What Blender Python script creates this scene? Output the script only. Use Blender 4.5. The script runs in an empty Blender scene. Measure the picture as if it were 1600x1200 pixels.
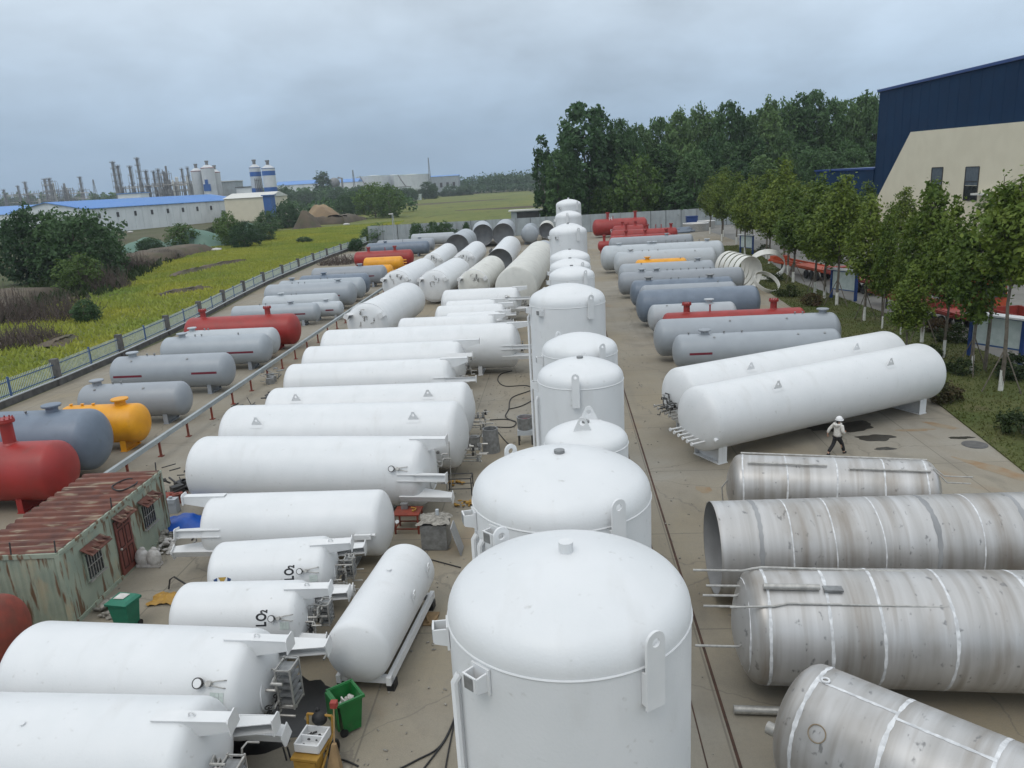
import bpy, math, random
import numpy as np
from mathutils import Matrix, Vector

# ---------------------------------------------------------------- camera, world, sun, exposure
SC = bpy.context.scene
COL = SC.collection
H = 12.4
_d = np.array([255, 4550, 1200.]); _d /= np.linalg.norm(_d)
_y = np.array([73, -320, 1200.]); _y -= _d * (_y @ _d); _y /= np.linalg.norm(_y)
RW = np.stack([np.cross(_y, -_d), _y, -_d])            # rows: world axes seen from the camera
cam = bpy.data.cameras.new('camera'); cam.lens = 27; cam.sensor_width = 36; cam.clip_end = 20000; cam.clip_start = .1
cam_o = bpy.data.objects.new('camera', cam); COL.objects.link(cam_o)
M3 = np.stack([RW[:, 0], -RW[:, 1], -RW[:, 2]], 1)
mw = Matrix.Identity(4)
for i in range(3):
    for j in range(3): mw[i][j] = float(M3[i, j])
mw.translation = (0, 0, H); cam_o.matrix_world = mw
SC.camera = cam_o

SUN_EL, SUN_AZ = math.radians(58), math.radians(-150)   # azimuth measured from +Y, clockwise
w = bpy.data.worlds.new('World'); SC.world = w; w.use_nodes = True
nt = w.node_tree; nt.nodes.clear()
def N(t, kind, **kw):
    n = t.nodes.new(kind)
    for k, v in kw.items(): setattr(n, k, v)
    return n
out = N(nt, 'ShaderNodeOutputWorld'); bg = N(nt, 'ShaderNodeBackground'); bg.inputs[1].default_value = .1
nt.links.new(bg.outputs[0], out.inputs[0])
sky = N(nt, 'ShaderNodeTexSky', sky_type='NISHITA', sun_disc=False); sky.sun_elevation = SUN_EL; sky.sun_rotation = SUN_AZ
sky.dust_density = 2
tc = N(nt, 'ShaderNodeTexCoord'); sep = N(nt, 'ShaderNodeSeparateXYZ'); nt.links.new(tc.outputs['Generated'], sep.inputs[0])
# overcast deck: dull blue low down, brighter towards the zenith
ramp = N(nt, 'ShaderNodeValToRGB'); e = ramp.color_ramp.elements
SKY = [(0, (3.05, 4.3, 5.8)), (.06, (3.5, 4.75, 6.25)), (.13, (4.7, 5.85, 7.15)), (.22, (6.0, 6.95, 7.9)), (.45, (8.2, 8.9, 9.6)), (1, (11.4, 11.9, 12.3))]
SKS = 14.
e[0].position = 0; e[0].color = (*[c / SKS for c in SKY[0][1]], 1); e[1].position = 1; e[1].color = (*[c / SKS for c in SKY[-1][1]], 1)
for p, c in SKY[1:-1]:
    q = e.new(p); q.color = (*[x / SKS for x in c], 1)
nt.links.new(sep.outputs[2], ramp.inputs[0])
# cloud structure on the deck (direction projected on a plane overhead)
zz = N(nt, 'ShaderNodeMath', operation='MAXIMUM'); nt.links.new(sep.outputs[2], zz.inputs[0]); zz.inputs[1].default_value = 0
za = N(nt, 'ShaderNodeMath', operation='ADD'); nt.links.new(zz.outputs[0], za.inputs[0]); za.inputs[1].default_value = .42
dv = N(nt, 'ShaderNodeVectorMath', operation='DIVIDE'); nt.links.new(tc.outputs['Generated'], dv.inputs[0]); nt.links.new(za.outputs[0], dv.inputs[1])
nz = N(nt, 'ShaderNodeTexNoise'); nz.inputs['Scale'].default_value = 2.1; nz.inputs['Detail'].default_value = 6; nz.inputs['Roughness'].default_value = .52; nz.inputs['Distortion'].default_value = .15
nt.links.new(dv.outputs[0], nz.inputs['Vector'])
mr = N(nt, 'ShaderNodeMapRange'); nt.links.new(nz.outputs[0], mr.inputs[0])
mr.inputs[1].default_value = .3; mr.inputs[2].default_value = .7; mr.inputs[3].default_value = .80; mr.inputs[4].default_value = 1.24
fade = N(nt, 'ShaderNodeMapRange'); nt.links.new(sep.outputs[2], fade.inputs[0]); fade.inputs[1].default_value = .0; fade.inputs[2].default_value = .1
one = N(nt, 'ShaderNodeMix', data_type='FLOAT'); nt.links.new(fade.outputs[0], one.inputs[0]); one.inputs[2].default_value = 1; nt.links.new(mr.outputs[0], one.inputs[3])
mul = N(nt, 'ShaderNodeMath', operation='MULTIPLY'); nt.links.new(one.outputs[0], mul.inputs[0]); mul.inputs[1].default_value = SKS
sc = N(nt, 'ShaderNodeVectorMath', operation='SCALE'); nt.links.new(ramp.outputs[0], sc.inputs[0]); nt.links.new(mul.outputs[0], sc.inputs[3])
mx = N(nt, 'ShaderNodeMix', data_type='RGBA'); mx.inputs[0].default_value = .93
nt.links.new(sky.outputs[0], mx.inputs[6]); nt.links.new(sc.outputs[0], mx.inputs[7]); nt.links.new(mx.outputs[2], bg.inputs[0])

sun = bpy.data.lights.new('sun', 'SUN'); sun.energy = .62; sun.angle = math.radians(25); sun.color = (1, .96, .9)
sun_o = bpy.data.objects.new('sun', sun); COL.objects.link(sun_o)
sd = Vector((math.sin(SUN_AZ) * math.cos(SUN_EL), math.cos(SUN_AZ) * math.cos(SUN_EL), math.sin(SUN_EL)))
sun_o.rotation_euler = sd.to_track_quat('Z', 'Y').to_euler()
vs = SC.view_settings; vs.view_transform = 'Standard'; vs.look = 'None'; vs.exposure = .07; vs.gamma = 1; vs.use_curve_mapping = False
SC.cycles.use_denoising = True
SC.cycles.max_bounces = 6; SC.cycles.diffuse_bounces = 2; SC.cycles.volume_bounces = 0; SC.cycles.transparent_max_bounces = 8

def ray(px, py): return RW @ np.array([px - 800, py - 600, 1200.])
def G(px, py, z=0):                      # where a line of sight of the survey photograph meets height z
    r = ray(px, py); t = (z - H) / r[2]; return Vector((r[0] * t, r[1] * t, z))
def A(px, py, Y):                        # ... or the distance Y
    r = ray(px, py); t = Y / r[1]; return Vector((r[0] * t, Y, H + r[2] * t))

# ---------------------------------------------------------------- materials
def mk(name, c1, c2=None, scale=3., rough=.5, metal=0., bump=0., bscale=40., dirt=None, stretch=(1, 1, 1), lo=.35, hi=.65, detail=6, vary=0., spec=.5, world=False, dirt2=None, dirt3=None):
    m = bpy.data.materials.new(name); m.use_nodes = True; t = m.node_tree; b = t.nodes['Principled BSDF']
    L = t.links.new
    b.inputs['Roughness'].default_value = rough; b.inputs['Metallic'].default_value = metal; b.inputs['Specular IOR Level'].default_value = spec
    tc = N(t, 'ShaderNodeTexCoord'); oi = N(t, 'ShaderNodeObjectInfo')
    if world:
        gm = N(t, 'ShaderNodeNewGeometry'); src = gm.outputs['Position']
    else:
        ad = N(t, 'ShaderNodeVectorMath', operation='ADD'); L(tc.outputs['Object'], ad.inputs[0])
        s = N(t, 'ShaderNodeMath', operation='MULTIPLY'); L(oi.outputs['Random'], s.inputs[0]); s.inputs[1].default_value = 53.7; L(s.outputs[0], ad.inputs[1]); src = ad.outputs[0]
    def noise(sc_, st, det, lo_, hi_):
        mp = N(t, 'ShaderNodeVectorMath', operation='MULTIPLY'); L(src, mp.inputs[0]); mp.inputs[1].default_value = st
        n = N(t, 'ShaderNodeTexNoise'); n.inputs['Scale'].default_value = sc_; n.inputs['Detail'].default_value = det; L(mp.outputs[0], n.inputs['Vector'])
        r = N(t, 'ShaderNodeMapRange'); L(n.outputs[0], r.inputs[0]); r.inputs[1].default_value = lo_; r.inputs[2].default_value = hi_
        return r.outputs[0]
    def mixc(f, a, bb):
        x = N(t, 'ShaderNodeMix', data_type='RGBA'); L(f, x.inputs[0])
        for k, c in ((6, a), (7, bb)):
            if isinstance(c, tuple): x.inputs[k].default_value = (*c, 1)
            else: L(c, x.inputs[k])
        return x.outputs[2]
    colr = mixc(noise(scale, stretch, detail, lo, hi), c1, c2 if c2 else c1)
    for dd in (dirt, dirt2, dirt3):
        if dd:
            dc, ds, dst, dlo, dhi, amt = dd
            f = noise(ds, dst, 8, dlo, dhi)
            mm = N(t, 'ShaderNodeMath', operation='MULTIPLY'); L(f, mm.inputs[0]); mm.inputs[1].default_value = amt
            colr = mixc(mm.outputs[0], colr, dc)
    if vary:
        hs = N(t, 'ShaderNodeHueSaturation'); L(colr, hs.inputs['Color'])
        r = N(t, 'ShaderNodeMapRange'); L(oi.outputs['Random'], r.inputs[0]); r.inputs[3].default_value = 1 - vary; r.inputs[4].default_value = 1 + vary; L(r.outputs[0], hs.inputs['Value'])
        r2 = N(t, 'ShaderNodeMapRange'); L(oi.outputs['Random'], r2.inputs[0]); r2.inputs[3].default_value = .5 + vary * .06; r2.inputs[4].default_value = .5 - vary * .06; L(r2.outputs[0], hs.inputs['Hue'])
        colr = hs.outputs[0]
    L(colr, b.inputs['Base Color'])
    if bump:
        bn = N(t, 'ShaderNodeTexNoise'); bn.inputs['Scale'].default_value = bscale; bn.inputs['Detail'].default_value = 4; L(src, bn.inputs['Vector'])
        bp = N(t, 'ShaderNodeBump'); bp.inputs['Strength'].default_value = bump; bp.inputs['Distance'].default_value = .02; L(bn.outputs[0], bp.inputs['Height']); L(bp.outputs[0], b.inputs['Normal'])
    return m
GRIME = (.42, .40, .36)
MT = {}
MT['white'] = mk('white_paint', (.725, .735, .74), (.69, .705, .71), 1.2, .42, bump=.14, bscale=22, dirt=(GRIME, 1.3, (1.6, .5, .5), .58, .86, .26), dirt2=((.40, .39, .36), 7., (1, 1, 1), .66, .76, .5))
MT['white2'] = mk('clean_white_paint', (.74, .745, .745), (.69, .70, .70), 2, .45)
MT['cream'] = mk('cream_white_primer', (.67, .665, .615), (.61, .605, .56), 1.3, .6, bump=.06, dirt=((.33, .31, .27), 1.1, (1, 1, 1), .55, .8, .5))
MT['grey'] = mk('grey_paint', (.33, .36, .39), (.305, .333, .363), 1.2, .40, bump=.05, bscale=30, vary=.13, dirt=((.22, .22, .22), 2.2, (1, 1, 1), .64, .84, .25))
MT['palegrey'] = mk('pale_grey_paint', (.43, .46, .485), (.405, .435, .457), 1.2, .45, vary=.08, dirt=((.25, .25, .24), 2., (1, 1, 1), .6, .8, .35))
MT['bluegrey'] = mk('blue_grey_paint', (.17, .21, .265), (.14, .175, .225), 1.2, .4, bump=.06, bscale=20, dirt=((.1, .11, .12), 2., (1, 1, 1), .6, .8, .35))
MT['red'] = mk('red_oxide_paint', (.34, .028, .024), (.27, .024, .02), 1.2, .45, bump=.06, bscale=20, dirt=((.2, .05, .04), 2., (1, 1, 1), .55, .8, .5))
MT['rustred'] = mk('rusty_red_primer', (.25, .045, .025), (.17, .035, .02), 3, .65, dirt=((.12, .05, .03), 2., (1, 1, 1), .5, .7, .6))
MT['yellow'] = mk('yellow_paint', (.80, .36, .012), (.70, .30, .012), 1.5, .45, bump=.05, bscale=25, dirt=((.4, .2, .03), 2., (1, 1, 1), .6, .8, .4))
MT['steel'] = mk('stained_stainless', (.56, .555, .55), (.40, .39, .375), 1.1, .38, metal=.42, stretch=(2.6, .16, .16), lo=.32, hi=.68, detail=9, bump=.05, bscale=60,
                 dirt=((.21, .17, .125), 1.0, (3.2, .22, .22), .50, .68, .5), dirt3=((.20, .155, .105), .55, (1.3, .6, .6), .53, .72, .62), dirt2=((.17, .17, .17), 2.6, (2.2, 1.4, 1.4), .64, .70, .75))
MT['chalk'] = mk('white_developer_spray', (.78, .79, .80), (.52, .53, .54), 6, .9)
MT['bracket'] = mk('grey_steel', (.30, .31, .31), (.2, .2, .2), 6, .5, metal=.4)
MT['pipe'] = mk('dull_steel_pipe', (.50, .49, .46), (.36, .35, .33), 8, .45, metal=.5)
MT['dark'] = mk('dark_iron', (.03, .03, .032), (.05, .048, .045), 6, .6)
MT['black'] = mk('black_rubber', (.012, .012, .013), (.02, .02, .02), 6, .6)
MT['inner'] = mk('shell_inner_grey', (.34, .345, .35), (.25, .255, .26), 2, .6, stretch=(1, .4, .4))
MT['green'] = mk('green_plastic', (.012, .16, .035), (.010, .13, .03), 4, .4, dirt=((.1, .13, .08), 4, (1, 1, .5), .58, .8, .5))
MT['teal'] = mk('teal_plastic', (.01, .17, .10), (.01, .14, .085), 4, .45)
MT['blue'] = mk('blue_paint', (.012, .05, .20), (.012, .045, .17), 4, .5)
MT['tarp'] = mk('blue_tarpaulin', (.01, .10, .48), (.01, .07, .36), 3, .4, bump=.3, bscale=8)
MT['bluefence'] = mk('fence_blue_paint', (.05, .11, .26), (.06, .12, .24), 5, .5)
MT['picket'] = mk('white_picket_paint', (.60, .66, .63), (.5, .57, .54), 3, .6)
MT['conc'] = mk('old_concrete', (.15, .145, .14), (.09, .088, .084), 2, .9, bump=.2, dirt=((.08, .08, .075), 1.3, (1, 1, .4), .5, .75, .6))
MT['sheet'] = mk('grey_sheet_panel', (.36, .40, .41), (.30, .335, .35), .7, .6, dirt=((.22, .23, .23), .8, (2, 2, .3), .5, .7, .5))
MT['hut'] = mk('flaking_green_paint', (.33, .37, .29), (.26, .31, .25), 1.5, .75, bump=.1, bscale=20, dirt=((.14, .065, .028), 2.6, (2.2, 2.2, .33), .54, .62, .9), dirt2=((.42, .36, .24), 1.7, (1, 1, .5), .58, .68, .6))
MT['hutroof'] = mk('rusted_roof_sheet', (.165, .062, .042), (.10, .045, .036), 1.8, .85, dirt=((.36, .31, .22), 3.0, (2.4, .3, 1), .55, .66, .7), bump=.1)
MT['door'] = mk('dark_red_door', (.20, .06, .045), (.15, .045, .035), 3, .55)
MT['doortrim'] = mk('door_panel_groove', (.06, .02, .016), (.05, .02, .015), 3, .6)
MT['glass'] = mk('dark_window_glass', (.02, .022, .025), (.035, .04, .045), 2, .12)
MT['skyglass'] = mk('painted_sky_glass', (.13, .155, .18), (.10, .12, .145), 2, .1)  # paler copy of the window glass, sky reflection put into its colour
MT['wood'] = mk('tan_plywood', (.33, .22, .11), (.24, .16, .08), 4, .8)
MT['ochre'] = mk('ochre_tin', (.42, .24, .04), (.33, .18, .03), 5, .6)
MT['bag'] = mk('white_woven_sack', (.62, .60, .58), (.45, .43, .40), 6, .9, bump=.5, bscale=15)
MT['rag'] = mk('dirty_rags', (.36, .34, .30), (.16, .15, .13), 9, .95, bump=.6, bscale=12)
MT['skin'] = mk('skin', (.5, .3, .21), (.46, .27, .19), 5, .5)
MT['hair'] = mk('black_hair', (.012, .01, .01), (.02, .016, .014), 9, .5)
MT['jacket'] = mk('white_cloth_jacket', (.70, .68, .64), (.58, .56, .52), 12, .9, bump=.3, bscale=14)
MT['trousers'] = mk('black_trousers', (.012, .012, .014), (.02, .02, .022), 9, .85)
MT['helmet'] = mk('white_helmet', (.8, .8, .8), (.75, .75, .75), 3, .3)
MT['stripe'] = mk('dark_red_stripe', (.17, .012, .03), (.14, .012, .025), 4, .5)
MT['letter'] = mk('black_lettering', (.01, .011, .014), (.016, .017, .02), 4, .5)
MT['logoblue'] = mk('navy_mark', (.02, .06, .17), (.02, .05, .15), 4, .5)
MT['logogold'] = mk('ochre_mark', (.42, .27, .05), (.38, .24, .05), 4, .5)
MT['navy'] = mk('navy_cladding', (.005, .030, .078), (.005, .026, .068), .3, .8, spec=.15)
MT['beige'] = mk('beige_cladding', (.70, .64, .49), (.66, .60, .455), .4, .7)
MT['whitewall'] = mk('white_wall', (.74, .77, .78), (.68, .71, .72), .12, .7, dirt=((.36, .38, .38), .25, (1, 1, .25), .5, .8, .5))
MT['blueroof'] = mk('blue_roof_sheet', (.09, .25, .60), (.10, .265, .57), .1, .45)
MT['bankearth'] = mk('brown_earth', (.125, .098, .068), (.085, .07, .052), .25, .95, bump=.4, bscale=1.5, dirt=((.06, .08, .03), .3, (1, 1, 1), .52, .7, .6))
MT['sand'] = mk('sand_heap', (.30, .215, .125), (.22, .155, .095), .15, .95, bump=.4, bscale=1)
MT['net'] = mk('green_dust_net', (.105, .19, .15), (.15, .23, .185), .2, .9, bump=.4, bscale=1.2)
MT['bark'] = mk('grey_bark', (.16, .14, .11), (.10, .085, .065), 5, .95, bump=.5, bscale=25)
MT['lime'] = mk('lime_wash', (.66, .66, .62), (.55, .55, .50), 6, .95)
MT['thorn'] = mk('dry_thorn_twigs', (.125, .095, .08), (.085, .065, .055), 1, .95)
MT['refinery'] = mk('refinery_steel', (.24, .24, .235), (.16, .16, .157), .4, .6, metal=.2)
MT['silo'] = mk('silo_white', (.60, .62, .63), (.54, .56, .57), .3, .55, dirt=((.4, .4, .4), .5, (1, 1, .2), .5, .8, .4))
MT['silored'] = mk('silo_red', (.35, .03, .03), (.3, .03, .03), .3, .6)
MT['siloblue'] = mk('silo_blue', (.03, .12, .36), (.03, .10, .30), .3, .6)
MT['trailer'] = mk('trailer_red', (.33, .045, .032), (.24, .04, .03), 2, .6, dirt=((.1, .05, .035), 1.5, (1, 1, 1), .5, .7, .6))
MT['orange'] = mk('orange_red_paint', (.50, .075, .02), (.4, .06, .02), 2, .5)
MT['slot'] = mk('rusted_slot', (.05, .03, .022), (.09, .045, .03), 3, .9)
MT['wet'] = mk('wet_stain', (.038, .034, .028), (.055, .05, .042), 3, .25)
MT['oil'] = mk('black_wet_stain', (.012, .012, .012), (.02, .019, .018), 3, .3)
MT['rust'] = mk('rust_stain', (.26, .175, .10), (.27, .225, .16), 2, .9)
MT['cover'] = mk('cast_cover', (.12, .12, .12), (.09, .09, .09), 8, .7)

def leafmat(name, c1, c2, sc_, vary, trans=.25):
    m = mk(name, c1, c2, sc_, .6, vary=vary, spec=.25, lo=.3, hi=.7)
    t = m.node_tree; b = t.nodes['Principled BSDF']; o = t.nodes['Material Output']
    tr = N(t, 'ShaderNodeBsdfTranslucent'); mxs = N(t, 'ShaderNodeMixShader'); mxs.inputs[0].default_value = trans
    src = b.inputs['Base Color'].links[0].from_socket
    t.links.new(src, tr.inputs[0]); t.links.new(b.outputs[0], mxs.inputs[1]); t.links.new(tr.outputs[0], mxs.inputs[2]); t.links.new(mxs.outputs[0], o.inputs[0])
    return m
MT['leaf_street'] = leafmat('street_tree_leaf', (.16, .215, .035), (.07, .12, .02), .9, .18)
MT['leaf_wood'] = leafmat('wood_leaf', (.115, .20, .068), (.048, .105, .04), .25, .3)
MT['leaf_dark'] = leafmat('dark_leaf', (.078, .145, .05), (.036, .08, .03), .4, .25)
MT['leaf_bush'] = leafmat('bush_leaf', (.05, .075, .02), (.028, .045, .014), 1.5, .3)
MT['leaf_redbush'] = leafmat('reddish_bush_leaf', (.09, .05, .025), (.05, .055, .02), 1.5, .2)
MT['leaf_light'] = leafmat('light_leaf', (.12, .20, .045), (.07, .125, .03), .4, .2)

def ground_mat(name, kind):
    m = bpy.data.materials.new(name); m.use_nodes = True; t = m.node_tree; b = t.nodes['Principled BSDF']; L = t.links.new
    gm = N(t, 'ShaderNodeNewGeometry'); P = gm.outputs['Position']; b.inputs['Roughness'].default_value = .9; b.inputs['Specular IOR Level'].default_value = .25
    def noise(s, st=(1, 1, 1), det=6, lo=.35, hi=.65, dist=0):
        mp = N(t, 'ShaderNodeVectorMath', operation='MULTIPLY'); L(P, mp.inputs[0]); mp.inputs[1].default_value = st
        n = N(t, 'ShaderNodeTexNoise'); n.inputs['Scale'].default_value = s; n.inputs['Detail'].default_value = det; n.inputs['Distortion'].default_value = dist; L(mp.outputs[0], n.inputs['Vector'])
        r = N(t, 'ShaderNodeMapRange'); L(n.outputs[0], r.inputs[0]); r.inputs[1].default_value = lo; r.inputs[2].default_value = hi; return r.outputs[0]
    def mixc(f, a, bb, amt=1):
        if amt != 1:
            q = N(t, 'ShaderNodeMath', operation='MULTIPLY'); L(f, q.inputs[0]); q.inputs[1].default_value = amt; f = q.outputs[0]
        x = N(t, 'ShaderNodeMix', data_type='RGBA'); L(f, x.inputs[0])
        for k, c in ((6, a), (7, bb)):
            if isinstance(c, tuple): x.inputs[k].default_value = (*c, 1)
            else: L(c, x.inputs[k])
        return x.outputs[2]
    bs, bd = .25, 25
    if kind == 'concrete':
        c = mixc(noise(.09, lo=.4, hi=.6), (.272, .230, .158), (.292, .273, .232))
        c = mixc(noise(.7, det=8), c, (.24, .21, .165), .55)
        c = mixc(noise(7, det=8, lo=.45, hi=.8), c, (.19, .175, .15), .35)
        c = mixc(noise(.35, (1, .5, 1), 8, .57, .7, 1.5), c, (.16, .145, .12), .5)
        c = mixc(noise(.22, (1, .7, 1), 7, .62, .72, 1), c, (.28, .17, .085), .45)
        c = mixc(noise(30, det=3, lo=.4, hi=.85), c, (.36, .33, .275), .4)
        c = mixc(noise(1.1, (1, .035, 1), 6, .55, .75), c, (.20, .18, .15), .45)
        c = mixc(noise(.5, (.12, 1, 1), 7, .58, .75, .6), c, (.22, .20, .165), .4)
        sp = N(t, 'ShaderNodeSeparateXYZ'); L(P, sp.inputs[0])
        jn = None
        for ax, per, off in ((0, 4.2, 3.32), (1, 6.0, 1.3)):
            a = N(t, 'ShaderNodeMath', operation='SUBTRACT'); L(sp.outputs[ax], a.inputs[0]); a.inputs[1].default_value = off
            p = N(t, 'ShaderNodeMath', operation='PINGPONG'); L(a.outputs[0], p.inputs[0]); p.inputs[1].default_value = per / 2
            r = N(t, 'ShaderNodeMapRange'); L(p.outputs[0], r.inputs[0]); r.inputs[1].default_value = .035; r.inputs[2].default_value = .012
            if jn is None: jn = r.outputs[0]
            else:
                q = N(t, 'ShaderNodeMath', operation='MAXIMUM'); L(jn, q.inputs[0]); L(r.outputs[0], q.inputs[1]); jn = q.outputs[0]
        c = mixc(jn, c, (.13, .118, .097), .6)
        # cracks
        v = N(t, 'ShaderNodeTexVoronoi', feature='DISTANCE_TO_EDGE'); v.inputs['Scale'].default_value = .16
        wn = N(t, 'ShaderNodeTexNoise'); wn.inputs['Scale'].default_value = .9; wn.inputs['Detail'].default_value = 5; L(P, wn.inputs['Vector'])
        va = N(t, 'ShaderNodeVectorMath', operation='ADD'); L(P, va.inputs[0]); L(wn.outputs[1], va.inputs[1]); L(va.outputs[0], v.inputs['Vector'])
        r = N(t, 'ShaderNodeMapRange'); L(v.outputs[0], r.inputs[0]); r.inputs[1].default_value = .006; r.inputs[2].default_value = .001
        c = mixc(r.outputs[0], c, (.15, .135, .115), .5)
        bs = .15
    elif kind == 'field':
        c = mixc(noise(.035, (1, .5, 1), 6, .38, .62, .6), (.165, .18, .045), (.11, .145, .04))
        c = mixc(noise(.35, det=8, lo=.4, hi=.7), c, (.22, .20, .055), .6)
        c = mixc(noise(.11, (1, .35, 1), 7, .60, .70, 1), c, (.07, .07, .025), .8)
        c = mixc(noise(2.5, det=6, lo=.45, hi=.75), c, (.09, .125, .018), .5)
        bs, bd = .8, 3
    elif kind == 'lawn':
        c = mixc(noise(.25, det=7), (.075, .10, .026), (.12, .12, .042))
        c = mixc(noise(.5, det=8, lo=.55, hi=.7, dist=1), c, (.13, .11, .06), .7)
        c = mixc(noise(9, det=4), c, (.03, .045, .012), .5); bs, bd = .6, 18
    elif kind == 'terrain':
        c = mixc(noise(.012, det=6), (.075, .09, .03), (.12, .10, .06))
        c = mixc(noise(.05, det=8), c, (.05, .065, .022), .6); bs, bd = .5, 1
    elif kind == 'road':
        c = mixc(noise(.15, det=7), (.25, .245, .23), (.19, .186, .174))
        c = mixc(noise(1.2, det=8, lo=.5, hi=.7), c, (.16, .155, .14), .5)
    elif kind == 'soil':
        c = mixc(noise(.2, det=8), (.06, .05, .035), (.11, .085, .055)); bs, bd = .8, 2
    L(c, b.inputs['Base Color'])
    n = N(t, 'ShaderNodeTexNoise'); n.inputs['Scale'].default_value = bd; n.inputs['Detail'].default_value = 5; L(P, n.inputs['Vector'])
    bp = N(t, 'ShaderNodeBump'); bp.inputs['Strength'].default_value = bs; bp.inputs['Distance'].default_value = .03 if kind in ('concrete', 'road', 'lawn') else .3; L(n.outputs[0], bp.inputs['Height']); L(bp.outputs[0], b.inputs['Normal'])
    return m

# ---------------------------------------------------------------- mesh helpers
def frame(n, up=(0, 0, 1)):
    n = Vector(n).normalized(); up = Vector(up)
    if abs(n.dot(up)) > .98: up = Vector((1, 0, 0))
    x = up.cross(n).normalized(); y = n.cross(x)
    return x, y, n
def mat3(x, y, z, o=(0, 0, 0)):
    m = Matrix.Identity(4)
    for i in range(3): m[i][0], m[i][1], m[i][2], m[i][3] = x[i], y[i], z[i], o[i]
    return m
class MB:
    def __init__(s): s.v = []; s.f = []; s.mi = []; s.cur = 0
    def add(s, vs, fs, M=None):
        b = len(s.v)
        s.v += [tuple(M @ Vector(p)) for p in vs] if M else [tuple(p) for p in vs]
        s.f += [tuple(i + b for i in f) for f in fs]; s.mi += [s.cur] * len(fs); return s
    def box(s, c, d, M=None, rz=0):
        x, y, z = d[0] / 2, d[1] / 2, d[2] / 2
        vs = [Vector((a, b, e)) for a in (-x, x) for b in (-y, y) for e in (-z, z)]
        if rz: R_ = Matrix.Rotation(rz, 3, 'Z'); vs = [R_ @ p for p in vs]
        vs = [p + Vector(c) for p in vs]
        return s.add(vs, [(0, 1, 3, 2), (4, 6, 7, 5), (0, 4, 5, 1), (2, 3, 7, 6), (0, 2, 6, 4), (1, 5, 7, 3)], M)
    def hexa(s, pts, M=None):     # 8 points: bottom ring 0-3, top ring 4-7
        return s.add(pts, [(3, 2, 1, 0), (4, 5, 6, 7), (0, 1, 5, 4), (1, 2, 6, 5), (2, 3, 7, 6), (3, 0, 4, 7)], M)
    def rev(s, prof, M=None, n=48, cap=(False, False)):   # profile (axial, radius) about local x
        vs = []; fs = []; k = len(prof)
        for a, r in prof:
            for i in range(n):
                t = 2 * math.pi * i / n; vs.append((a, r * math.sin(t), r * math.cos(t)))
        for j in range(k - 1):
            for i in range(n):
                i2 = (i + 1) % n; fs.append((j * n + i, j * n + i2, (j + 1) * n + i2, (j + 1) * n + i))
        if cap[0]: fs.append(tuple(range(n)))
        if cap[1]: fs.append(tuple((k - 1) * n + i for i in range(n))[::-1])
        return s.add(vs, fs, M)
    def cyl(s, p0, p1, r0, r1=None, n=14, caps=True):
        p0 = Vector(p0); p1 = Vector(p1); r1 = r0 if r1 is None else r1; d = p1 - p0
        y, z, x = frame(d); return s.rev([(0, r0), (d.length, r1)], mat3(x, y, z, p0), n, (caps, caps))
    def tube(s, pts, r, n=8, close=False):
        pts = [Vector(p) for p in pts]; vs = []; fs = []; k = len(pts)
        prev = None
        for i, p in enumerate(pts):
            a = pts[(i - 1) % k] if (close or i) else p; b = pts[(i + 1) % k] if (close or i < k - 1) else p
            d = (b - a).normalized()
            if prev is None: x, y, _ = frame(d)
            else:
                x = (prev - d * prev.dot(d)).normalized(); y = d.cross(x)
            prev = x
            rr = r[i] if isinstance(r, (list, tuple)) else r
            for j in range(n):
                t = 2 * math.pi * j / n; vs.append(p + x * rr * math.cos(t) + y * rr * math.sin(t))
        for i in range(k if close else k - 1):
            for j in range(n):
                j2 = (j + 1) % n; i2 = (i + 1) % k; fs.append((i * n + j, i * n + j2, i2 * n + j2, i2 * n + j))
        if not close: fs.append(tuple(range(n))[::-1]); fs.append(tuple((k - 1) * n + j for j in range(n)))
        return s.add(vs, fs)
    def prism(s, outl, th, M=None):     # outline in local xy, thickness along z
        k = len(outl); vs = [(x, y, -th / 2) for x, y in outl] + [(x, y, th / 2) for x, y in outl]
        fs = [tuple(range(k))[::-1], tuple(range(k, 2 * k))] + [(i, (i + 1) % k, k + (i + 1) % k, k + i) for i in range(k)]
        return s.add(vs, fs, M)
    def holed(s, outl, hole_c, hole_r, th, M=None, n=28):
        # convex outline with a round hole
        o = [Vector(p) for p in outl]; c = Vector(hole_c); ring = []
        an = sorted([2 * math.pi * i / n for i in range(n)] + [math.atan2((p - c).y, (p - c).x) % (2 * math.pi) + 1e-5 for p in o]); n = len(an)
        for t in an:
            d = Vector((math.cos(t), math.sin(t))); best = 1e9
            for j in range(len(o)):
                a = o[j] - c; b = o[(j + 1) % len(o)] - c; e_ = b - a; den = d.x * e_.y - d.y * e_.x
                if abs(den) < 1e-9: continue
                u = (a.x * e_.y - a.y * e_.x) / den; vv = (a.x * d.y - a.y * d.x) / den
                if u > 0 and -1e-6 <= vv <= 1 + 1e-6: best = min(best, u)
            ring.append((c + d * best, c + d * hole_r))
        vs = []
        for z in (-th / 2, th / 2):
            for k in (0, 1): vs += [(q[k].x, q[k].y, z) for q in ring]
        fs = []
        for i in range(n):
            j = (i + 1) % n
            fs += [(2 * n + i, 2 * n + j, 3 * n + j, 3 * n + i), (j, i, n + i, n + j), (i, j, 2 * n + j, 2 * n + i), (n + j, n + i, 3 * n + i, 3 * n + j)]
        return s.add(vs, fs, M)
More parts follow.
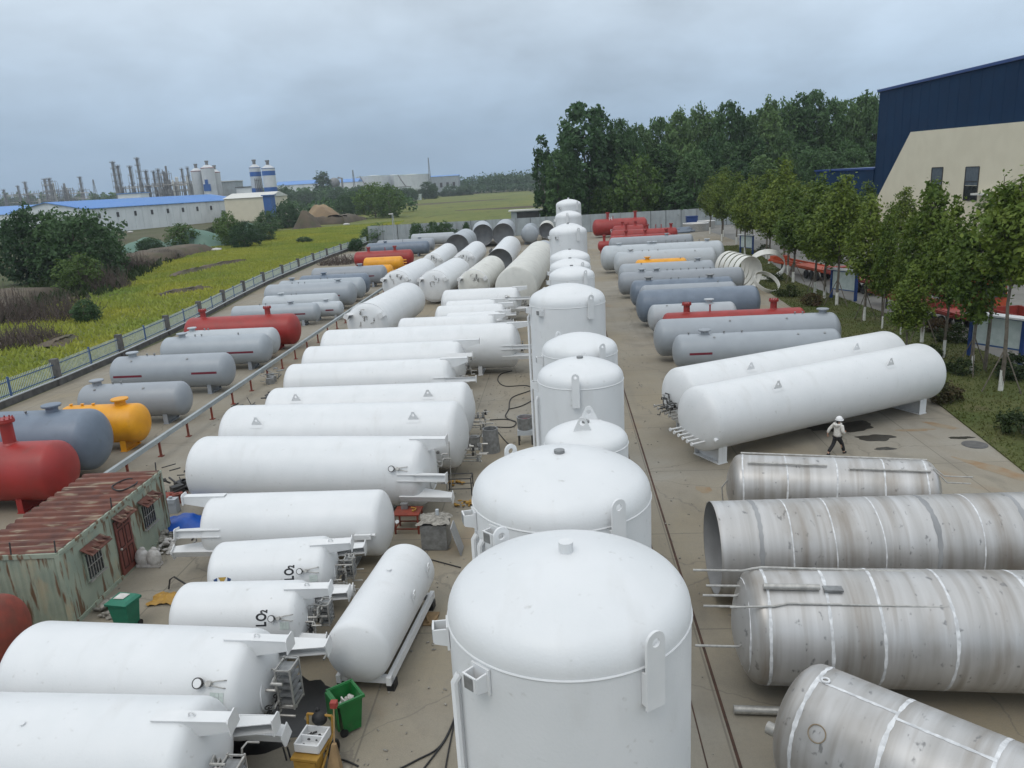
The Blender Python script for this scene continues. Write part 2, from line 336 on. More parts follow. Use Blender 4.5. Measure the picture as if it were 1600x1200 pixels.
    def ball(s, c, r, M=None, n=14, m=8, top=1.):
        vs = []; fs = []
        rr = r if isinstance(r, (tuple, list)) else (r, r, r)
        for i in range(m + 1):
            a = math.pi * i / m * top
            for j in range(n):
                t = 2 * math.pi * j / n; vs.append((c[0] + rr[0] * math.sin(a) * math.cos(t), c[1] + rr[1] * math.sin(a) * math.sin(t), c[2] + rr[2] * math.cos(a)))
        for i in range(m):
            for j in range(n): fs.append((i * n + j, (i + 1) * n + j, (i + 1) * n + (j + 1) % n, i * n + (j + 1) % n))
        return s.add(vs, fs, M)
    def mesh(s, name, mats, ang=35):
        me = bpy.data.meshes.new(name); me.from_pydata(s.v, [], s.f); me.validate()
        for m in (mats if isinstance(mats, (list, tuple)) else [mats]): me.materials.append(m)
        if s.cur and len(me.polygons) == len(s.mi): me.polygons.foreach_set('material_index', s.mi)
        me.polygons.foreach_set('use_smooth', [True] * len(me.polygons))
        try: me.set_sharp_from_angle(angle=math.radians(ang))
        except Exception: pass
        me.update(); return me
    def build(s, name, mats, parent=None, loc=None, ang=35):
        return link(name, s.mesh(name, mats, ang), parent, loc)
def link(name, data, parent=None, loc=None, rz=0):
    o = bpy.data.objects.new(name, data); COL.objects.link(o)
    if parent: o.parent = parent
    if loc is not None: o.location = loc
    if rz: o.rotation_euler = (0, 0, rz)
    return o
def tag(o, label, cat, group=None, kind=None):
    if label: o['label'] = label
    if cat: o['category'] = cat
    if group: o['group'] = group
    if kind: o['kind'] = kind
    return o
def thing(name, label, cat, loc=(0, 0, 0), rz=0, group=None):
    o = bpy.data.objects.new(name, None); COL.objects.link(o); o.location = loc; o.rotation_euler = (0, 0, rz); o.empty_display_size = .3
    return tag(o, label, cat, group)
def dup(root, loc, rz=0, label=None, scale=None):
    r = root.copy(); COL.objects.link(r); r.location = loc; r.rotation_euler = (0, 0, rz)
    if scale is not None: r.scale = scale if not isinstance(scale, (int, float)) else (scale,) * 3
    if label: r['label'] = label
    for ch in list(root.children):
        c = ch.copy(); COL.objects.link(c); c.parent = r
        for g_ in list(ch.children):
            d = g_.copy(); COL.objects.link(d); d.parent = c
    return r
def sheet(name, pts, z, m, parent=None, kind='structure'):
    mb = MB(); mb.add([(x, y, z) for x, y in pts], [tuple(range(len(pts)))]); o = mb.build(name, m, parent)
    if kind and not parent: o['kind'] = kind
    return o
ORD = 'first second third fourth fifth sixth seventh eighth ninth tenth eleventh twelfth thirteenth fourteenth fifteenth sixteenth seventeenth eighteenth nineteenth twentieth'.split()
# ---------------------------------------------------------------- setting
sheet('terrain', [(-9000, -400), (9000, -400), (9000, 12000), (-9000, 12000)], -.30, ground_mat('terrain_soil', 'terrain'))
GF = ground_mat('field_grass', 'field')
sheet('field', [(-120, -40), (-38, -40), (-37.2, 45), (-37.8, 60), (-43, 103), (-46, 142), (-46.5, 183.5), (3, 185.5), (3, 300), (-5, 520), (-40, 1000), (-260, 1000), (-190, 620), (-130, 400), (-118, 250), (-92, 165), (-72, 120), (-66, 70)], -.15, GF)
YC = ground_mat('yard_concrete', 'concrete')
yard = sheet('concrete_yard', [(-36.6, -20), (60, -20), (60, 184.5), (-45, 182.5), (-44.5, 142), (-41.5, 103), (-36.9, 70), (-36.2, 50)], 0, YC)
LW = ground_mat('lawn_grass', 'lawn')
lawn = MB(); lo = [(17.9, -20), (27.2, -20), (27.2, 60), (25.6, 86), (31, 132), (24.5, 132), (21.5, 90), (19.2, 39), (18.2, 30)]
lawn.prism(lo, .06, Matrix.Translation((0, 0, .033))); o = lawn.build('lawn', LW); o['kind'] = 'structure'
sheet('road', [(27.3, -20), (48, -20), (50, 184), (31.2, 184), (31.2, 132), (25.7, 86), (27.3, 60)], .004, ground_mat('road_paving', 'road'))
SOIL = ground_mat('ploughed_soil', 'soil')
def blob(cx, cy, a, b, rot=0, seed=0, n=36, rough=.25):
    rr = random.Random(seed); ph = [rr.uniform(0, 6.28) for _ in range(4)]; pts = []
    for i in range(n):
        t = 2 * math.pi * i / n; k = 1 + rough * (.5 * math.sin(2 * t + ph[0]) + .35 * math.sin(3 * t + ph[1]) + .25 * math.sin(5 * t + ph[2]) + .2 * math.sin(9 * t + ph[3]))
        x, y = a * k * math.cos(t), b * k * math.sin(t); pts.append((cx + x * math.cos(rot) - y * math.sin(rot), cy + x * math.sin(rot) + y * math.cos(rot)))
    return pts
for i, (px, py, a, b, rot) in enumerate([(700, 316, 55, 16, .1), (835, 322, 34, 16, 0), (350, 413, 10, 1.2, .75), (90, 470, 9, 3, 1.0), (300, 452, 6, .8, .7), (640, 321, 30, 8, .25)]):
    p = G(px, py); q = sheet('bare_soil', blob(p.x, p.y, a, b, rot, i), -.13 + .001 * i, SOIL)
# stains and marks that lie in the yard's surface
def stain(px, py, a, b, rot, m, seed, z=.004, rough=.3):
    p = G(px, py); return sheet('stain', blob(p.x, p.y, a, b, rot, seed, rough=rough), z, MT[m], yard)
stain(1330, 667, 1.1, .75, .3, 'wet', 1); stain(1290, 667, 1.0, .55, .2, 'wet', 9, .006); stain(1368, 684, .85, .45, -.1, 'wet', 2); stain(1383, 701, .4, .22, 0, 'wet', 3); stain(1502, 684, .5, .2, 0, 'wet', 4)
stain(1560, 735, 1.8, .35, -1.0, 'rust', 5, .005); stain(1470, 665, .9, .25, -.9, 'rust', 6, .005); stain(1205, 728, .55, .3, 1.2, 'rust', 7, .005); stain(1430, 672, .8, .2, 0, 'rust', 8, .005)
stain(465, 1090, .85, .95, .5, 'oil', 11, .004, .28); stain(440, 1130, .7, .55, 0, 'oil', 12, .006, .28); stain(385, 1160, .9, .6, .3, 'oil', 13, .004); stain(365, 1125, .8, .5, .3, 'oil', 15, .007)
stain(1100, 765, .3, .35, 1.3, 'rust', 14, .005)
sl = MB(); sl.box((3.42, 40, .006), (.07, 120, .012)); sl.box((2.72, 40, .005), (.03, 120, .01)); sl.build('drain_slot', MT['slot'], yard)
cv = G(1523, 695); mh = thing('manhole_cover', 'round iron manhole cover in the concrete near the lawn edge', 'manhole cover', (cv.x, cv.y, 0))
m_ = MB(); m_.cyl((0, 0, .004), (0, 0, .02), .52, n=32); m_.build('rim', MT['cover'], mh); m_ = MB(); m_.cyl((0, 0, .006), (0, 0, .028), .42, n=32); m_.build('lid', MT['conc'], mh)

# ---------------------------------------------------------------- tanks
def tori_pts(r, R=1.75, kn=.27):      # dished head: tight knuckle, then a shallow crown; (depth, radius) from the shell inwards
    R *= r; kn *= r; h = R - math.sqrt((R - kn) ** 2 - (r - kn) ** 2); th = math.asin((r - kn) / (R - kn)); o = []
    for i in range(8): a = (math.pi / 2 - th) * i / 7; o.append((kn * math.sin(a), r - kn + kn * math.cos(a)))
    for i in range(1, 9): a = th * (1 - i / 8); o.append((R * math.cos(a) - (R - h), R * math.sin(a)))
    return o
def tori_h(r): return tori_pts(r)[-1][0]
def shell_prof(r, L, hd, closed=(True, True), k=9, tori=False):
    hl = L / 2 - hd * r; pr = []
    left = [(-hl - hd * r * math.sin(a), r * math.cos(a)) for a in [math.pi / 2 * i / k for i in range(k + 1)]]
    if tori: left = [(-hl - (hd * r - tori_h(r)) - d, q) for d, q in tori_pts(r)]; left = [(-hl, r)] + left
    left[-1] = (left[-1][0], .001)
    right = [(-x, q) for x, q in left]
    if closed[0]: pr += left[::-1]
    else: pr += [(-L / 2, r - .02), (-L / 2, r)]
    nseg = max(1, int(L / 2.2))
    for i in range(1, nseg): pr.append((-hl + 2 * hl * i / nseg, r))
    if closed[1]: pr += right
    else: pr += [(L / 2, r), (L / 2, r - .02)]
    return pr
class Tank:
    def __init__(s, label, m, cx, cy, L, r, yaw=0, cl=.3, hd=.5, group=None, name='storage_tank', closed=(True, True), cat='tank', depth=1.6):
        s.r, s.L, s.zc, s.m, s.hd = r, L, cl + r, MT[m], hd
        s.root = thing(name, label, cat, (cx, cy, 0), math.radians(yaw), group); s.closed = closed
        mb = MB(); mb.rev(shell_prof(r, L, hd, closed, tori=(hd == .5 and m in ('white', 'steel', 'cream'))), Matrix.Translation((0, 0, s.zc)), 72)
        if not (closed[0] and closed[1]):       # a real wall with an inside
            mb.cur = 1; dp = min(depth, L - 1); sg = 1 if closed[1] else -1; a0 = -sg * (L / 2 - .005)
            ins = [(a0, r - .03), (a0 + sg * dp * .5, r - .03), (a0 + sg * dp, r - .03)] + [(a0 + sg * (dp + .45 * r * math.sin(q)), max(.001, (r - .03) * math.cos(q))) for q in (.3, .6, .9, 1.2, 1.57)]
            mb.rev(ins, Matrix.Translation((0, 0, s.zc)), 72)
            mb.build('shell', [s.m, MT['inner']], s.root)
        else: mb.build('shell', s.m, s.root)
    def fr(s, u, phi, off=0):
        f = math.radians(phi); n = Vector((0, -math.sin(f), math.cos(f))); t = Vector((0, -math.cos(f), -math.sin(f))); rr = s.rad(u) + off
        return Vector((u, 0, s.zc)) + n * rr, n, t
    def rad(s, u):
        hl = s.L / 2 - s.hd * s.r; a = abs(u)
        if a <= hl: return s.r
        q = min(1, (a - hl) / (s.hd * s.r)); return s.r * math.sqrt(max(0, 1 - q * q))
    def saddle(s, u, wdt=.26, half=40, m=None, spread=1.0):
        r = s.r * 1.004; o = []
        for i in range(11):
            a = math.radians(-half + 2 * half * i / 10); o.append((r * math.sin(a), -r * math.cos(a)))
        bw = r * math.sin(math.radians(half)) * spread
        o = [(x, z + s.zc) for x, z in o] + [(bw, .04), (-bw, .04)]
        M = mat3((0, 1, 0), (0, 0, 1), (1, 0, 0), (u, 0, 0)); mb = MB(); mb.prism(o, .05, M)
        for e in (-1, 1): mb.box((u, e * bw, (s.zc - r * math.cos(math.radians(half)) + .04) / 2), (wdt, .04, s.zc - r * math.cos(math.radians(half)) - .02))
        mb.box((u, 0, .02), (wdt + .06, 2 * bw + .1, .04)); mb.build('saddle', m or s.m, s.root); return s
    def saddles(s, f=.3, **k): s.saddle(-s.L * f, **k); s.saddle(s.L * f, **k); return s
    def manhole(s, u, kind='low', sc=1., m=None, phi=0):
        p, n, t = s.fr(u, phi, -.04); y, z, x = frame(n); M = mat3(x, y, z, p); mb = MB(); m = m or s.m
        if kind == 'low':      # short flared neck with a wide blind flange
            mb.rev([(0, .25 * sc), (.2 * sc, .24 * sc), (.24 * sc, .38 * sc), (.30 * sc, .40 * sc), (.33 * sc, .38 * sc), (.33 * sc, .001)], M, 22)
        else:                  # tall necked nozzle with bolted flange
            h = {'tall': .95, 'mid': .6}[kind] * sc
            mb.rev([(0, .34 * sc), (.08 * sc, .26 * sc), (.14 * sc, .25 * sc), (h, .25 * sc), (h, .36 * sc), (h + .08 * sc, .37 * sc), (h + .09 * sc, .36 * sc), (h + .17 * sc, .36 * sc), (h + .17 * sc, .001)], M, 22)
            for i in range(10):
                a = 2 * math.pi * i / 10; q = p + n * (h + .15 * sc) + y * .3 * sc * math.cos(a) + z * .3 * sc * math.sin(a); mb.cyl(q, q + n * .09 * sc, .03 * sc, n=6)
        mb.build('manhole', m, s.root); return s
    def nozzles(s, us, phi=8, h=.14, rr=.045, m=None):
        for u in us:
            p, n, t = s.fr(u, phi, -.03); mb = MB(); mb.cyl(p, p + n * h, rr, n=10); mb.cyl(p + n * h, p + n * (h + .03), rr * 1.6, n=10); mb.build('nozzle', m or MT['bracket'], s.root)
        return s
    def stripe(s, u0, u1, phi, wdt=.14):
        mb = MB(); k = 4; r = s.r + .005; f0 = math.radians(phi); df = wdt / s.r; nn = 8
        vs = []; 
        for i in range(nn + 1):
            for j in range(k + 1):
                f = f0 - df / 2 + df * j / k; vs.append((u0 + (u1 - u0) * i / nn, -r * math.sin(f), s.zc + r * math.cos(f)))
        mb.add(vs, [(i * (k + 1) + j, i * (k + 1) + j + 1, (i + 1) * (k + 1) + j + 1, (i + 1) * (k + 1) + j) for i in range(nn) for j in range(k)])
        mb.build('stripe', MT['stripe'], s.root); return s
    def boss(s, u, phi, rr=.08, h=.12, m=None):
        p, n, t = s.fr(u, phi, -.03); mb = MB(); mb.cyl(p, p + n * (h + .03), rr, n=14); mb.build('boss', m or s.m, s.root); return s
    def lug(s, u, phi, w_=.46, h=.36, m=None):     # triangular lifting lug with an eye, on a pad
        p, n, t = s.fr(u, phi); x = Vector((1, 0, 0)); mb = MB(); n = (Vector((0, 0, 1)) + n * .12).normalized()
        o = [(-w_ / 2, -.14), (w_ / 2, -.14), (w_ / 2, .04), (.09, h * .75), (.05, h), (-.05, h), (-.09, h * .75), (-w_ / 2, .04)]
        mb.holed(o, (0, h * .55), .055, .035, mat3(x, n, x.cross(n), p)); mb.build('lifting_lug', m or s.m, s.root)
        mb = MB(); k = 5; vs = []
        for i in range(2):
            for j in range(k):
                f = math.radians(phi) + (j - 2) * .16 / s.r / 2; vs.append((u + (i - .5) * (w_ + .14), -(s.r + .012) * math.sin(f), s.zc + (s.r + .012) * math.cos(f)))
        mb.add(vs, [(j, j + 1, k + j + 1, k + j) for j in range(k - 1)]); mb.build('lug_pad', s.m, s.root); return s
    def leg(s, side, phi, l0=.45, l1=.62, dep=.55, dep1=.26, wd=.26, ring=False, open_=False, off=0.):
        # outrigger leg that carries the tank when upright: tapered box running past the shoulder, base plate at its end
        u0 = side * (s.L / 2 - s.hd * s.r - l0); u1 = side * (s.L / 2 + l1); f = math.radians(phi); n = Vector((0, -math.sin(f), math.cos(f))); t = Vector((0, -math.cos(f), -math.sin(f)))
        R0 = s.r + .05 + off; O = Vector((0, 0, s.zc)); X = Vector((1, 0, 0)); mb = MB()
        P = lambda u, rr, tt: O + X * u + n * rr + t * tt
        def slab(h0, h1, t0, t1, ra, rb): mb.hexa([P(u0, R0 - ra[0], t0), P(u1, R0 - rb[0], t0), P(u1, R0 - rb[0], t1), P(u0, R0 - ra[0], t1), P(u0, R0 - ra[1], t0), P(u1, R0 - rb[1], t0), P(u1, R0 - rb[1], t1), P(u0, R0 - ra[1], t1)])
        if open_:   # H section seen into its channel
            slab(0, 0, -wd / 2, -wd / 2 + .025, (dep, 0), (dep1, 0)); slab(0, 0, wd / 2 - .025, wd / 2, (dep, 0), (dep1, 0)); slab(0, 0, -wd / 2 + .026, wd / 2 - .026, (.14, .12), (.14, .12))
        else:
            slab(0, 0, -wd / 2, wd / 2, (.025, 0), (.025, 0)); slab(0, 0, -wd / 2 + .01, -wd / 2 + .03, (dep, .026), (dep1, .026)); slab(0, 0, wd / 2 - .03, wd / 2 - .01, (dep, .026), (dep1, .026))
        lg = mb.build('support_leg', MT['white2'], s.root)
        mb = MB(); c = P(u1 + side * .014, R0 - dep1 / 2 + .03, 0); mb.prism([(-.20, -.19), (.20, -.19), (.20, .13), (.14, .19), (-.14, .19), (-.20, .13)], .026, mat3(t, n, X, c)); mb.build('base_plate', MT['white2'], lg)
        if ring:
            c = P(u0 + (u1 - u0) * .5, R0, 0); mb = MB(); mb.tube([c + n * (.07 * math.sin(a)) * 1.4 + X * .06 * math.cos(a) for a in [math.pi * i / 8 for i in range(9)]], .018); mb.build('lifting_eye', MT['white2'], lg)
        return s
    def gauge(s, u, phi, sc=1., stem=True):
        p, n, t = s.fr(u, phi); mb = MB(); y, z, x = frame(n); M = mat3(x, y, z, p)
        mb.rev([(.05, .001), (.05, .105 * sc), (.09, .12 * sc), (.15, .12 * sc), (.15, .098 * sc)], M, 24); g_ = mb.build('gauge', MT['dark'], s.root)
        mb = MB(); mb.rev([(.145, .1 * sc), (.145, .001)], M, 24); mb.build('dial', MT['white2'], g_)
        mb = MB(); q = p + Vector((.23 * sc, 0, 0)); mb.rev([(.02, .06 * sc), (.12, .065 * sc), (.12, .001)], mat3(x, y, z, q), 16)
        if stem:
            for dt in (-.05, .05): mb.tube([q + n * .05 + t * dt * .3, q + Vector((.14, 0, 0)) + n * .06 + t * dt, q + Vector((.34, 0, 0)) + n * .05 + t * dt * 1.6, q + Vector((.36, 0, 0)) - n * .02 + t * dt * 1.6], .014, 6)
        mb.tube([p + n * .05, q + n * .05], .02, 6); mb.build('gauge_pipe', MT['pipe'], s.root); return s
    def plate(s, u, phi, w_, h, m='picket', name='data_plate'):
        p, n, t = s.fr(u, phi, .006); mb = MB(); X = Vector((1, 0, 0))
        for i in range(3):
            for j in range(3):
                c = p + X * (i - 1) * w_ / 3 + t * (j - 1) * h / 3; mb.prism([(-w_ / 6.6, -h / 6.6), (w_ / 6.6, -h / 6.6), (w_ / 6.6, h / 6.6), (-w_ / 6.6, h / 6.6)], .008, mat3(X, t, X.cross(t), c))
        mb.build(name, MT[m], s.root); return s
    def headring(s, side, rr=.42, m=None, dz=-.1):
        u = side * (s.L / 2 - s.hd * s.r * (1 - math.sqrt(1 - (rr / s.r) ** 2)) + .01); mb = MB()
        mb.tube([(u - side * .03 * abs(math.sin(a)), rr * math.cos(a), s.zc + dz + rr * math.sin(a)) for a in [2 * math.pi * i / 28 for i in range(28)]], .025, 6, True); mb.build('head_ring', m or s.m, s.root); return s
    def pipes(s, side, seed=0, n=6, z0=-.3, spread=.6, ext=.55, m='pipe', y0=0., valves=3, r=.028):
        R_ = random.Random(seed); u0 = side * (s.L / 2 - .12); mb = MB(); tips = []
        for i in range(n):
            y = y0 + spread * (R_.random() * 2 - 1); z = s.zc + z0 + spread * .7 * (R_.random() * 2 - 1); e1 = side * ext * (.3 + .5 * R_.random()); dz = R_.choice((-1, 1)) * (.12 + .3 * R_.random()); dy = R_.choice((-1, 1)) * (.1 + .3 * R_.random())
            uh = side * (s.L / 2 - s.hd * s.r * (1 - math.sqrt(max(.05, 1 - ((y * y + (z - s.zc) ** 2) / s.r ** 2)))) - .06)
            pts = [(uh, y, z), (u0 + e1, y, z), (u0 + e1 + side * .03, y + dy * .15, z + dz * .15), (u0 + e1 + side * .03, y + dy * .3, z + dz), (u0 + e1 + side * .06, y + dy, z + dz)]
            if R_.random() < .6: pts.append((u0 + e1 + side * (.2 + .3 * R_.random()), y + dy, z + dz))
            mb.tube(pts, r * (.7 + .7 * R_.random()), 7); tips.append((u0 + e1, y, z))
        mb.build('pipework', MT[m], s.root)
        for k in range(min(valves, n)):
            x_, y, z = tips[k]; mb = MB(); c = Vector((x_ - side * .05, y, z + .22)); mb.tube([c - Vector((0, 0, .22)), c], .018, 6); mb.tube([c + Vector((.075 * math.cos(a), .075 * math.sin(a), 0)) for a in [2 * math.pi * i / 12 for i in range(12)]], .014, 6, True)
            mb.box((x_ - side * .05, y, z + .05), (.1, .1, .13)); mb.build('valve', MT['dark' if k % 2 else 'bracket'], s.root)
        return s
    def rack(s, side, y, z, wd=.5, hh=.95, dx=.35, m='pipe'):     # finned vaporiser coil in a light frame
        u = side * (s.L / 2 + .22); mb = MB()
        for k in range(5):
            zz = z - hh / 2 + hh * (k + .5) / 5; mb.box((u + side * dx / 2, y, zz), (dx, wd * .82, .075))
            for e in (-1, 1): mb.tube([(u + side * (dx / 2 + e * dx * .4), y - wd * .46, zz), (u + side * (dx / 2 + e * dx * .4), y + wd * .46, zz)], .045, 8)
        fr_ = mb.build('vaporiser_coil', MT['bracket'], s.root); mb = MB()
        for e in (0, 1):
            for q in (-1, 1): mb.box((u + side * dx * e, y + q * wd / 2, z), (.035, .035, hh + .08))
            for q in (-1, 1): mb.box((u + side * dx * e, y, z + q * hh / 2), (.034, wd, .034))
        for q in (-1, 1):
            for g_ in (-1, 1): mb.box((u + side * dx / 2, y + q * wd / 2, z + g_ * hh / 2), (dx, .033, .033))
        mb.tube([(u, y, z + hh * .3), (side * (s.L / 2 - .15), y + .1, z + hh * .3)], .025); mb.tube([(u, y, z - hh * .3), (side * (s.L / 2 - .2), y + .15, z - hh * .3)], .025)
        mb.build('coil_frame', MT['pipe'], s.root); return s
    def weld(s, us, wd=.07, m='chalk', seed=0, arc=(0, 360)):
        R_ = random.Random(seed)
        for u in us:
            mb = MB(); n = 64; vs = []; a0, a1 = arc
            for i in range(n + 1):
                f = math.radians(a0 + (a1 - a0) * i / n); rr = self_r = s.rad(u) + .004; wv = wd * (.6 + .6 * R_.random()); sh = .02 * math.sin(3 * f + u)
                for e in (-1, 1): vs.append((u + sh + e * wv / 2, -rr * math.sin(f), s.zc + rr * math.cos(f)))
            mb.add(vs, [(2 * i, 2 * i + 1, 2 * i + 3, 2 * i + 2) for i in range(n)]); mb.build('weld_band', MT[m], s.root)
        return s
    def seam(s, u0, u1, phi, wd=.06, m='chalk', seed=0):
        R_ = random.Random(seed); mb = MB(); n = 30; vs = []
        for i in range(n + 1):
            u = u0 + (u1 - u0) * i / n; w2 = wd * (.6 + .6 * R_.random()) / s.r / 2; f0 = math.radians(phi)
            for e in (-1, 1): f = f0 + e * w2; vs.append((u, -(s.r + .005) * math.sin(f), s.zc + (s.r + .005) * math.cos(f)))
        mb.add(vs, [(2 * i, 2 * i + 1, 2 * i + 3, 2 * i + 2) for i in range(n)]); mb.build('weld_seam', MT[m], s.root); return s
    def bend(s, mesh_v, u, phi, h=.006):     # flat (x along falling phi, y towards -u) laid on the shell
        o = []
        for x, y in mesh_v:
            f = math.radians(phi) - x / s.r; rr = s.r + h; o.append((u - y, -rr * math.sin(f), s.zc + rr * math.cos(f)))
        return o
    def text(s, parts, u, phi, name='lettering'):
        vs_all = []; fs_all = []
        for txt, size, dx, dy in parts:
            cu = bpy.data.curves.new('t', 'FONT'); cu.body = txt; cu.size = size; cu.resolution_u = 6; cu.offset = .013
            to = bpy.data.objects.new('t', cu); COL.objects.link(to); bpy.context.view_layer.update()
            me = bpy.data.meshes.new_from_object(to.evaluated_get(bpy.context.evaluated_depsgraph_get()))
            b = len(vs_all); vs_all += [(v.co.x * .66 + dx, v.co.y + dy) for v in me.vertices]; fs_all += [tuple(i + b for i in p.vertices) for p in me.polygons]
            bpy.data.objects.remove(to); bpy.data.curves.remove(cu); bpy.data.meshes.remove(me)
        mb = MB(); mb.add(s.bend(vs_all, u, phi), fs_all); mb.build(name, MT['letter'], s.root); return s
    def mark(s, polys, u, phi):
        for o, m in polys:
            mb = MB(); mb.add(s.bend(o, u, phi), [tuple(range(len(o)))]); mb.build('emblem', MT[m], s.root)
        return s

GW = 'white tanks lying in rows in the middle of the yard'
def white(label, cx, cy, L, r, yaw=0, **k): return Tank(label, k.pop('m', 'white'), cx, cy, L, r, yaw, .3, k.pop('hd', .5), k.pop('group', GW), 'cryogenic_tank', **k)
# --- white tanks lying across the yard, nearest first
t = white('white lying tank nearest the camera, cut off at the lower left', -10.76, 12.57, 7.32, 1.25, -2.3)
t.saddles(.28).leg(1, 10, l0=.45, l1=.5, dep=.6, ring=True).leg(1, 100, open_=True, l1=.9).leg(1, -90).rack(1, -.35, 1.45, hh=.8).pipes(1, 3, 6, spread=.5, ext=.4).boss(0, 20, .05, .04)
t.mark([([(-.1, -.1), (.1, -.1), (.1, .1), (-.1, .1)], 'logoblue')], 2.9, 88)
t = white('white lying tank with black round gauge and finned coil rack, second from the camera', -10.25, 15.23, 6.51, 1.22, -4.9)
t.saddles(.28).leg(1, 3, l0=.3, l1=.6, ring=True).leg(1, -75, open_=True, l1=.95).leg(1, 112, l1=.75).gauge(2.16, 55).plate(2.57, 70, .32, .3).headring(1, .5).rack(1, .05, 1.55).pipes(1, 5, 8, spread=.55, ext=.45, valves=5)
t = white('white lying tank with LO2 lettering beside a gauge, nearer of the two', -9.14, 18.44, 3.90, .91, .2)
t.saddles(.26).leg(1, 10, l0=.15, l1=.62, dep=.42, ring=True).leg(1, 118, l1=.55, dep=.4).leg(1, -80, l1=.8, dep=.4).gauge(1.17, 65, .75).plate(1.48, 78, .25, .2).headring(1, .38).pipes(1, 8, 10, spread=.45, ext=.6, valves=4, z0=-.15).rack(1, .1, 1.2, wd=.4, hh=.6, dx=.25)
t.text([('L', .38, -.235, 0), ('O', .38, -.09, 0), ('2', .25, .115, -.02)], .98, 64)
t.nozzles([-1.7], 95)
t = white('white lying tank with LO2 lettering and small blue and gold mark, farther of the two', -9.14, 20.83, 3.89, .96, 4.9)
t.saddles(.26).leg(1, 14, l0=.2, l1=.55, dep=.42, ring=True).leg(1, 118, l1=.55, dep=.4).leg(1, -80, l1=.7, dep=.4).gauge(1.05, 66, .75).plate(1.42, 80, .25, .2).headring(1, .38).pipes(1, 9, 10, spread=.45, ext=.6, valves=4, z0=-.15).rack(1, .1, 1.2, wd=.4, hh=.6, dx=.25)
t.text([('L', .38, -.235, 0), ('O', .38, -.09, 0), ('2', .25, .115, -.02)], .84, 67)
t.mark([([(-.12, .22), (.0, .26), (.05, .15), (-.10, .14)], 'logoblue'), ([(-.1, .03), (.06, .12), (.06, -.12), (-.1, -.03)], 'logogold'), ([(-.12, -.22), (-.10, -.14), (.05, -.15), (.0, -.26)], 'logoblue')], -1.25, 72)
t = white('white lying tank whose support legs point left towards the rusty hut', -9.36, 23.83, 6.59, 1.11, -.2)
t.saddles(.28).leg(-1, 0, l0=.3, l1=.6).leg(-1, 78, open_=True, l1=.5).leg(-1, 118, l0=.3, l1=.75).boss(3.44, 67, .06, .08).pipes(-1, 12, 5, spread=.4, ext=.4, valves=2)
p, n, tt = t.fr(2.55, 88, .02); mb = MB(); mb.box(p + n * .06, (.55, .12, .16)); mb.tube([p + Vector((.3, 0, .05)) + n * .05, p + Vector((.42, 0, .05)) + n * .05], .05); mb.build('bracket', MT['white2'], t.root)
t = white('wide white lying tank with a black gauge above the red work table', -10.3, 28.35, 10.22, 1.36, -5.6)
t.saddles(.3).leg(1, 4, l0=.2, l1=.55, dep=.75).leg(1, 80, open_=True, l1=.75).leg(1, 118, l1=.9, dep=.6).gauge(3.8, 66).headring(1, .6).pipes(1, 15, 5, spread=.7, ext=.5, valves=1)
t = white('long white lying tank with two grey eyed lugs, nearer of the pair', -10.04, 32.24, 11.32, 1.47, -3.3); t.saddles(.3).lug(-3.48, 50, m=MT['white2']).lug(3.54, 45, m=MT['white2']).pipes(1, 17, 9, z0=-.9, spread=.5, ext=.8, valves=5).nozzles([4.6], 100)
t = white('long white lying tank with two grey eyed lugs, farther of the pair', -9.85, 36.32, 10.6, 1.35, -.9); t.saddles(.3).lug(-3.34, 45, m=MT['white2']).lug(3.2, 45, m=MT['white2']).pipes(1, 19, 9, z0=-.7, spread=.5, ext=.9, valves=5)
t = white('white lying tank with a tangle of pipes and two channel legs at its right end', -11.31, 42.38, 10.0, 1.28); t.saddles(.3).leg(1, 3, l0=.15, l1=.75, dep=.8).leg(1, 75, open_=True, l1=1.3).leg(1, 118, l1=1.0).pipes(1, 21, 11, spread=.5, ext=.8, valves=5)
t = white('white lying tank with one tapered leg, just in front of the widest white tank', -11.41, 46.65, 10.5, 1.35); t.saddles(.3).leg(1, 0, l0=.1, l1=.85, dep=.7).leg(1, 60, l1=.5).pipes(1, 23, 5, spread=.5, ext=.5)
t = white('widest white lying tank reaching farthest right towards the standing tanks', -9.79, 48.83 + 1.7, 13.7, 1.5, -.5); t.saddles(.3).leg(1, 2, l0=.1, l1=.7).leg(1, 85, open_=True, l1=.8).leg(1, 112, l1=.85).pipes(1, 25, 4, spread=.5, ext=.4)
for lb, cx, cy, L, r, sd in [('white lying tank with valves and two legs, just behind the widest white tank', -8.93, 57.7, 7.84, 1.2, 27),
                             ('short white lying tank half hidden behind the valve ended one near the widest tank', -7.18, 60.48, 4.83, 1.1, 29),
                             ('white lying tank third from the back of the crosswise row, grey valves at its end', -7.81, 63.7, 6.14, 1.15, 31),
                             ('short white lying tank with a small leg, second from the back of the crosswise row', -8.11, 66.9, 4.86, 1.1, 33),
                             ('white lying tank with round gauge, farthest back of the crosswise row', -7.6, 70.6, 7.5, 1.35, 35)]:
    t = white(lb, cx, cy, L, r); t.saddles(.28).leg(1, 3, l0=.12, l1=.55).leg(1, 70, open_=True, l1=.8).leg(1, 115, l1=.8).pipes(1, sd, 9, spread=.5, ext=.8, valves=4)
    if sd in (27, 35): t.gauge(L / 2 - 1.3, 62, stem=False)
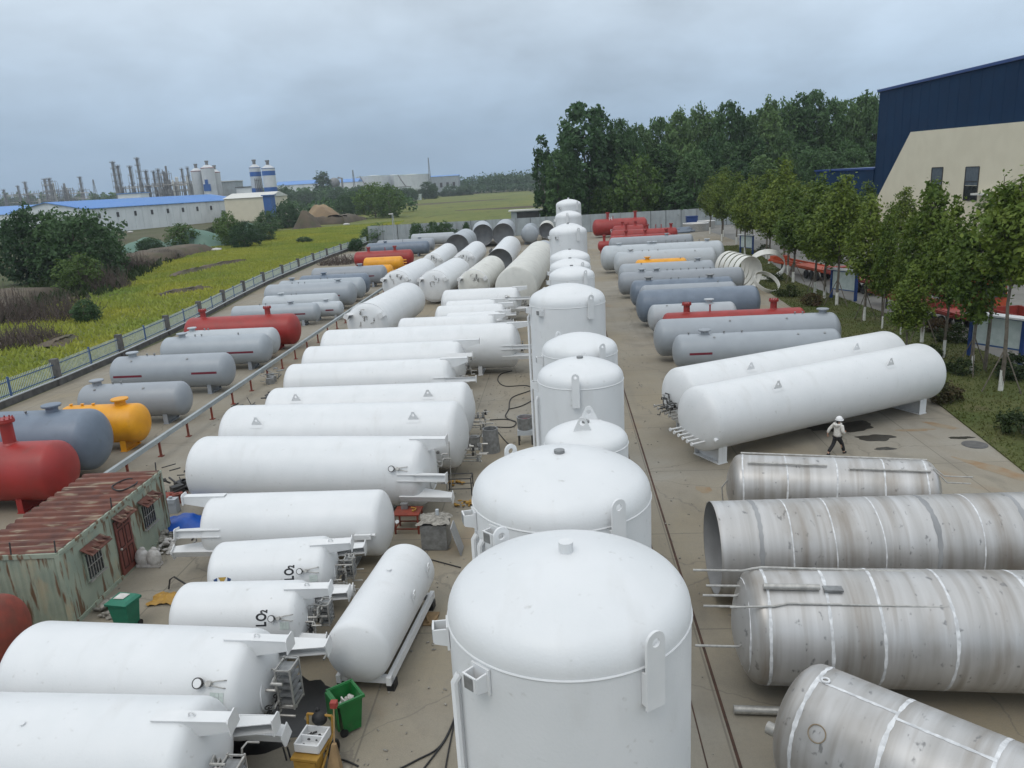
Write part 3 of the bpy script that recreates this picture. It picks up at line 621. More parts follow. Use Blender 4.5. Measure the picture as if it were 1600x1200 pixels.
# --- the lone tank set lengthwise near the camera, on a skid frame
t = Tank('small plain white tank lying lengthwise on a skid frame beside the green bin', 'white', -5.26, 18.82, 4.9, .86, 84, .3, .5, None, 'cryogenic_tank')
t.boss(.46, 3, .07, .06)
mb = MB()
for y in (-.72, .62): mb.box((0, y, .34), (4.3, .12, .22))
for x in (-2.0, 2.0): mb.box((x, -.05, .33), (.14, 1.46, .18))
mb.build('skid_frame', MT['white2'], t.root)
for x in (-1.9, 1.9):
    for y in (-.72, .62): mb = MB(); mb.box((x, y, .115), (.3, .2, .23)); mb.build('foot', MT['black'], t.root)
for u, ph in ((1.6, 72), (.1, 74)):
    t.lug(u, ph, .16, .24)
p, n, tt = t.fr(.7, -100, .02); mb = MB(); mb.box(p + n * .08, (1.1, .14, .5)); mb.build('side_cabinet', MT['white2'], t.root)
p, n, tt = t.fr(-1.1, -105, .02); mb = MB(); mb.tube([p, p + n * .18, p + n * .18 + Vector((-.9, 0, -.1))], .03); mb.build('side_pipe', MT['pipe'], t.root)

# --- white and primer tanks lying lengthwise, ends towards the camera
GL = 'tanks lying lengthwise beyond the crosswise white row'
def along(label, cx, y0, y1, r, m='white', yaw=90, **k): return Tank(label, m, cx, (y0 + y1) / 2, y1 - y0, r, yaw, .3, k.pop('hd', .3), GL, k.pop('name', 'cryogenic_tank'), **k)
for lb, cx, y0, y1, r, m, sd, yw in [('white lengthwise tank at the left front with valves on its white end ring', -15.25, 59.5, 73, 1.68, 'white', 41, 86),
    ('white lengthwise tank by the grey handrail, leftmost of the middle rank', -17.9, 83.6, 98, 1.65, 'white', 43, 87),
    ('white lengthwise tank with a row of dark valve stems on its near end', -13.4, 81.5, 96, 1.68, 'white', 45, 87),
    ('cream white lengthwise tank with dark fitting on top of its near end', -9.1, 80.8, 97, 1.65, 'cream', 47, 87.5),
    ('white lengthwise tank leftmost of the far rank, below the open grey shell', -18.2, 107, 126, 1.5, 'white', 49, 91),
    ('white lengthwise tank in the far rank beside the open white shell', -13.6, 107, 126, 1.55, 'white', 51, 90.5)]:
    t = along(lb, cx, y0, y1, r, m, yaw=yw); t.saddles(.3).pipes(-1, sd, 5, z0=.7, spread=.7, ext=.2, m='pipe', valves=4, r=.03)
    t.leg(-1, 60, l0=.1, l1=.5, dep=.5, wd=.4).leg(-1, -60, l0=.1, l1=.5, dep=.5, wd=.4)
    mb = MB(); u = -(t.L / 2 - .3 * r); mb.tube([(u - .02, 1.005 * r * math.cos(a), t.zc + 1.005 * r * math.sin(a)) for a in [2 * math.pi * i / 40 for i in range(40)]], .05, 6, True); mb.build('end_ring', MT['white2'], t.root)
t = along('huge cream primed cylinder with a flat near end, widest of the lengthwise tanks', -3.75, 74.5, 106, 2.05, 'cream', yaw=87, hd=.12, name='column_shell'); t.saddles(.3).weld([-8, 0, 8], .05, 'inner')
mb = MB(); mb.rev([(0, 1.45), (9, 1.45), (9, .01)], Matrix.Translation((t.L / 2 - .3, 0, t.zc)), 48); mb.build('end_section', MT['palegrey'], t.root)
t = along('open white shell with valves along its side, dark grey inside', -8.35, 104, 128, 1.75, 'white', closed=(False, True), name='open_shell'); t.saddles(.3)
p, n, tt = t.fr(-5, -70); mb = MB()
for i in range(6): mb.tube([p + Vector((i * .8, 0, 0)), p + Vector((i * .8, 0, 0)) + n * .35, p + Vector((i * .8 + .5, 0, .2)) + n * .35], .06)
mb.build('pipework', MT['dark'], t.root)
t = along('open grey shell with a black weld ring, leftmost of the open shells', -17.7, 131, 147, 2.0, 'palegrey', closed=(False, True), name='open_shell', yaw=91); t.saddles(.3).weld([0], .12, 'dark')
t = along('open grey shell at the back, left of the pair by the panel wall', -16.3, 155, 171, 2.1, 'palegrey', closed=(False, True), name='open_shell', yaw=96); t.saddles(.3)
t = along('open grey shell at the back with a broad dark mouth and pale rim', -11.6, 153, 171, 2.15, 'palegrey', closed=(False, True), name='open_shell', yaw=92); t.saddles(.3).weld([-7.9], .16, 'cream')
t = along('short blue grey tank at the back with its round end facing the camera', -6.2, 155, 165, 1.75, 'grey', name='pressure_vessel', hd=.6); t.saddles(.3)
t = along('small pale open shell at the back beside the tall standing tanks', -3.0, 166, 176, 1.65, 'cream', closed=(False, True), name='open_shell'); t.saddles(.3).pipes(-1, 77, 3, z0=-1, ext=.6, valves=0, y0=1.2)

# --- LPG tanks on the left behind the handrail, nearest first
GP = 'painted gas tanks on the left side behind the handrail'
def lpg(label, m, cx, cy, L, r, yaw=0, grp=GP, **k): return Tank(label, m, cx, cy, L, r, yaw, k.pop('cl', .35), .5, grp, 'gas_tank', **k)
t = lpg('rusty red tank end beside the near wall of the rusty hut', 'rustred', -17.9, 17.19, 6.2, 1.1); t.saddles(.3)
p, n, tt = t.fr(2.55, 55); mb = MB(); mb.tube([p + n * .05 + Vector((.09 * math.cos(a), 0, .09 * math.sin(a))) for a in [2 * math.pi * i / 14 for i in range(14)]], .02, 6, True); mb.build('eye_ring', MT['rustred'], t.root)
lpg('big glossy red tank with a tall bolted nozzle, right behind the hut', 'red', -25.45, 29.44, 8.68, 1.26).saddles(.27).manhole(1.9, 'tall').manhole(-1.9, 'tall', .8)
lpg('big dark blue grey tank between the red tank and the yellow tank', 'bluegrey', -27.64, 32.95, 11.96, 1.44).saddles(.3).manhole(3.7, 'low', 1.1).nozzles([2.6, .9], 10)
lpg('bright yellow short tank with yellow manhole, nearest of the yellow ones', 'yellow', -24.09, 36.86, 4.58, 1.01).saddles(.26, wdt=.3).manhole(1.05, 'low', 1.1).nozzles([-.4, -1.0, -1.6], 0, .1, .06, MT['yellow'])
lpg('small grey tank without stripes, just behind the near yellow tank', 'grey', -24.96, 41.51, 6.46, .99).saddles(.3).manhole(-2.15, 'low').nozzles([-1.2, -.7], 0).nozzles([-2, .9], 35, .04)
lpg('grey tank with two clear dark red stripes on its side', 'grey', -25.97, 48.07, 8.18, 1.11).saddles(.32).manhole(-2.6, 'low').nozzles([-1.6, -1.1], 0).nozzles([-2.4, 1.4], 35, .04).stripe(-3.52, -1.58, 90).stripe(1.75, 3.45, 88)
lpg('grey tank with flared manhole, in front of the long red tank', 'grey', -25.88, 54.61, 8.28, 1.1).saddles(.32).manhole(-2.5, 'low').nozzles([-1.5, -1.0, 1.8], 0).stripe(1.2, 3.2, 92)
lpg('pale grey tank squeezed directly before the long red tank', 'palegrey', -26.09, 57.7, 7.64, 1.05).saddles(.32).manhole(-3.0, 'low', .9).nozzles([-2, -1.7], 0)
lpg('long red tank with two tall nozzles, middle of the left row', 'red', -26.6, 61.33, 9.63, 1.28).saddles(.3).manhole(-3.2, 'mid', .9).manhole(2.3, 'mid', .9)
lpg('grey tank with red stripe, first one beyond the long red tank', 'grey', -27.95, 72.6, 8.76, .88).saddles(.32).manhole(1.6, 'low', .9).nozzles([-1.5, -.9], 0).stripe(1.5, 3.2, 92)
lpg('very small pale grey tank with a flared manhole by the handrail', 'palegrey', -23.6, 74.9, 3.4, .75).saddles(.28).manhole(0, 'low', .9).stripe(.1, .9, 92)
lpg('pale grey tank half hidden behind the very small grey tank', 'palegrey', -27.26, 78.1, 8.1, .95).saddles(.32).manhole(-2, 'low', .9).nozzles([-.9, -.4], 0)
lpg('larger grey tank with manhole near its left end and stripe at right', 'grey', -27.44, 82, 10.1, 1.3).saddles(.32).manhole(3.2, 'low').nozzles([-1.9, -1.2, -.5], 0).stripe(2.0, 3.6, 92)
lpg('grey tank third in front of the short yellow tank of the left row', 'grey', -27.74, 87.1, 10.2, 1.2).saddles(.32).manhole(-3.4, 'low').nozzles([0, .8], 0)
lpg('grey tank second in front of the short yellow tank of the left row', 'bluegrey', -27.51, 91.5, 8.7, 1.2).saddles(.32).manhole(-1.2, 'low').nozzles([1.4], 0)
lpg('grey tank directly in front of the short yellow tank of the left row', 'grey', -28.01, 100.2, 10.1, 1.2).saddles(.32).manhole(1.5, 'low').stripe(2.3, 3.6, 92)
t = lpg('yellow tank with pipe stubs on its right end, before the far red tank', 'yellow', -27.17, 116.9, 6.2, 1.0); t.saddles(.3)
for dz in (.4, 0, -.4): mb = MB(); mb.cyl((2.8, -.2, t.zc + dz), (3.6, -.2, t.zc + dz), .09); mb.build('pipe_stub', MT['yellow'], t.root)
t = Tank('small yellow capped grey tank end peeping out beside the handrail', 'yellow', -24.6, 104.5, 3.2, 1.0, 0, .35, .5, GP, 'gas_tank'); t.saddles(.28)
lpg('far red tank with two nozzles behind the striped grey tanks', 'red', -28.64, 123.8, 9.74, 1.2).saddles(.3).manhole(-2.4, 'mid', .9).manhole(1.9, 'mid', .9).nozzles([.3], 0, .5, .06, MT['red'])
lpg('blue grey tank just behind the far red tank', 'bluegrey', -30.13, 142.4, 11.9, 1.2).saddles(.32).manhole(-2.3, 'low').nozzles([1], 0, .4)
lpg('grey tank second behind the far red tank', 'grey', -29.98, 149, 11.4, 1.2).saddles(.32).manhole(2.8, 'low')
lpg('pale grey tank farthest back on the left near the panel wall', 'palegrey', -27.03, 164.3, 9.6, 1.2).saddles(.32)

# --- tanks right of the roadway, farthest last
GR = 'grey and red tanks right of the standing white tanks'
def rt(*a, **k): return lpg(*a, grp=GR, **k)
rt('pale grey tank with stripe, nearest of the row and right behind the white pair', 'grey', 11.98, 48.1, 10.4, 1.07).saddles(.32).manhole(-3.2, 'low').nozzles([-4.2, -2.0, -.9], 0).nozzles([-2.7, 2.4, 4], 30, .04).stripe(-4.3, -2.9, 88)
rt('blue grey tank second of the right row, tucked before the long red tank', 'grey', 12.18, 51.75, 12.3, 1.25).saddles(.32).manhole(5.0, 'low').nozzles([3.2, 3.7], 0).nozzles([-1.2, 2.5], 30, .04)
rt('long red tank with two tall bolted nozzles in the right row', 'red', 12.48, 57.0, 10.5, 1.0).saddles(.3).manhole(-3.4, 'mid', .95).manhole(2.9, 'mid', .95).nozzles([-1.7], 0, .5, .06, MT['red'])
rt('short grey tank directly behind the long red tank of the right row', 'palegrey', 10.03, 60.34, 6.9, 1.05).saddles(.32).manhole(1.3, 'low').nozzles([-2, -.8], 20, .04)
rt('blue grey tank without visible fittings, third behind the long red tank', 'bluegrey', 11.18, 64.54, 10.2, 1.34).saddles(.32)
rt('grey tank with bent pipe on its right end, low behind its plain neighbour', 'grey', 11.05, 68.7, 8.7, 1.25).saddles(.32).nozzles([2.6], 0)
rt('blue grey tank with dark manhole at its left, before the steel hoops', 'bluegrey', 11.17, 73.0, 9.7, 1.2).saddles(.32).manhole(-3.1, 'low', m=MT['bracket']).manhole(2.6, 'low', m=MT['bracket']).nozzles([-1, -.3, 1.6], 0)
rt('long pale grey tank with many small top nozzles, next to the steel hoops', 'grey', 12.21, 80.5, 12.9, 1.16).saddles(.32).manhole(-4.0, 'low').manhole(-2.5, 'low').nozzles([-1.4, -.8, 0, .8, 1.6, 2.3, 3], 0)
rt('grey tank in front of the half hidden yellow tank, one flared manhole at right', 'grey', 11.49, 86, 10.6, 1.29).saddles(.32).manhole(3.4, 'low').nozzles([-2.8, 3], 20)
rt('yellow tank of the right row, mostly hidden between grey tanks', 'yellow', 11.69, 92.3, 6.3, 1.15).saddles(.3).manhole(-1.6, 'low').nozzles([2.2], 15, .1)
rt('very big grey tank, nearer of the two largest in the right row', 'palegrey', 12.72, 96.6, 12.6, 1.46).saddles(.32).manhole(-4.2, 'low').nozzles([-2.8, -2, -.9], 10).nozzles([3.5], 35)
rt('very big grey tank, farther and longer of the two largest in the right row', 'palegrey', 13.15, 102.8, 16.05, 1.6).saddles(.32).manhole(-5.6, 'low').manhole(-1.6, 'low').manhole(-1.0, 'low').manhole(5.8, 'low').nozzles([.5, 1.3, 2, 3, 4, 4.8], 0, .3)
rt('grey tank directly before the cluster of far red tanks', 'grey', 14.42, 126.5, 13.5, 1.2).saddles(.32).manhole(2.5, 'low').nozzles([3.5, -3], 0)
rt('low red tank nearest of the far red cluster', 'red', 13.77, 136.4, 10.8, 1.0).saddles(.3).manhole(-2.5, 'mid').manhole(.8, 'mid').manhole(4.4, 'mid')
rt('red tank with three nozzles, longest in the far red cluster', 'red', 15.48, 147, 12.4, 1.1).saddles(.3).manhole(-3.3, 'tall').manhole(.6, 'mid').manhole(5, 'mid').nozzles([2.2, 3.2], 0, .7, .08, MT['red'])
rt('small red tank in front of the biggest far red tank', 'red', 13.47, 156.9, 6.4, 1.2).saddles(.3).manhole(-1.2, 'mid').manhole(1.4, 'mid').nozzles([0], 0, .6, .08, MT['red'])
t = rt('biggest far red tank with a white ladder near the panel wall', 'red', 12.41, 165.1, 11.5, 1.7); t.saddles(.3).manhole(-2.5, 'tall', 1.2).manhole(3.2, 'tall', 1.2).nozzles([-1.4], 0, .6, .08, MT['red'])
mb = MB()
for e in (-.25, .25): mb.tube([(-1.6 + e, -2.3, .05), (-2.0 + e, -.6, 4.1)], .05)
for i in range(9): q = i / 9 + .05; mb.tube([(-1.85 - .4 * q, -2.3 + 1.7 * q, .05 + 4.05 * q), (-1.35 - .4 * q, -2.3 + 1.7 * q, .05 + 4.05 * q)], .03, 6)
mb.build('ladder', MT['white2'], t.root)
t = rt('small red vessel standing out left of the far grey tank', 'red', 7.4, 131, 2.6, .8); t.saddles(.28).manhole(-.2, 'tall', .9)

# --- the white pair on the right
GB = 'pair of very long white tanks set at an angle'
for k, (lb, cx, cy, L, r, yw) in enumerate([('very long white tank on short saddles, nearer of the angled pair beside the walking person', 11.86, 35.77, 15, 1.44, 28.6), ('very long white tank, farther of the angled pair, dark valves on its head', 11.6, 39.4, 14.9, 1.42, 28)]):
    t = Tank(lb, 'white', cx, cy, L, r, yw, .5, .42, GB, 'cryogenic_tank'); t.saddle(-6.35, .45, 36, spread=.95).saddle(6.3, .45, 36, spread=.95).lug(-3.5, 43.5, m=MT['white2']).lug(3.5, 44, m=MT['white2'])
    for u in (-6.35, 6.3): t.weld([u - .3, u + .3], .03, 'white2', arc=(100, 260))
    mb = MB()
    for i in range(6):
        y = -.75 + .3 * i; z = t.zc - .75 + .05 * i; mb.tube([(-t.L / 2 + .35, y, z), (-t.L / 2 - .45, y, z)], .04); mb.cyl((-t.L / 2 - .45, y, z), (-t.L / 2 - .5, y, z), .08)
    mb.build('pipe_stubs', MT['white2' if k == 0 else 'pipe'], t.root)
    if k == 0: t.boss(-t.L / 2 + .4, 115, .09, .12)
    else: t.pipes(-1, 61, 9, z0=-.55, spread=.6, ext=.6, valves=6, m='dark'); p = t.fr(-6.9, 70)[0]; mb = MB(); mb.box(p + Vector((-.1, -.05, 0)), (.25, .2, .3)); mb.build('gauge_box', MT['dark'], t.root)

# --- stained stainless inner vessels
GS = 'stained stainless steel vessels at the right'
def ss(lb, cx, cy, L, r, yaw, **k): return Tank(lb, 'steel', cx, cy, L, r, yaw, .3, k.pop('hd', .5), GS, k.pop('name', 'stainless_vessel'), **k)
t = ss('shorter stained stainless vessel with thin pipes, behind the open ended one', 9.06, 25.66, 7.0, 1.1, -10.7); t.saddles(.28, m=MT['bracket']).weld([-2.95, -1.5, .1, 1.6, 2.9], .06, seed=1)
mb = MB()
for ph, a, b in ((-20, -3.0, 3.1), (25, -2.8, -.2), (30, .5, 3.0)):
    p0, n, tt = t.fr(a, ph, .06); p1 = t.fr(b, ph, .06)[0]; mb.tube([p0, p1], .035)
p0 = t.fr(3.0, 10, .06)[0]; mb.tube([p0, p0 + Vector((.45, -.2, -.35)), p0 + Vector((1.3, -.2, -.35))], .022, 6); mb.tube([p0 + Vector((.1, -.2, -.1)), p0 + Vector((.5, -.4, -.5)), p0 + Vector((1.2, -.4, -.5))], .022, 6)
mb.tube([(-3.45, -.3, t.zc + .3), (-3.65, -.3, t.zc), (-3.6, -.35, t.zc - .6), (-3.2, -.5, t.zc - .95)], .03, 6); mb.build('pipework', MT['pipe'], t.root)
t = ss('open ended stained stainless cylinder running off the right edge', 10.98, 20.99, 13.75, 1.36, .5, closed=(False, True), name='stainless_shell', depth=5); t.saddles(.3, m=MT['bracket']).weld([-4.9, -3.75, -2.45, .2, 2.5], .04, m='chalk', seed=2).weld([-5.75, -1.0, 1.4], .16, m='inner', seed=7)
t = ss('stained stainless vessel with bent pipes on its domed left end', 10.1, 16.47, 12.6, 1.37, -3.8); t.saddles(.3, m=MT['bracket']).weld([-5.62, -4.3, -3.2, -1.7, 0, 1.8], .075, seed=3).weld([-6.02], .06, seed=4)
mb = MB(); p0 = t.fr(-5.6, -12, .05)[0]; p1 = t.fr(6, -12, .05)[0]; mb.tube([p1, p0, p0 + Vector((-.45, .0, -.1)), p0 + Vector((-1.6, .1, -.15))], .03)
p0 = t.fr(-5.2, 38, .05)[0]; p1 = t.fr(6, 38, .05)[0]; mb.tube([p1, p0, p0 + Vector((-.3, -.05, -.05)), p0 + Vector((-1.3, -.05, -.1))], .025)
for i, (y, z, a, b) in enumerate([(.25, .9, .9, .45), (.05, .75, 1.0, .35), (-.1, .55, 1.0, .55), (-.7, -.15, 1.25, .3)]):
    x = -t.L / 2; mb.tube([(x + b + .3, y, t.zc + z + .3), (x + b, y, t.zc + z + .22), (x + b - .25, y, t.zc + z), (x - a + .3, y, t.zc + z)], .03)
mb.build('pipework', MT['pipe'], t.root)
p0 = t.fr(-5.7, 22, .1)[0]; mb = MB(); mb.cyl(p0, p0 + Vector((1.25, 0, 0)), .07); mb.build('thick_pipe', MT['pipe'], t.root)
p0 = t.fr(-4.4, 22, .03)[0]; mb = MB(); mb.box(p0 + Vector((.25, 0, 0)), (.42, .22, .05)); mb.build('slot_plate', MT['bracket'], t.root)
mb = MB(); mb.cyl((-t.L / 2 - .1, -1.15, .14), (-t.L / 2 + 1.9, -1.15, .14), .1); mb.box((-t.L / 2 + 1.2, -1.15, .2), (.18, .24, .3)); mb.build('ground_pipe', MT['pipe'], t.root)
t = ss('stained stainless vessel set askew at the bottom right corner', 8.57, 10.02, 11.5, 1.22, -41.4, hd=.4); t.saddles(.3, m=MT['bracket']).weld([-5.1, -3.6, -2.0, -.3], .085, seed=5).seam(-5.1, -3.6, 8).seam(-3.6, -2.0, 14)
p, n, tt = t.fr(-4.7, 55); mb = MB(); mb.tube([p + n * .01 + Vector((.16 * math.cos(a), 0, 0)) + tt * .16 * math.sin(a) for a in [2 * math.pi * i / 24 for i in range(24)]], .012, 6, True); mb.build('marked_circle', MT['rust'], t.root)
p, n, tt = t.fr(-4.95, 5, .0); mb = MB(); mb.tube([p + n * .02 + Vector((.07 * math.cos(a), .07 * math.sin(a), 0)) for a in [2 * math.pi * i / 14 for i in range(14)]], .022, 6, True); mb.build('chalk_ring', MT['chalk'], t.root)
mb = MB(); mb.cyl((-t.L / 2 + .1, -.5, t.zc - .1), (-t.L / 2 - .15, -.5, t.zc - .1), .13); mb.build('end_nozzle', MT['pipe'], t.root)

# --- standing white tanks
GV = 'standing white tanks in a single file'
def standing(label, cx, cy, r, h, lugs=(-55,), boxes=(), riser=None, cap=None, topl=False, dk=.25):
    root = thing('standing_tank', label, 'tank', (cx, cy, 0), 0, GV); hc = h - 2 * dk * r; Z = Matrix.Rotation(-math.pi / 2, 4, 'Y')
    k = 12; pr = [(.12, r * .98), (.14, r)] + [(hc * i / 4, r) for i in range(1, 5)] + [(h - tori_h(r) + d, max(.001, q)) for d, q in tori_pts(r)]
    mb = MB(); mb.rev(pr, Z, 96); mb.build('shell', MT['white'], root)
    mb = MB(); mb.tube([(r * math.cos(a), r * math.sin(a), hc) for a in [2 * math.pi * i / 72 for i in range(72)]], .016, 6, True); mb.build('seam_ring', MT['white2'], root)
    for i in range(4):
        a = math.pi / 4 + i * math.pi / 2; mb = MB(); mb.box((r * .9 * math.cos(a), r * .9 * math.sin(a), .06), (.35, .35, .12), rz=0); mb.build('foot', MT['white2'], root)
    if cap is not None:
        mb = MB(); mb.cyl((0, 0, h - .06), (0, 0, h + (.13 if cap == 'w' else .05)), .09, n=20); mb.build('top_nozzle', MT['white2'] if cap == 'w' else MT['bracket'], root)
    for az in lugs:
        a = math.radians(az); n = Vector((math.cos(a), math.sin(a), 0)); t = Vector((-math.sin(a), math.cos(a), 0)); wd = .085 * r; top = .52; hb = .42
        o = [(-wd, -hb), (wd, -hb), (wd, top - wd)] + [(wd * math.cos(q), top - wd + wd * math.sin(q)) for q in [math.pi * i / 8 for i in range(1, 8)]] + [(-wd, top - wd)]
        mb = MB(); mb.holed(o, (0, top - wd * 1.05), wd * .42, .035, mat3(t, (0, 0, 1), n, n * (r + .10) + Vector((0, 0, hc - .05)))); lg = mb.build('lifting_lug', MT['white2'], root)
        mb = MB()
        for e in (-1, 1): mb.box((0, 0, 0), (.09, .025, .40), mat3(n, t, (0, 0, 1), n * (r + .045) + t * (wd - .03) * e + Vector((0, 0, hc - .24))))
        mb.build('lug_stiffener', MT['white2'], lg)
    for az in boxes:
        a = math.radians(az); n = Vector((math.cos(a), math.sin(a), 0)); t = Vector((-math.sin(a), math.cos(a), 0)); M = mat3(n, t, (0, 0, 1), n * (r + .0) + Vector((0, 0, hc - .2)))
        mb = MB(); w2, d2, h2 = .105, .19, .115; mb.box((.015, 0, .0), (.03, .28, .32), M)
        for e in (-1, 1): mb.hexa([(.03, e * w2 - .012, -h2), (d2, e * w2 - .012, -h2 * .6), (d2, e * w2 + .012, -h2 * .6), (.03, e * w2 + .012, -h2), (.03, e * w2 - .012, h2), (d2, e * w2 - .012, h2), (d2, e * w2 + .012, h2), (.03, e * w2 + .012, h2)], M)
        mb.hexa([(.03, -w2, -h2), (d2, -w2, -h2 * .6), (d2, w2, -h2 * .6), (.03, w2, -h2), (.03, -w2, -h2 + .02), (d2, -w2, -h2 * .6 + .02), (d2, w2, -h2 * .6 + .02), (.03, w2, -h2 + .02)], M)
        mb.box((d2, 0, .035), (.022, 2 * w2, h2 * 1.6), M); bx = mb.build('bracket_box', MT['white2'], root)
        mb = MB(); mb.box((d2 + .014, 0, .035), (.01, 2 * w2 - .07, h2 * 1.35), M); mb.build('dark_plate', MT['bracket'], bx)
    if riser is not None:
        for az in riser:
            a = math.radians(az); x, y = (r + .07) * math.cos(a), (r + .07) * math.sin(a); mb = MB(); mb.tube([(x, y, .3), (x, y, hc - .5), (x * .96, y * .96, hc - .42)], .05); mb.build('riser_pipe', MT['white2'], root)
    if topl:
        for e, ang in ((-.35, 20), (.38, 20)):
            mb = MB(); z = h - .1; mb.holed([(-.24, -.06), (.24, -.06), (.2, .06), (.09, .3), (.04, .36), (-.04, .36), (-.09, .3), (-.2, .06)], (0, .22), .06, .03, mat3((1, 0, 0), (0, 0, 1), (0, -1, 0), (e * .25, e * 1.2, z))); mb.build('lifting_lug', MT['white2'], root)
            mb = MB(); mb.box((e * .25, e * 1.2, z - .03), (.6, .2, .02)); mb.build('lug_pad', MT['white2'], root)
    return root
standing('big standing white tank nearest the camera with white cap nozzle on its dome', -.08, 8.57, 1.5, 8.0, (-55, 125), (-131, -171), (-150,), 'w')
standing('big standing white tank second from the camera with a grey nozzle on its dome', -.16, 12.11, 1.5, 7.99, (-57, 125), (-133, -163), (-148, -158), 'g')
standing('small standing white tank with two triangular lugs on top, third from the camera', .42, 17.4, .99, 6.8, (), (), None, 'g', True)
standing('standing white tank with one lug facing the camera, fourth from the camera', .4, 20.98, 1.2, 7.54, (-97, 83), (-190,), (-170,), 'g')
standing('standing white tank mostly hidden, fifth from the camera, small eye at its right', .46, 24.04, 1.2, 7.64, (-59, 121), (-170,), None, None)
standing('wide standing white tank at the middle of the file with dark bracket at left', .15, 30.34, 1.5, 8.4, (-56, 124), (-132, -165), (-176,), None)
standing('standing white tank right behind the wide middle one', .5, 40.86, 1.2, 7.93, (-58,), (-165,), (-178,), 'g')
standing('standing white tank eighth from the camera, only its dome showing', .48, 45.2, 1.2, 7.9, (-58,), (-165,), None, 'g')
standing('standing white tank ninth from the camera, only a dome rim showing', .52, 49.2, 1.27, 8.05, (), (), None, 'g')
standing('tall standing white tank with two dark side brackets, tenth from the camera', .54, 58.2, 1.4, 9.13, (-60,), (-125, -160), None, 'g')
standing('standing white tank with a bare dome, third from the far end', .67, 65.4, 1.22, 8.8, (-95,), (), None, 'g')
standing('standing white tank second from the far end of the file', .75, 71.3, 1.2, 9.58, (-95,), (-165,), None, None)
standing('standing white tank at the far end of the file, tallest dome', .85, 77, 1.22, 10.45, (-50,), (-130,), None, 'w')
# ---------------------------------------------------------------- hut
hut = thing('site_hut', 'rusty pale green metal hut with a ribbed rusted roof', 'hut', (-15.25, 19.9, 0), math.radians(90 + 2.5))
# local x runs along the hut away from the camera, local y to the left; right wall is y=0
HL, HW, HH = 6.55, 2.75, 2.45
def corr(p0, p1, h0, h1, name, m, amp=.03, per=.22, thick=True):
    mb = MB(); d = Vector(p1) - Vector(p0); Ln = d.length; d.normalize(); n = Vector((d.y, -d.x, 0)); k = int(Ln / per * 4); vs = []
    pat = (0, 0, 1, 1)
    for i in range(k + 1):
        q = Vector(p0) + d * (Ln * i / k) + n * amp * pat[i % 4]
        for z in (h0, h0 + (h1 - h0) * .5, h1): vs.append((q.x, q.y, z))
    mb.add(vs, [(3 * i + j, 3 * i + 3 + j, 3 * i + 4 + j, 3 * i + 1 + j) for i in range(k) for j in (0, 1)]); return mb.build(name, m, hut, ang=20)
corr((0, HW, 0), (0, 0, 0), .08, HH - .05, 'wall', MT['hut'])
corr((0, 0, 0), (HL, 0, 0), .08, HH - .05, 'wall', MT['hut'], amp=.012, per=.6)
corr((HL, 0, 0), (HL, HW, 0), .08, HH - .05, 'wall', MT['hut']); corr((HL, HW, 0), (0, HW, 0), .08, HH - .05, 'wall', MT['hut'])
mb = MB()
for x, y in ((0, 0), (HL, 0), (0, HW), (HL, HW)): mb.box((x, y, HH / 2), (.15, .15, HH))
for y in (0, HW):
    for z in (.06, HH - .03): mb.box((HL / 2, y, z), (HL + .02, .12, .14))
for x in (0, HL):
    for z in (.06, HH - .03): mb.box((x, HW / 2, z), (.118, HW, .138))
mb.build('frame', MT['hut'], hut)
mb = MB(); per = .42; k = int(HL / per); vs = []; prof = [(0, 0), (.13, 0), (.19, .075), (.36, .075), (.42, 0)]
xs = [(i * per + a, z) for i in range(k) for a, z in prof[:-1]] + [(k * per, 0)]
sx = HL / (k * per)
for j in range(9):
    for x, z in xs: vs.append((x * sx, -.06 + (HW + .12) * j / 8, HH + .05 + z))
nx_ = len(xs); mb.add(vs, [(j * nx_ + i, j * nx_ + i + 1, (j + 1) * nx_ + i + 1, (j + 1) * nx_ + i) for j in range(8) for i in range(nx_ - 1)]); mb.build('roof', MT['hutroof'], hut, ang=20)
mb = MB(); mb.box((HL / 2, -.07, HH + .055), (HL + .06, .06, .09)); mb.build('roof_edge', MT['hut'], hut)
def hwin(x):
    mb = MB(); mb.box((x, -.05, 1.4), (.98, .05, .98)); f = mb.build('window', MT['hut'], hut)
    mb = MB(); mb.box((x, -.082, 1.4), (.84, .02, .84)); mb.build('pane', MT['glass'], f)
    mb = MB()
    for i in range(6): mb.box((x - .36 + .72 * i / 5, -.11, 1.4), (.018, .018, .86))
    mb.box((x, -.105, .92), (1.0, .10, .04)); mb.box((x, -.112, 1.4), (.84, .02, .024)); mb.build('window_bars', MT['pipe'], f)
    mb = MB(); mb.hexa([(x - .6, -.05, 2.05), (x + .6, -.05, 2.05), (x + .6, -.42, 1.86), (x - .6, -.42, 1.86), (x - .6, -.05, 2.08), (x + .6, -.05, 2.08), (x + .6, -.42, 1.885), (x - .6, -.42, 1.885)])
    for i in range(4): mb.box((x - .45 + .3 * i, -.23, 2.0), (.1, .4, .03))
    mb.build('awning', MT['hutroof'], f)
hwin(1.55); hwin(5.2)
mb = MB(); mb.box((3.45, -.05, 1.08), (.98, .05, 1.98)); dr = mb.build('door', MT['door'], hut)
mb = MB()
for x in (-.22, .22):
    for z, hh in ((.62, .62), (1.38, .62), (1.88, .16)):
        for e in (-1, 1): mb.box((3.45 + x + e * .14, -.082, z), (.035, .016, hh + .03)); mb.box((3.45 + x, -.0835, z + e * hh / 2), (.28, .016, .035))
mb.build('door_panel', MT['doortrim'], dr)
mb = MB(); mb.ball((3.03, -.12, 1.05), .045); mb.build('handle', MT['pipe'], dr)
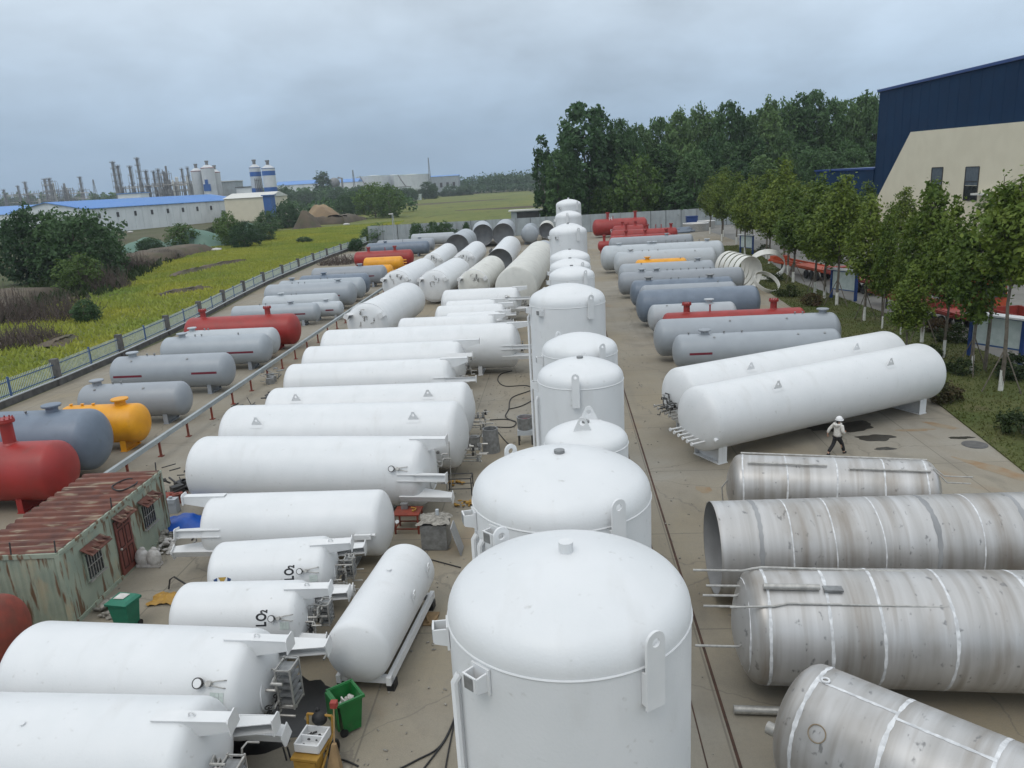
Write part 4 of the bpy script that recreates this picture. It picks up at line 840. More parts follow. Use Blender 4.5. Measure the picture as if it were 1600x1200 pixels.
mb = MB(); mb.hexa([(2.9, -.05, 2.22), (4.0, -.05, 2.22), (4.0, -.36, 2.06), (2.9, -.36, 2.06), (2.9, -.05, 2.25), (4.0, -.05, 2.25), (4.0, -.36, 2.085), (2.9, -.36, 2.085)])
for i in range(4): mb.box((3.05 + .25 * i, -.2, 2.185), (.09, .3, .03))
mb.build('awning', MT['hutroof'], hut)
for x, y in ((.0, 0.05), (.0, 1.4), (3.2, 0.05), (HL, .1)): mb = MB(); mb.cyl((x, y, HH), (x + .03, y - .02, HH + .42), .022, n=6); mb.build('rod', MT['dark'], hut)
mb = MB(); mb.tube([(5.1 + .55 * math.cos(a) * (1 + .2 * math.sin(2 * a)), .55 + .4 * math.sin(a), HH + .15) for a in [5.2 * i / 24 for i in range(25)]], .025, 6); mb.build('cable', MT['black'], hut)

# ---------------------------------------------------------------- litter round the hut
def wheelie(label, m, lid_open, loc, rz):
    r = thing('wheelie_bin', label, 'bin', loc, rz); mb = MB(); t0, t1, h = .21, .29, .96
    def ring(z, s, dd=0): return [(-s, -s * 1.15 + dd, z), (s, -s * 1.15 + dd, z), (s, s * 1.15 + dd, z), (-s, s * 1.15 + dd, z)]
    vs = ring(.06, t0) + ring(h, t1) + ring(h, t1 - .025) + ring(.55, t1 - .06)
    fs = [(3, 2, 1, 0)] + [(i, (i + 1) % 4, 4 + (i + 1) % 4, 4 + i) for i in range(4)] + [(4 + i, 4 + (i + 1) % 4, 8 + (i + 1) % 4, 8 + i) for i in range(4)] + [(8 + i, 8 + (i + 1) % 4, 12 + (i + 1) % 4, 12 + i) for i in range(4)] + [(12, 13, 14, 15)]
    mb.add(vs, fs); mb.build('body', m, r)
    mb = MB(); s = t1 + .02
    for y in (-1, 1): mb.box((0, y * s * 1.15, h - .02), (2 * s + .05, .045, .07))
    for x in (-1, 1): mb.box((x * s, 0, h - .022), (.045, 2.3 * s, .066))
    mb.build('rim', m, r)
    mb = MB()
    if lid_open: mb.box((-t1 - .07, 0, h - .36), (.05, .66, .68)); mb.box((-t1 - .04, 0, h - .02), (.10, .6, .05))
    else: mb.hexa([(-.33, -.38, h + .02), (.36, -.38, h + .02), (.36, .38, h + .02), (-.33, .38, h + .02), (-.25, -.3, h + .10), (.28, -.3, h + .07), (.28, .3, h + .07), (-.25, .3, h + .10)])
    mb.build('lid', m, r)
    for y in (-.25, .25): mb = MB(); mb.cyl((-.22, y - .03, .1), (-.22, y + .03, .1), .1, n=16); mb.build('wheel', MT['black'], r)
    return r
p = G(546, 1136); b1 = wheelie('open green wheelie bin full of rubbish, its lid hanging back', MT['green'], True, (p.x, p.y, 0), math.radians(38))
R_ = random.Random(4); mb = MB()
for i in range(14): mb.ball((R_.uniform(-.16, .16), R_.uniform(-.2, .2), .62 + R_.uniform(0, .14)), (R_.uniform(.05, .1), R_.uniform(.04, .09), R_.uniform(.04, .08)), None, 7, 5)
mb.box((-.1, -.05, .78), (.03, .15, .2)); tr = mb.build('rubbish', MT['bag'], None, (p.x, p.y, 0)); tr.rotation_euler = (0, 0, math.radians(38)); tag(tr, 'heap of white and grey rubbish filling the open green bin', 'rubbish')
mb = MB(); mb.tube([(.305, -.08 + .05 * math.cos(a), .6 + .065 * math.sin(a)) for a in [2 * math.pi * i / 16 for i in range(16)]], .007, 5, True); mb.box((.303, -.08, .61), (.012, .02, .06)); mb.build('white_mark', MT['white2'], b1)
p = G(201, 982); b2 = wheelie('closed green wheelie bin with a white sheet on its lid beside the hut', MT['teal'], False, (p.x, p.y, 0), math.radians(-100))
mb = MB(); mb.hexa([(-.2, -.2, 1.045), (.12, -.22, 1.035), (.1, .1, 1.035), (-.18, .14, 1.045), (-.2, -.2, 1.055), (.12, -.22, 1.045), (.1, .1, 1.045), (-.18, .14, 1.055)]); o = mb.build('white_sheet', MT['bag'], None, (p.x, p.y, .02)); tag(o, 'small white sheet lying on the closed green bin lid', 'sheet'); o.rotation_euler = (0, 0, -1.7)
def heap(name, label, cat, px, py, n, a, b, h, m, seed, sz=(.08, .2)):
    R_ = random.Random(seed); p = G(px, py); mb = MB()
    for i in range(n):
        t = R_.uniform(0, 6.28); q = math.sqrt(R_.random()); z = h * (1 - q) * R_.random() + .05; s = R_.uniform(*sz)
        M = Matrix.Translation((a * q * math.cos(t), b * q * math.sin(t), z)) @ Matrix.Rotation(R_.uniform(-.7, .7), 4, 'X') @ Matrix.Rotation(R_.uniform(0, 3), 4, 'Z'); mb.ball((0, 0, 0), (s, s * R_.uniform(.5, 1), s * R_.uniform(.25, .6)), M, 8, 5)
    o = mb.build(name, m, None, (p.x, p.y, 0)); return tag(o, label, cat)
heap('rag_pile', 'grey and white pile of rags against the hut by the closed bin', 'rag pile', 178, 955, 46, .55, .45, .5, MT['rag'], 1)
heap('rag_pile', 'pale stone like rubble heap on a low crate past the hut door', 'rubble heap', 240, 842, 60, .75, .45, .7, MT['rag'], 2)
heap('rag_pile', 'grey broken insulation pieces lying in front of the white sacks', 'rubble heap', 262, 858, 36, .4, .5, .4, MT['bag'], 3, (.07, .15))
for px, py, lb in ((225, 884, 'white woven sack standing nearest the red hut door'), (243, 884, 'slumped white woven sack beside another sack, farther from the hut door')):
    p = G(px, py); mb = MB(); mb.ball((0, 0, .3), (.26, .2, .36), None, 12, 9); mb.ball((.03, .02, .62), (.12, .08, .10), None, 8, 5); mb.box((0, 0, .06), (.42, .3, .1)); o = mb.build('woven_sack', MT['bag'], None, (p.x, p.y, 0), 60); tag(o, lb, 'sack', 'white sacks by the hut')
def drape(name, label, cat, px, py, a, b, h, m, seed):
    R_ = random.Random(seed); p = G(px, py); n = 14; vs = []
    ph = [R_.uniform(0, 6) for _ in range(6)]
    for i in range(n):
        for j in range(n):
            x, y = (i / (n - 1) - .5) * 2, (j / (n - 1) - .5) * 2; z = h * max(0, 1 - x * x * .9 - y * y * .8) + .06 * abs(math.sin(3 * x + ph[0]) * math.sin(4 * y + ph[1])) + .05 * abs(math.sin(7 * x + 2 * y + ph[2])) + .012
            vs.append((a * x * (1 + .1 * math.sin(5 * y + ph[3])), b * y * (1 + .12 * math.sin(4 * x + ph[4])), z))
    mb = MB(); mb.add(vs, [(i * n + j, (i + 1) * n + j, (i + 1) * n + j + 1, i * n + j + 1) for i in range(n - 1) for j in range(n - 1)]); o = mb.build(name, m, None, (p.x, p.y, 0), 60); return tag(o, label, cat)
drape('tarpaulin', 'crumpled bright blue tarpaulin on the ground past the hut', 'tarpaulin', 291, 822, .95, .75, .4, MT['tarp'], 3)
drape('ochre_tray', 'bent ochre metal tray lying between the hut and the LO2 tanks', 'tray', 262, 938, .5, .35, .12, MT['ochre'], 5)
p = G(271, 925); mb = MB(); mb.tube([(-.2, .1, .06), (-.1, .1, .4), (.05, .1, .5), (.5, .15, .1), (.9, .3, .05)], .03); o = mb.build('bent_handle', MT['dark'], None, (p.x, p.y, 0)); tag(o, 'bent dark iron handle rising from the ochre tray', 'iron handle')
# iron scrap and racks between the hut and the white tanks
def scrap(label, px, py, n, a, b, h, seed, m='dark'):
    R_ = random.Random(seed); p = G(px, py); mb = MB()
    for i in range(n):
        q = Vector((R_.uniform(-a, a), R_.uniform(-b, b), R_.uniform(.05, h))); d = Vector((R_.uniform(-1, 1), R_.uniform(-1, 1), R_.uniform(-.3, .3))).normalized() * R_.uniform(.25, .8); mb.tube([q - d * .5, q + d * .5], R_.uniform(.02, .05), 6)
    for i in range(3): mb.box((R_.uniform(-a, a) * .6, R_.uniform(-b, b) * .6, .2), (.5, .35, .4), rz=R_.uniform(0, 3))
    o = mb.build('scrap_iron', MT[m], None, (p.x, p.y, 0)); return tag(o, label, 'scrap iron')
scrap('dark scrap iron and rails stacked just past the end of the hut', 278, 765, 26, .9, 1.3, .8, 3, 'dark'); scrap('thin dark iron rods piled by the left end of the white lying tanks', 400, 640, 26, .7, 3.0, .7, 4, 'dark')
scrap('small heap of rusty iron offcuts beside the blue tarpaulin', 268, 790, 12, .5, .5, .5, 5, 'rustred'); scrap('grey iron frame pieces at the left end of the far white tanks', 425, 595, 16, .5, 1.6, .9, 6, 'bracket')
p = G(272, 800); mb = MB(); mb.box((0, 0, .3), (.42, .34, .6)); mb.cyl((-.05, 0, .6), (-.05, 0, .68), .07); mb.box((.0, -.18, .45), (.34, .02, .08)); o = mb.build('grey_canister', MT['palegrey'], None, (p.x, p.y, 0)); tag(o, 'pale grey square canister standing at the hut corner by the tarpaulin', 'canister')

# ---------------------------------------------------------------- work things between the rows
p = G(640, 828); tb = thing('work_table', 'rust red steel work table between the lying and standing tanks', 'table', (p.x, p.y, 0), math.radians(-3))
mb = MB(); mb.box((0, 0, .76), (1.0, .8, .05)); mb.build('table_top', MT['rustred'], tb)
for x in (-.44, .44):
    for y in (-.34, .34): mb = MB(); mb.box((x, y, .365), (.06, .06, .73)); mb.build('leg', MT['rustred'], tb)
mb = MB()
for y in (-.34, .34): mb.box((0, y, .2), (.82, .04, .04))
for x in (-.44, .44): mb.box((x, 0, .21), (.04, .62, .04))
mb.build('stretcher', MT['rustred'], tb)
q = Vector((p.x, p.y, .787)); mb = MB(); mb.box((-.15, .2, .10), (.24, .2, .2)); mb.box((-.15, .2, .205), (.26, .22, .02)); o = mb.build('tin_box', MT['bracket'], None, q); tag(o, 'small grey tin box on the rust red work table', 'box')
mb = MB(); mb.tube([(.2, -.1, .03), (.3, -.1, .06), (.3, .1, .04), (.1, .2, .03)], .025); mb.ball((.22, -.12, .04), .045); o = mb.build('welding_torch', MT['ochre'], None, q); tag(o, 'ochre handled tool lying on the rust red work table', 'tool')
p = G(683, 852); cb = thing('welding_cabinet', 'grey metal cabinet covered with a dirty grey sheet', 'cabinet', (p.x, p.y, 0), math.radians(-2)); mb = MB(); mb.box((0, 0, .5), (.92, .85, .9)); mb.box((0, 0, .03), (.86, .8, .05)); mb.build('body', MT['bracket'], cb)
o = drape('cover_sheet', None, None, 0, 400, .55, .52, .14, MT['rag'], 9); o.parent = cb; o.location = (0, 0, .95)
mb = MB(); mb.box((.08, .1, 1.2), (.1, .12, .28)); mb.build('switch_lever', MT['palegrey'], cb)
p = G(722, 862); mb = MB(); mb.box((0, 0, .5), (.04, .7, 1.05), Matrix.Rotation(-.28, 4, 'Y')); mb.box((-.03, .1, .55), (.03, .6, .8), Matrix.Rotation(-.28, 4, 'Y')); o = mb.build('leaning_panel', MT['inner'], None, (p.x, p.y, .05)); tag(o, 'dark grey panel leaning against the covered grey cabinet', 'panel')
p = G(768, 705); mb = MB(); mb.rev([(0, .42), (1.15, .36), (1.15, .32), (.5, .33), (.5, .001)], Matrix.Rotation(-math.pi / 2, 4, 'Y'), 28); mb.box((0, .32, .3), (.1, .2, .3)); o = mb.build('grey_drum', MT['bracket'], None, (p.x, p.y, 0)); tag(o, 'open tapered grey drum standing beside the second big standing tank', 'drum')
p = G(822, 692); ds = thing('drum_stand', 'grey drum with a dark red open top on a square stand', 'drum', (p.x, p.y, 0)); mb = MB(); mb.rev([(.75, .36), (1.35, .40), (1.35, .36), (1.15, .34), (1.15, .001)], Matrix.Rotation(-math.pi / 2, 4, 'Y'), 28); mb.build('drum', MT['bracket'], ds)
mb = MB(); mb.cyl((0, 0, 1.155), (0, 0, 1.17), .33, n=26); mb.build('red_lining', MT['stripe'], ds); mb = MB(); mb.box((0, 0, .62), (.75, .7, .24)); mb.build('tray', MT['palegrey'], ds)
for x in (-.32, .32):
    for y in (-.3, .3): mb = MB(); mb.box((x, y, .25), (.07, .07, .5)); mb.build('leg', MT['dark'], ds)
p = G(765, 680); mb = MB(); mb.box((0, 0, .02), (.75, .5, .03)); mb.box((.1, .15, .09), (.3, .12, .1)); o = mb.build('white_board', MT['white2'], None, (p.x, p.y, 0)); tag(o, 'white board lying on the ground beyond the open grey drum', 'board')
p = G(742, 700); mb = MB(); mb.box((0, 0, .35), (.5, .35, .5)); mb.box((.0, 0, .62), (.3, .2, .06)); mb.cyl((-.3, -.2, .15), (-.3, .2, .15), .15); mb.tube([(.25, 0, .5), (.5, 0, .9), (.5, .2, .9)], .02); o = mb.build('wire_feeder', MT['bracket'], None, (p.x, p.y, 0)); tag(o, 'dark grey wheeled welding machine beside the open drum', 'welding machine')
p = G(720, 770); mb = MB()
for x in (-.5, .5):
    for y in (-.3, .3): mb.tube([(x, y, 0), (x, y, .75)], .025, 6)
for y in (-.3, .3): mb.tube([(-.5, y, .74), (.5, y, .74)], .025, 6); mb.tube([(-.5, y, .3), (.5, y, .3)], .02, 6)
for x in (-.5, .5): mb.tube([(x, -.3, .74), (x, .3, .74)], .025, 6)
o = mb.build('iron_trestle', MT['dark'], None, (p.x, p.y, 0)); tag(o, 'dark open iron frame in front of the wide white tank end', 'iron frame')
heap('yellow_tools', 'heap of ochre and grey tools beside the second standing tank', 'tool heap', 724, 790, 16, .4, .3, .35, MT['ochre'], 8, (.05, .14))
heap('yellow_bag', 'ochre cloth lying below the open iron frame', 'cloth', 712, 757, 10, .35, .25, .2, MT['ochre'], 12, (.06, .16))
p = G(706, 772); mb = MB(); mb.cyl((0, 0, 0), (.05, 0, 2.3), .022); o = mb.build('upright_pole', MT['pipe'], None, (p.x, p.y, 0)); tag(o, 'thin upright pole behind the covered grey cabinet', 'pole')
p = G(674, 968); mb = MB(); mb.box((0, 0, .03), (.4, .7, .03)); mb.box((-.15, .1, .09), (.05, .8, .06), rz=.3); mb.box((.12, -.1, .07), (.08, .5, .03), rz=-.2); o = mb.build('cardboard', MT['wood'], None, (p.x, p.y, 0)); tag(o, 'brown plywood scraps on the ground right of the lengthwise small tank', 'plywood scraps')
# tool cart
p = G(495, 1196); ct = thing('tool_cart', 'ochre tool cart with a white tray of tools at the bottom edge', 'cart', (p.x, p.y, 0), math.radians(-8))
mb = MB(); mb.box((0, -.15, .55), (.62, .7, .06)); mb.box((0, -.3, .3), (.5, .4, .4)); mb.build('deck', MT['ochre'], ct)
mb = MB()
for x in (-.3, .3): mb.tube([(x, -.5, .1), (x, .35, .6), (x, .42, 1.0)], .03); 
mb.tube([(-.3, .42, 1.0), (.3, .42, 1.0)], .03); mb.build('handle', MT['ochre'], ct)
for x in (-.36, .36): mb = MB(); mb.tube([(x, .2 + .22 * math.cos(a), .26 + .22 * math.sin(a)) for a in [2 * math.pi * i / 20 for i in range(20)]], .04, 8, True); mb.build('wheel', MT['black'], ct)
p2 = Vector((p.x, p.y, 0)) + Vector((.0, -.02, .6)); mb = MB(); mb.box((0, 0, .03), (.56, .62, .04))
for x in (-.27, .27): mb.box((x, 0, .12), (.035, .62, .2))
for y in (-.3, 0, .3): mb.box((0, y, .115), (.52, .035, .19))
o = mb.build('tool_tray', MT['white2'], None, p2); tag(o, 'white two compartment tray on the ochre tool cart', 'tray'); o.rotation_euler = (0, 0, -.14)
R_ = random.Random(6); mb = MB()
for i in range(10): q = Vector((R_.uniform(-.2, .2), R_.uniform(-.24, .24), .1)); d = Vector((R_.uniform(-.1, .1), R_.uniform(-.1, .1), .03)); mb.tube([q, q + d], .025, 6)
o = mb.build('tools', MT['dark'], None, p2); tag(o, 'dark hand tools inside the white tray of the cart', 'tools')
mb = MB(); mb.ball((.05, .42, .32), (.18, .15, .17), None, 12, 8); mb.ball((0, .5, .46), (.06, .06, .09), None, 8, 6); o = mb.build('welding_mask', MT['black'], None, p2); tag(o, 'black welding mask resting on the cart behind the white tray', 'welding mask')
bp = p2 + Vector((.42, .1, -.6)); mb = MB(); mb.cyl((0, 0, .02), (0, 0, .08), .16); mb.cyl((0, 0, .3), (.02, .1, 1.05), .018); o = thing('broom', 'broom with straw head and red topped handle leaning by the cart', 'broom', bp)
mb = MB(); mb.tube([(.0, .3, 1.25), (.05, -.1, .55)], .018); mb.build('handle', MT['wood'], o); mb = MB(); mb.hexa([(-.12, -.35, .05), (.22, -.4, .05), (.22, -.2, .08), (-.12, -.2, .08), (.0, -.15, .6), (.1, -.15, .6), (.1, -.08, .6), (.0, -.08, .6)]); mb.build('straw_head', MT['wood'], o)
mb = MB(); mb.box((0, .33, 1.28), (.15, .14, .14)); mb.build('red_cap', MT['trailer'], o)
p = G(448, 1188); mb = MB()
for e in (0, .1): mb.tube([(e, 0, 0), (e - .04, 0, .35)], .02, 6)
o = mb.build('iron_pins', MT['dark'], None, (p.x, p.y, 0)); tag(o, 'two short dark iron pins standing left of the tool cart', 'iron pins')
# hoses and cables on the concrete
def hose(label, px, r=.022, m='black', z=.03):
    pts = [G(*q) for q in px]; out_ = []
    for i in range(len(pts) - 1):
        a, b, c, d = pts[max(i - 1, 0)], pts[i], pts[i + 1], pts[min(i + 2, len(pts) - 1)]
        for k in range(6): t = k / 6; out_.append(.5 * ((2 * b) + (-a + c) * t + (2 * a - 5 * b + 4 * c - d) * t * t + (-a + 3 * b - 3 * c + d) * t ** 3) + Vector((0, 0, z)))
    out_.append(pts[-1] + Vector((0, 0, z))); mb = MB(); mb.tube(out_, r, 7); o = mb.build('hose', MT[m], None); tag(o, label, 'hose', 'black hoses on the concrete')
hose('black hose running from the tool cart along the bottom edge', [(560, 1199), (540, 1190), (520, 1185), (505, 1170)])
hose('black hose looping down beside the nearest standing tank, leftmost strand', [(716, 1110), (690, 1165), (650, 1190), (600, 1215)])
hose('black hose beside the nearest standing tank, middle strand', [(717, 1100), (700, 1150), (672, 1190), (640, 1230)], .02)
hose('black hose hugging the nearest standing tank, rightmost strand', [(718, 1090), (708, 1140), (700, 1180), (690, 1240)], .018)
hose('dark hose curving from the pipes towards the standing tanks, farther loop', [(800, 580), (783, 585), (778, 595), (790, 604), (822, 603), (830, 610), (800, 622), (795, 640), (790, 652), (805, 660)], .03)
hose('dark hose from the lying tank valves to the drum with red top', [(765, 657), (790, 656), (806, 660), (800, 668), (775, 668)], .03)
hose('dark hose branching right to the wide standing tank', [(795, 640), (815, 635), (834, 625)], .03)
hose('dark hose past the covered cabinet to the nearest big tank', [(660, 872), (690, 880), (720, 888)], .02)
hose('dark hose lying by the grey drum', [(775, 672), (790, 690), (800, 700), (790, 700)], .025)
hose('black cable on the ground between hut and tanks by the sacks', [(300, 845), (320, 820), (345, 822), (355, 812)], .03)

R_ = random.Random(77); mb = MB()
for i in range(700):
    if i < 420: x, y = R_.uniform(-5.5, -1.9), R_.uniform(11, 50)
    elif i < 560: x, y = R_.uniform(1.7, 5.5), R_.uniform(10, 60)
    else: x, y = R_.uniform(-21, -13), R_.uniform(20, 60)
    s_ = R_.uniform(.015, .05); M = Matrix.Translation((x, y, .012)) @ Matrix.Rotation(R_.uniform(0, 3), 4, 'Z') @ Matrix.Rotation(R_.uniform(-.4, .4), 4, 'X'); mb.box((0, 0, s_ * .3), (s_ * R_.uniform(.7, 3), s_, s_ * .5), M)
o = mb.build('litter', MT['rag'], None); tag(o, 'small chips and crumbs strewn over the concrete between the tanks', 'litter', None, 'stuff')

# ---------------------------------------------------------------- handrail, fences
RX = [(-22.0, 31.0), (-22.6, 63.7), (-23.3, 95.1)]
hr = thing('guard_rail', 'long grey guard rail on short red brown posts beside the left tank row', 'guard rail', (-22, 31, 0))
def rail_pt(y): return -20.35 - (y - 30) * .0190
mb = MB(); y0, y1 = 22., 98.; mb.hexa([(rail_pt(y0) + 22 - .09, y0 - 31, .78), (rail_pt(y0) + 22 + .09, y0 - 31, .78), (rail_pt(y1) + 22 + .09, y1 - 31, .78), (rail_pt(y1) + 22 - .09, y1 - 31, .78), (rail_pt(y0) + 22 - .09, y0 - 31, 1.0), (rail_pt(y0) + 22 + .09, y0 - 31, 1.0), (rail_pt(y1) + 22 + .09, y1 - 31, 1.0), (rail_pt(y1) + 22 - .09, y1 - 31, 1.0)]); mb.build('rail', MT['sheet'], hr)
y = 26.
while y < 96: mb = MB(); x = rail_pt(y) + 22; mb.box((x, y - 31, .38), (.09, .09, .77)); mb.box((x, y - 31, .02), (.24, .24, .04)); mb.build('post', MT['rustred'], hr); y += 3.1
FX = [(-36.9, 24), (-36.9, 33), (-36.6, 42), (-36.5, 51.5), (-36.9, 60.5), (-37.7, 70), (-38.7, 79), (-40, 88), (-41.2, 97), (-42.4, 107), (-43.2, 117), (-44, 127), (-44.6, 137), (-45.1, 147), (-45.4, 158), (-45.6, 170), (-45.8, 182)]
fc = thing('boundary_fence', 'white picket boundary fence with blue rails and dark concrete pillars', 'fence', (0, 0, 0))
for i in range(len(FX) - 1):
    a = Vector((*FX[i], 0)); b = Vector((*FX[i + 1], 0)); d = (b - a); Ln = d.length; d.normalize(); rz = math.atan2(d.y, d.x); M = Matrix.Translation(a) @ Matrix.Rotation(rz, 4, 'Z')
    mb = MB(); mb.box((Ln / 2, 0, .22), (Ln, .25, .5), M); mb.build('base_wall', MT['conc'], fc)
    mb = MB(); mb.box((0, 0, .95), (.46, .46, 1.95), M); mb.build('pillar', MT['conc'], fc)
    mb = MB(); mb.box((Ln / 2, 0, 1.1), (.12, .12, 1.45), M); mb.build('post', MT['bluefence'], fc)
    mb = MB(); n = int((Ln - .5) / .16)
    for k in range(n): mb.box((.3 + .16 * k, 0, 1.12), (.055, .02, 1.2), M)
    mb.build('picket_panel', MT['picket'], fc)
    mb = MB()
    for z in (.68, 1.52): mb.box((Ln / 2, -.03, z), (Ln - .4, .04, .06), M)
    mb.build('rail', MT['bluefence'], fc)
mb = MB(); mb.tube([(x + .55, y, .62) for x, y in FX], .06, 8); o = mb.build('wall_pipe', MT['palegrey'], None); tag(o, 'thin grey pipe running along the inside of the boundary fence', 'pipe')
pw = thing('panel_wall', 'tall grey sheet panel wall with dark posts closing the yard', 'wall', (0, 183, 0)); px_ = -45.5; R_ = random.Random(2)
while px_ < 58:
    yy = (px_ + 45) * .02; mb = MB(); mb.box((px_ + 1.75, yy, 2.0), (3.44, .06, 4.0)); mb.box((px_ + 1.75, yy - .04, 2.0), (3.44, .04, .06)); mb.build('panel', MT['sheet'], pw)
    mb = MB(); mb.box((px_, yy - .05, 2.05), (.11, .12, 4.1)); mb.build('post', MT['dark'] if R_.random() < .4 else MT['bracket'], pw); px_ += 3.5
q = A(822, 338, 196); sh = thing('pump_shed', 'small grey flat roofed concrete shed behind the panel wall', 'shed', (q.x, 196, 0)); mb = MB(); mb.box((0, 0, 2.6), (7.2, 4, 5.2)); mb.build('wall', MT['sheet'], sh); mb = MB(); mb.box((0, 0, 5.35), (8.4, 5, .3)); mb.build('roof', MT['cream'], sh); mb = MB(); mb.box((.6, -2.02, 3.8), (5.6, .08, 2.3)); mb.build('opening', MT['dark'], sh)
q = A(616, 368, 160); ps = thing('lattice_pole', 'thin grey lattice light pole at the far left corner of the yard', 'pole', (q.x, 160, 0)); mb = MB()
for a in range(3):
    t = a * 2.1; mb.tube([(.45 * math.cos(t), .45 * math.sin(t), 0), (.12 * math.cos(t), .12 * math.sin(t), 7.2)], .05, 6)
for z in range(7): mb.tube([((.45 - .045 * z) * math.cos(a * 2.1), (.45 - .045 * z) * math.sin(a * 2.1), z + (.5 if a % 2 else 0)) for a in range(4)], .03, 5)
mb.build('mast', MT['palegrey'], ps); mb = MB(); mb.box((-.3, 0, 7.3), (.9, .4, .2)); mb.build('lamp_head', MT['cream'], ps)

# stock at the far right: dished heads, steel hoops
for i, (px, py, a, lb) in enumerate([(1051, 353, 2.4, 'round flat steel vessel head nearest the red tanks'), (1074, 351, 2.6, 'round flat steel vessel head under the blue box'), (1087, 361, 2.7, 'largest round steel vessel head with a drum like side'), (1103, 357, 1.9, 'round steel vessel head nearest the street trees')]):
    p = G(px, py); mb = MB(); h = 1.6; mb.rev([(0, a * .98), (h, a), (h + .02, a - .08), (h - .5, a * .8), (h - .9, .001)], Matrix.Rotation(-math.pi / 2, 4, 'Y'), 36); o = mb.build('vessel_head', MT['pipe'], None, (p.x, p.y, .02)); tag(o, lb, 'vessel head', 'steel vessel heads on the ground')
    mb = MB(); mb.tube([(a * math.cos(t), a * math.sin(t), h + .03) for t in [2 * math.pi * k / 36 for k in range(36)]], .07, 6, True); mb.build('pale_rim', MT['white2'], o)
p = A(1088, 348, 172); mb = MB(); mb.box((0, 0, 1.9), (2.4, 1.8, 1.5)); mb.box((0, 0, 2.68), (2.6, 2.0, .12)); mb.box((0, 0, .6), (2, 1.5, 1.2)); o = mb.build('blue_box', MT['blue'], None, (p.x, 178, 0)); tag(o, 'blue metal box by the grey panel wall', 'box')
p = G(1068, 364); mb = MB(); R_ = random.Random(9)
for i in range(7): mb.tube([(R_.uniform(-2.4, -.5), -.6 + .2 * i, .2 + .13 * i), (R_.uniform(.5, 2.6), -.6 + .22 * i, .25 + .13 * i)], .22, 8)
o = mb.build('pipe_bundle', MT['bluegrey'], None, (p.x, p.y, 0)); tag(o, 'dark blue grey bundle of pipes right of the far red tanks', 'pipe bundle')
hp = [(18.95 + .14 * i, 88.7 - 1.5 * i, 1.75, -68 + 2 * i) for i in range(5)]
for i, (x, y, r, rz) in enumerate(hp):
    mb = MB(); mb.rev([(-.33, r), (.33, r), (.33, r - .05), (-.33, r - .05), (-.33, r)], None, 56); o = mb.build('steel_hoop', MT['cream'], None, (x, y, r)); o.rotation_euler = (0, 0, math.radians(rz)); tag(o, f'pale rolled steel hoop standing upright, {ORD[i]} from the far end of the stack', 'hoop', 'rolled steel hoops')
mb = MB(); mb.rev([(-.45, 1.95), (.45, 1.95), (.45, 1.9), (-.45, 1.9), (-.45, 1.95)], None, 60); o = mb.build('steel_hoop', MT['cream'], None, (22.9, 88.2, 1.75)); o.rotation_euler = (0, math.radians(32), math.radians(-100)); tag(o, 'big pale steel hoop leaning over the others at their right', 'hoop', 'rolled steel hoops')
mb = MB(); mb.rev([(-.2, 1.4), (.2, 1.4), (.2, 1.35), (-.2, 1.35), (-.2, 1.4)], None, 60); o = mb.build('steel_hoop', MT['cream'], None, (20.9, 80.4, 1.0)); o.rotation_euler = (0, math.radians(-50), math.radians(-60)); tag(o, 'pale steel hoop lying half tilted on the grass nearest the camera', 'hoop', 'rolled steel hoops')

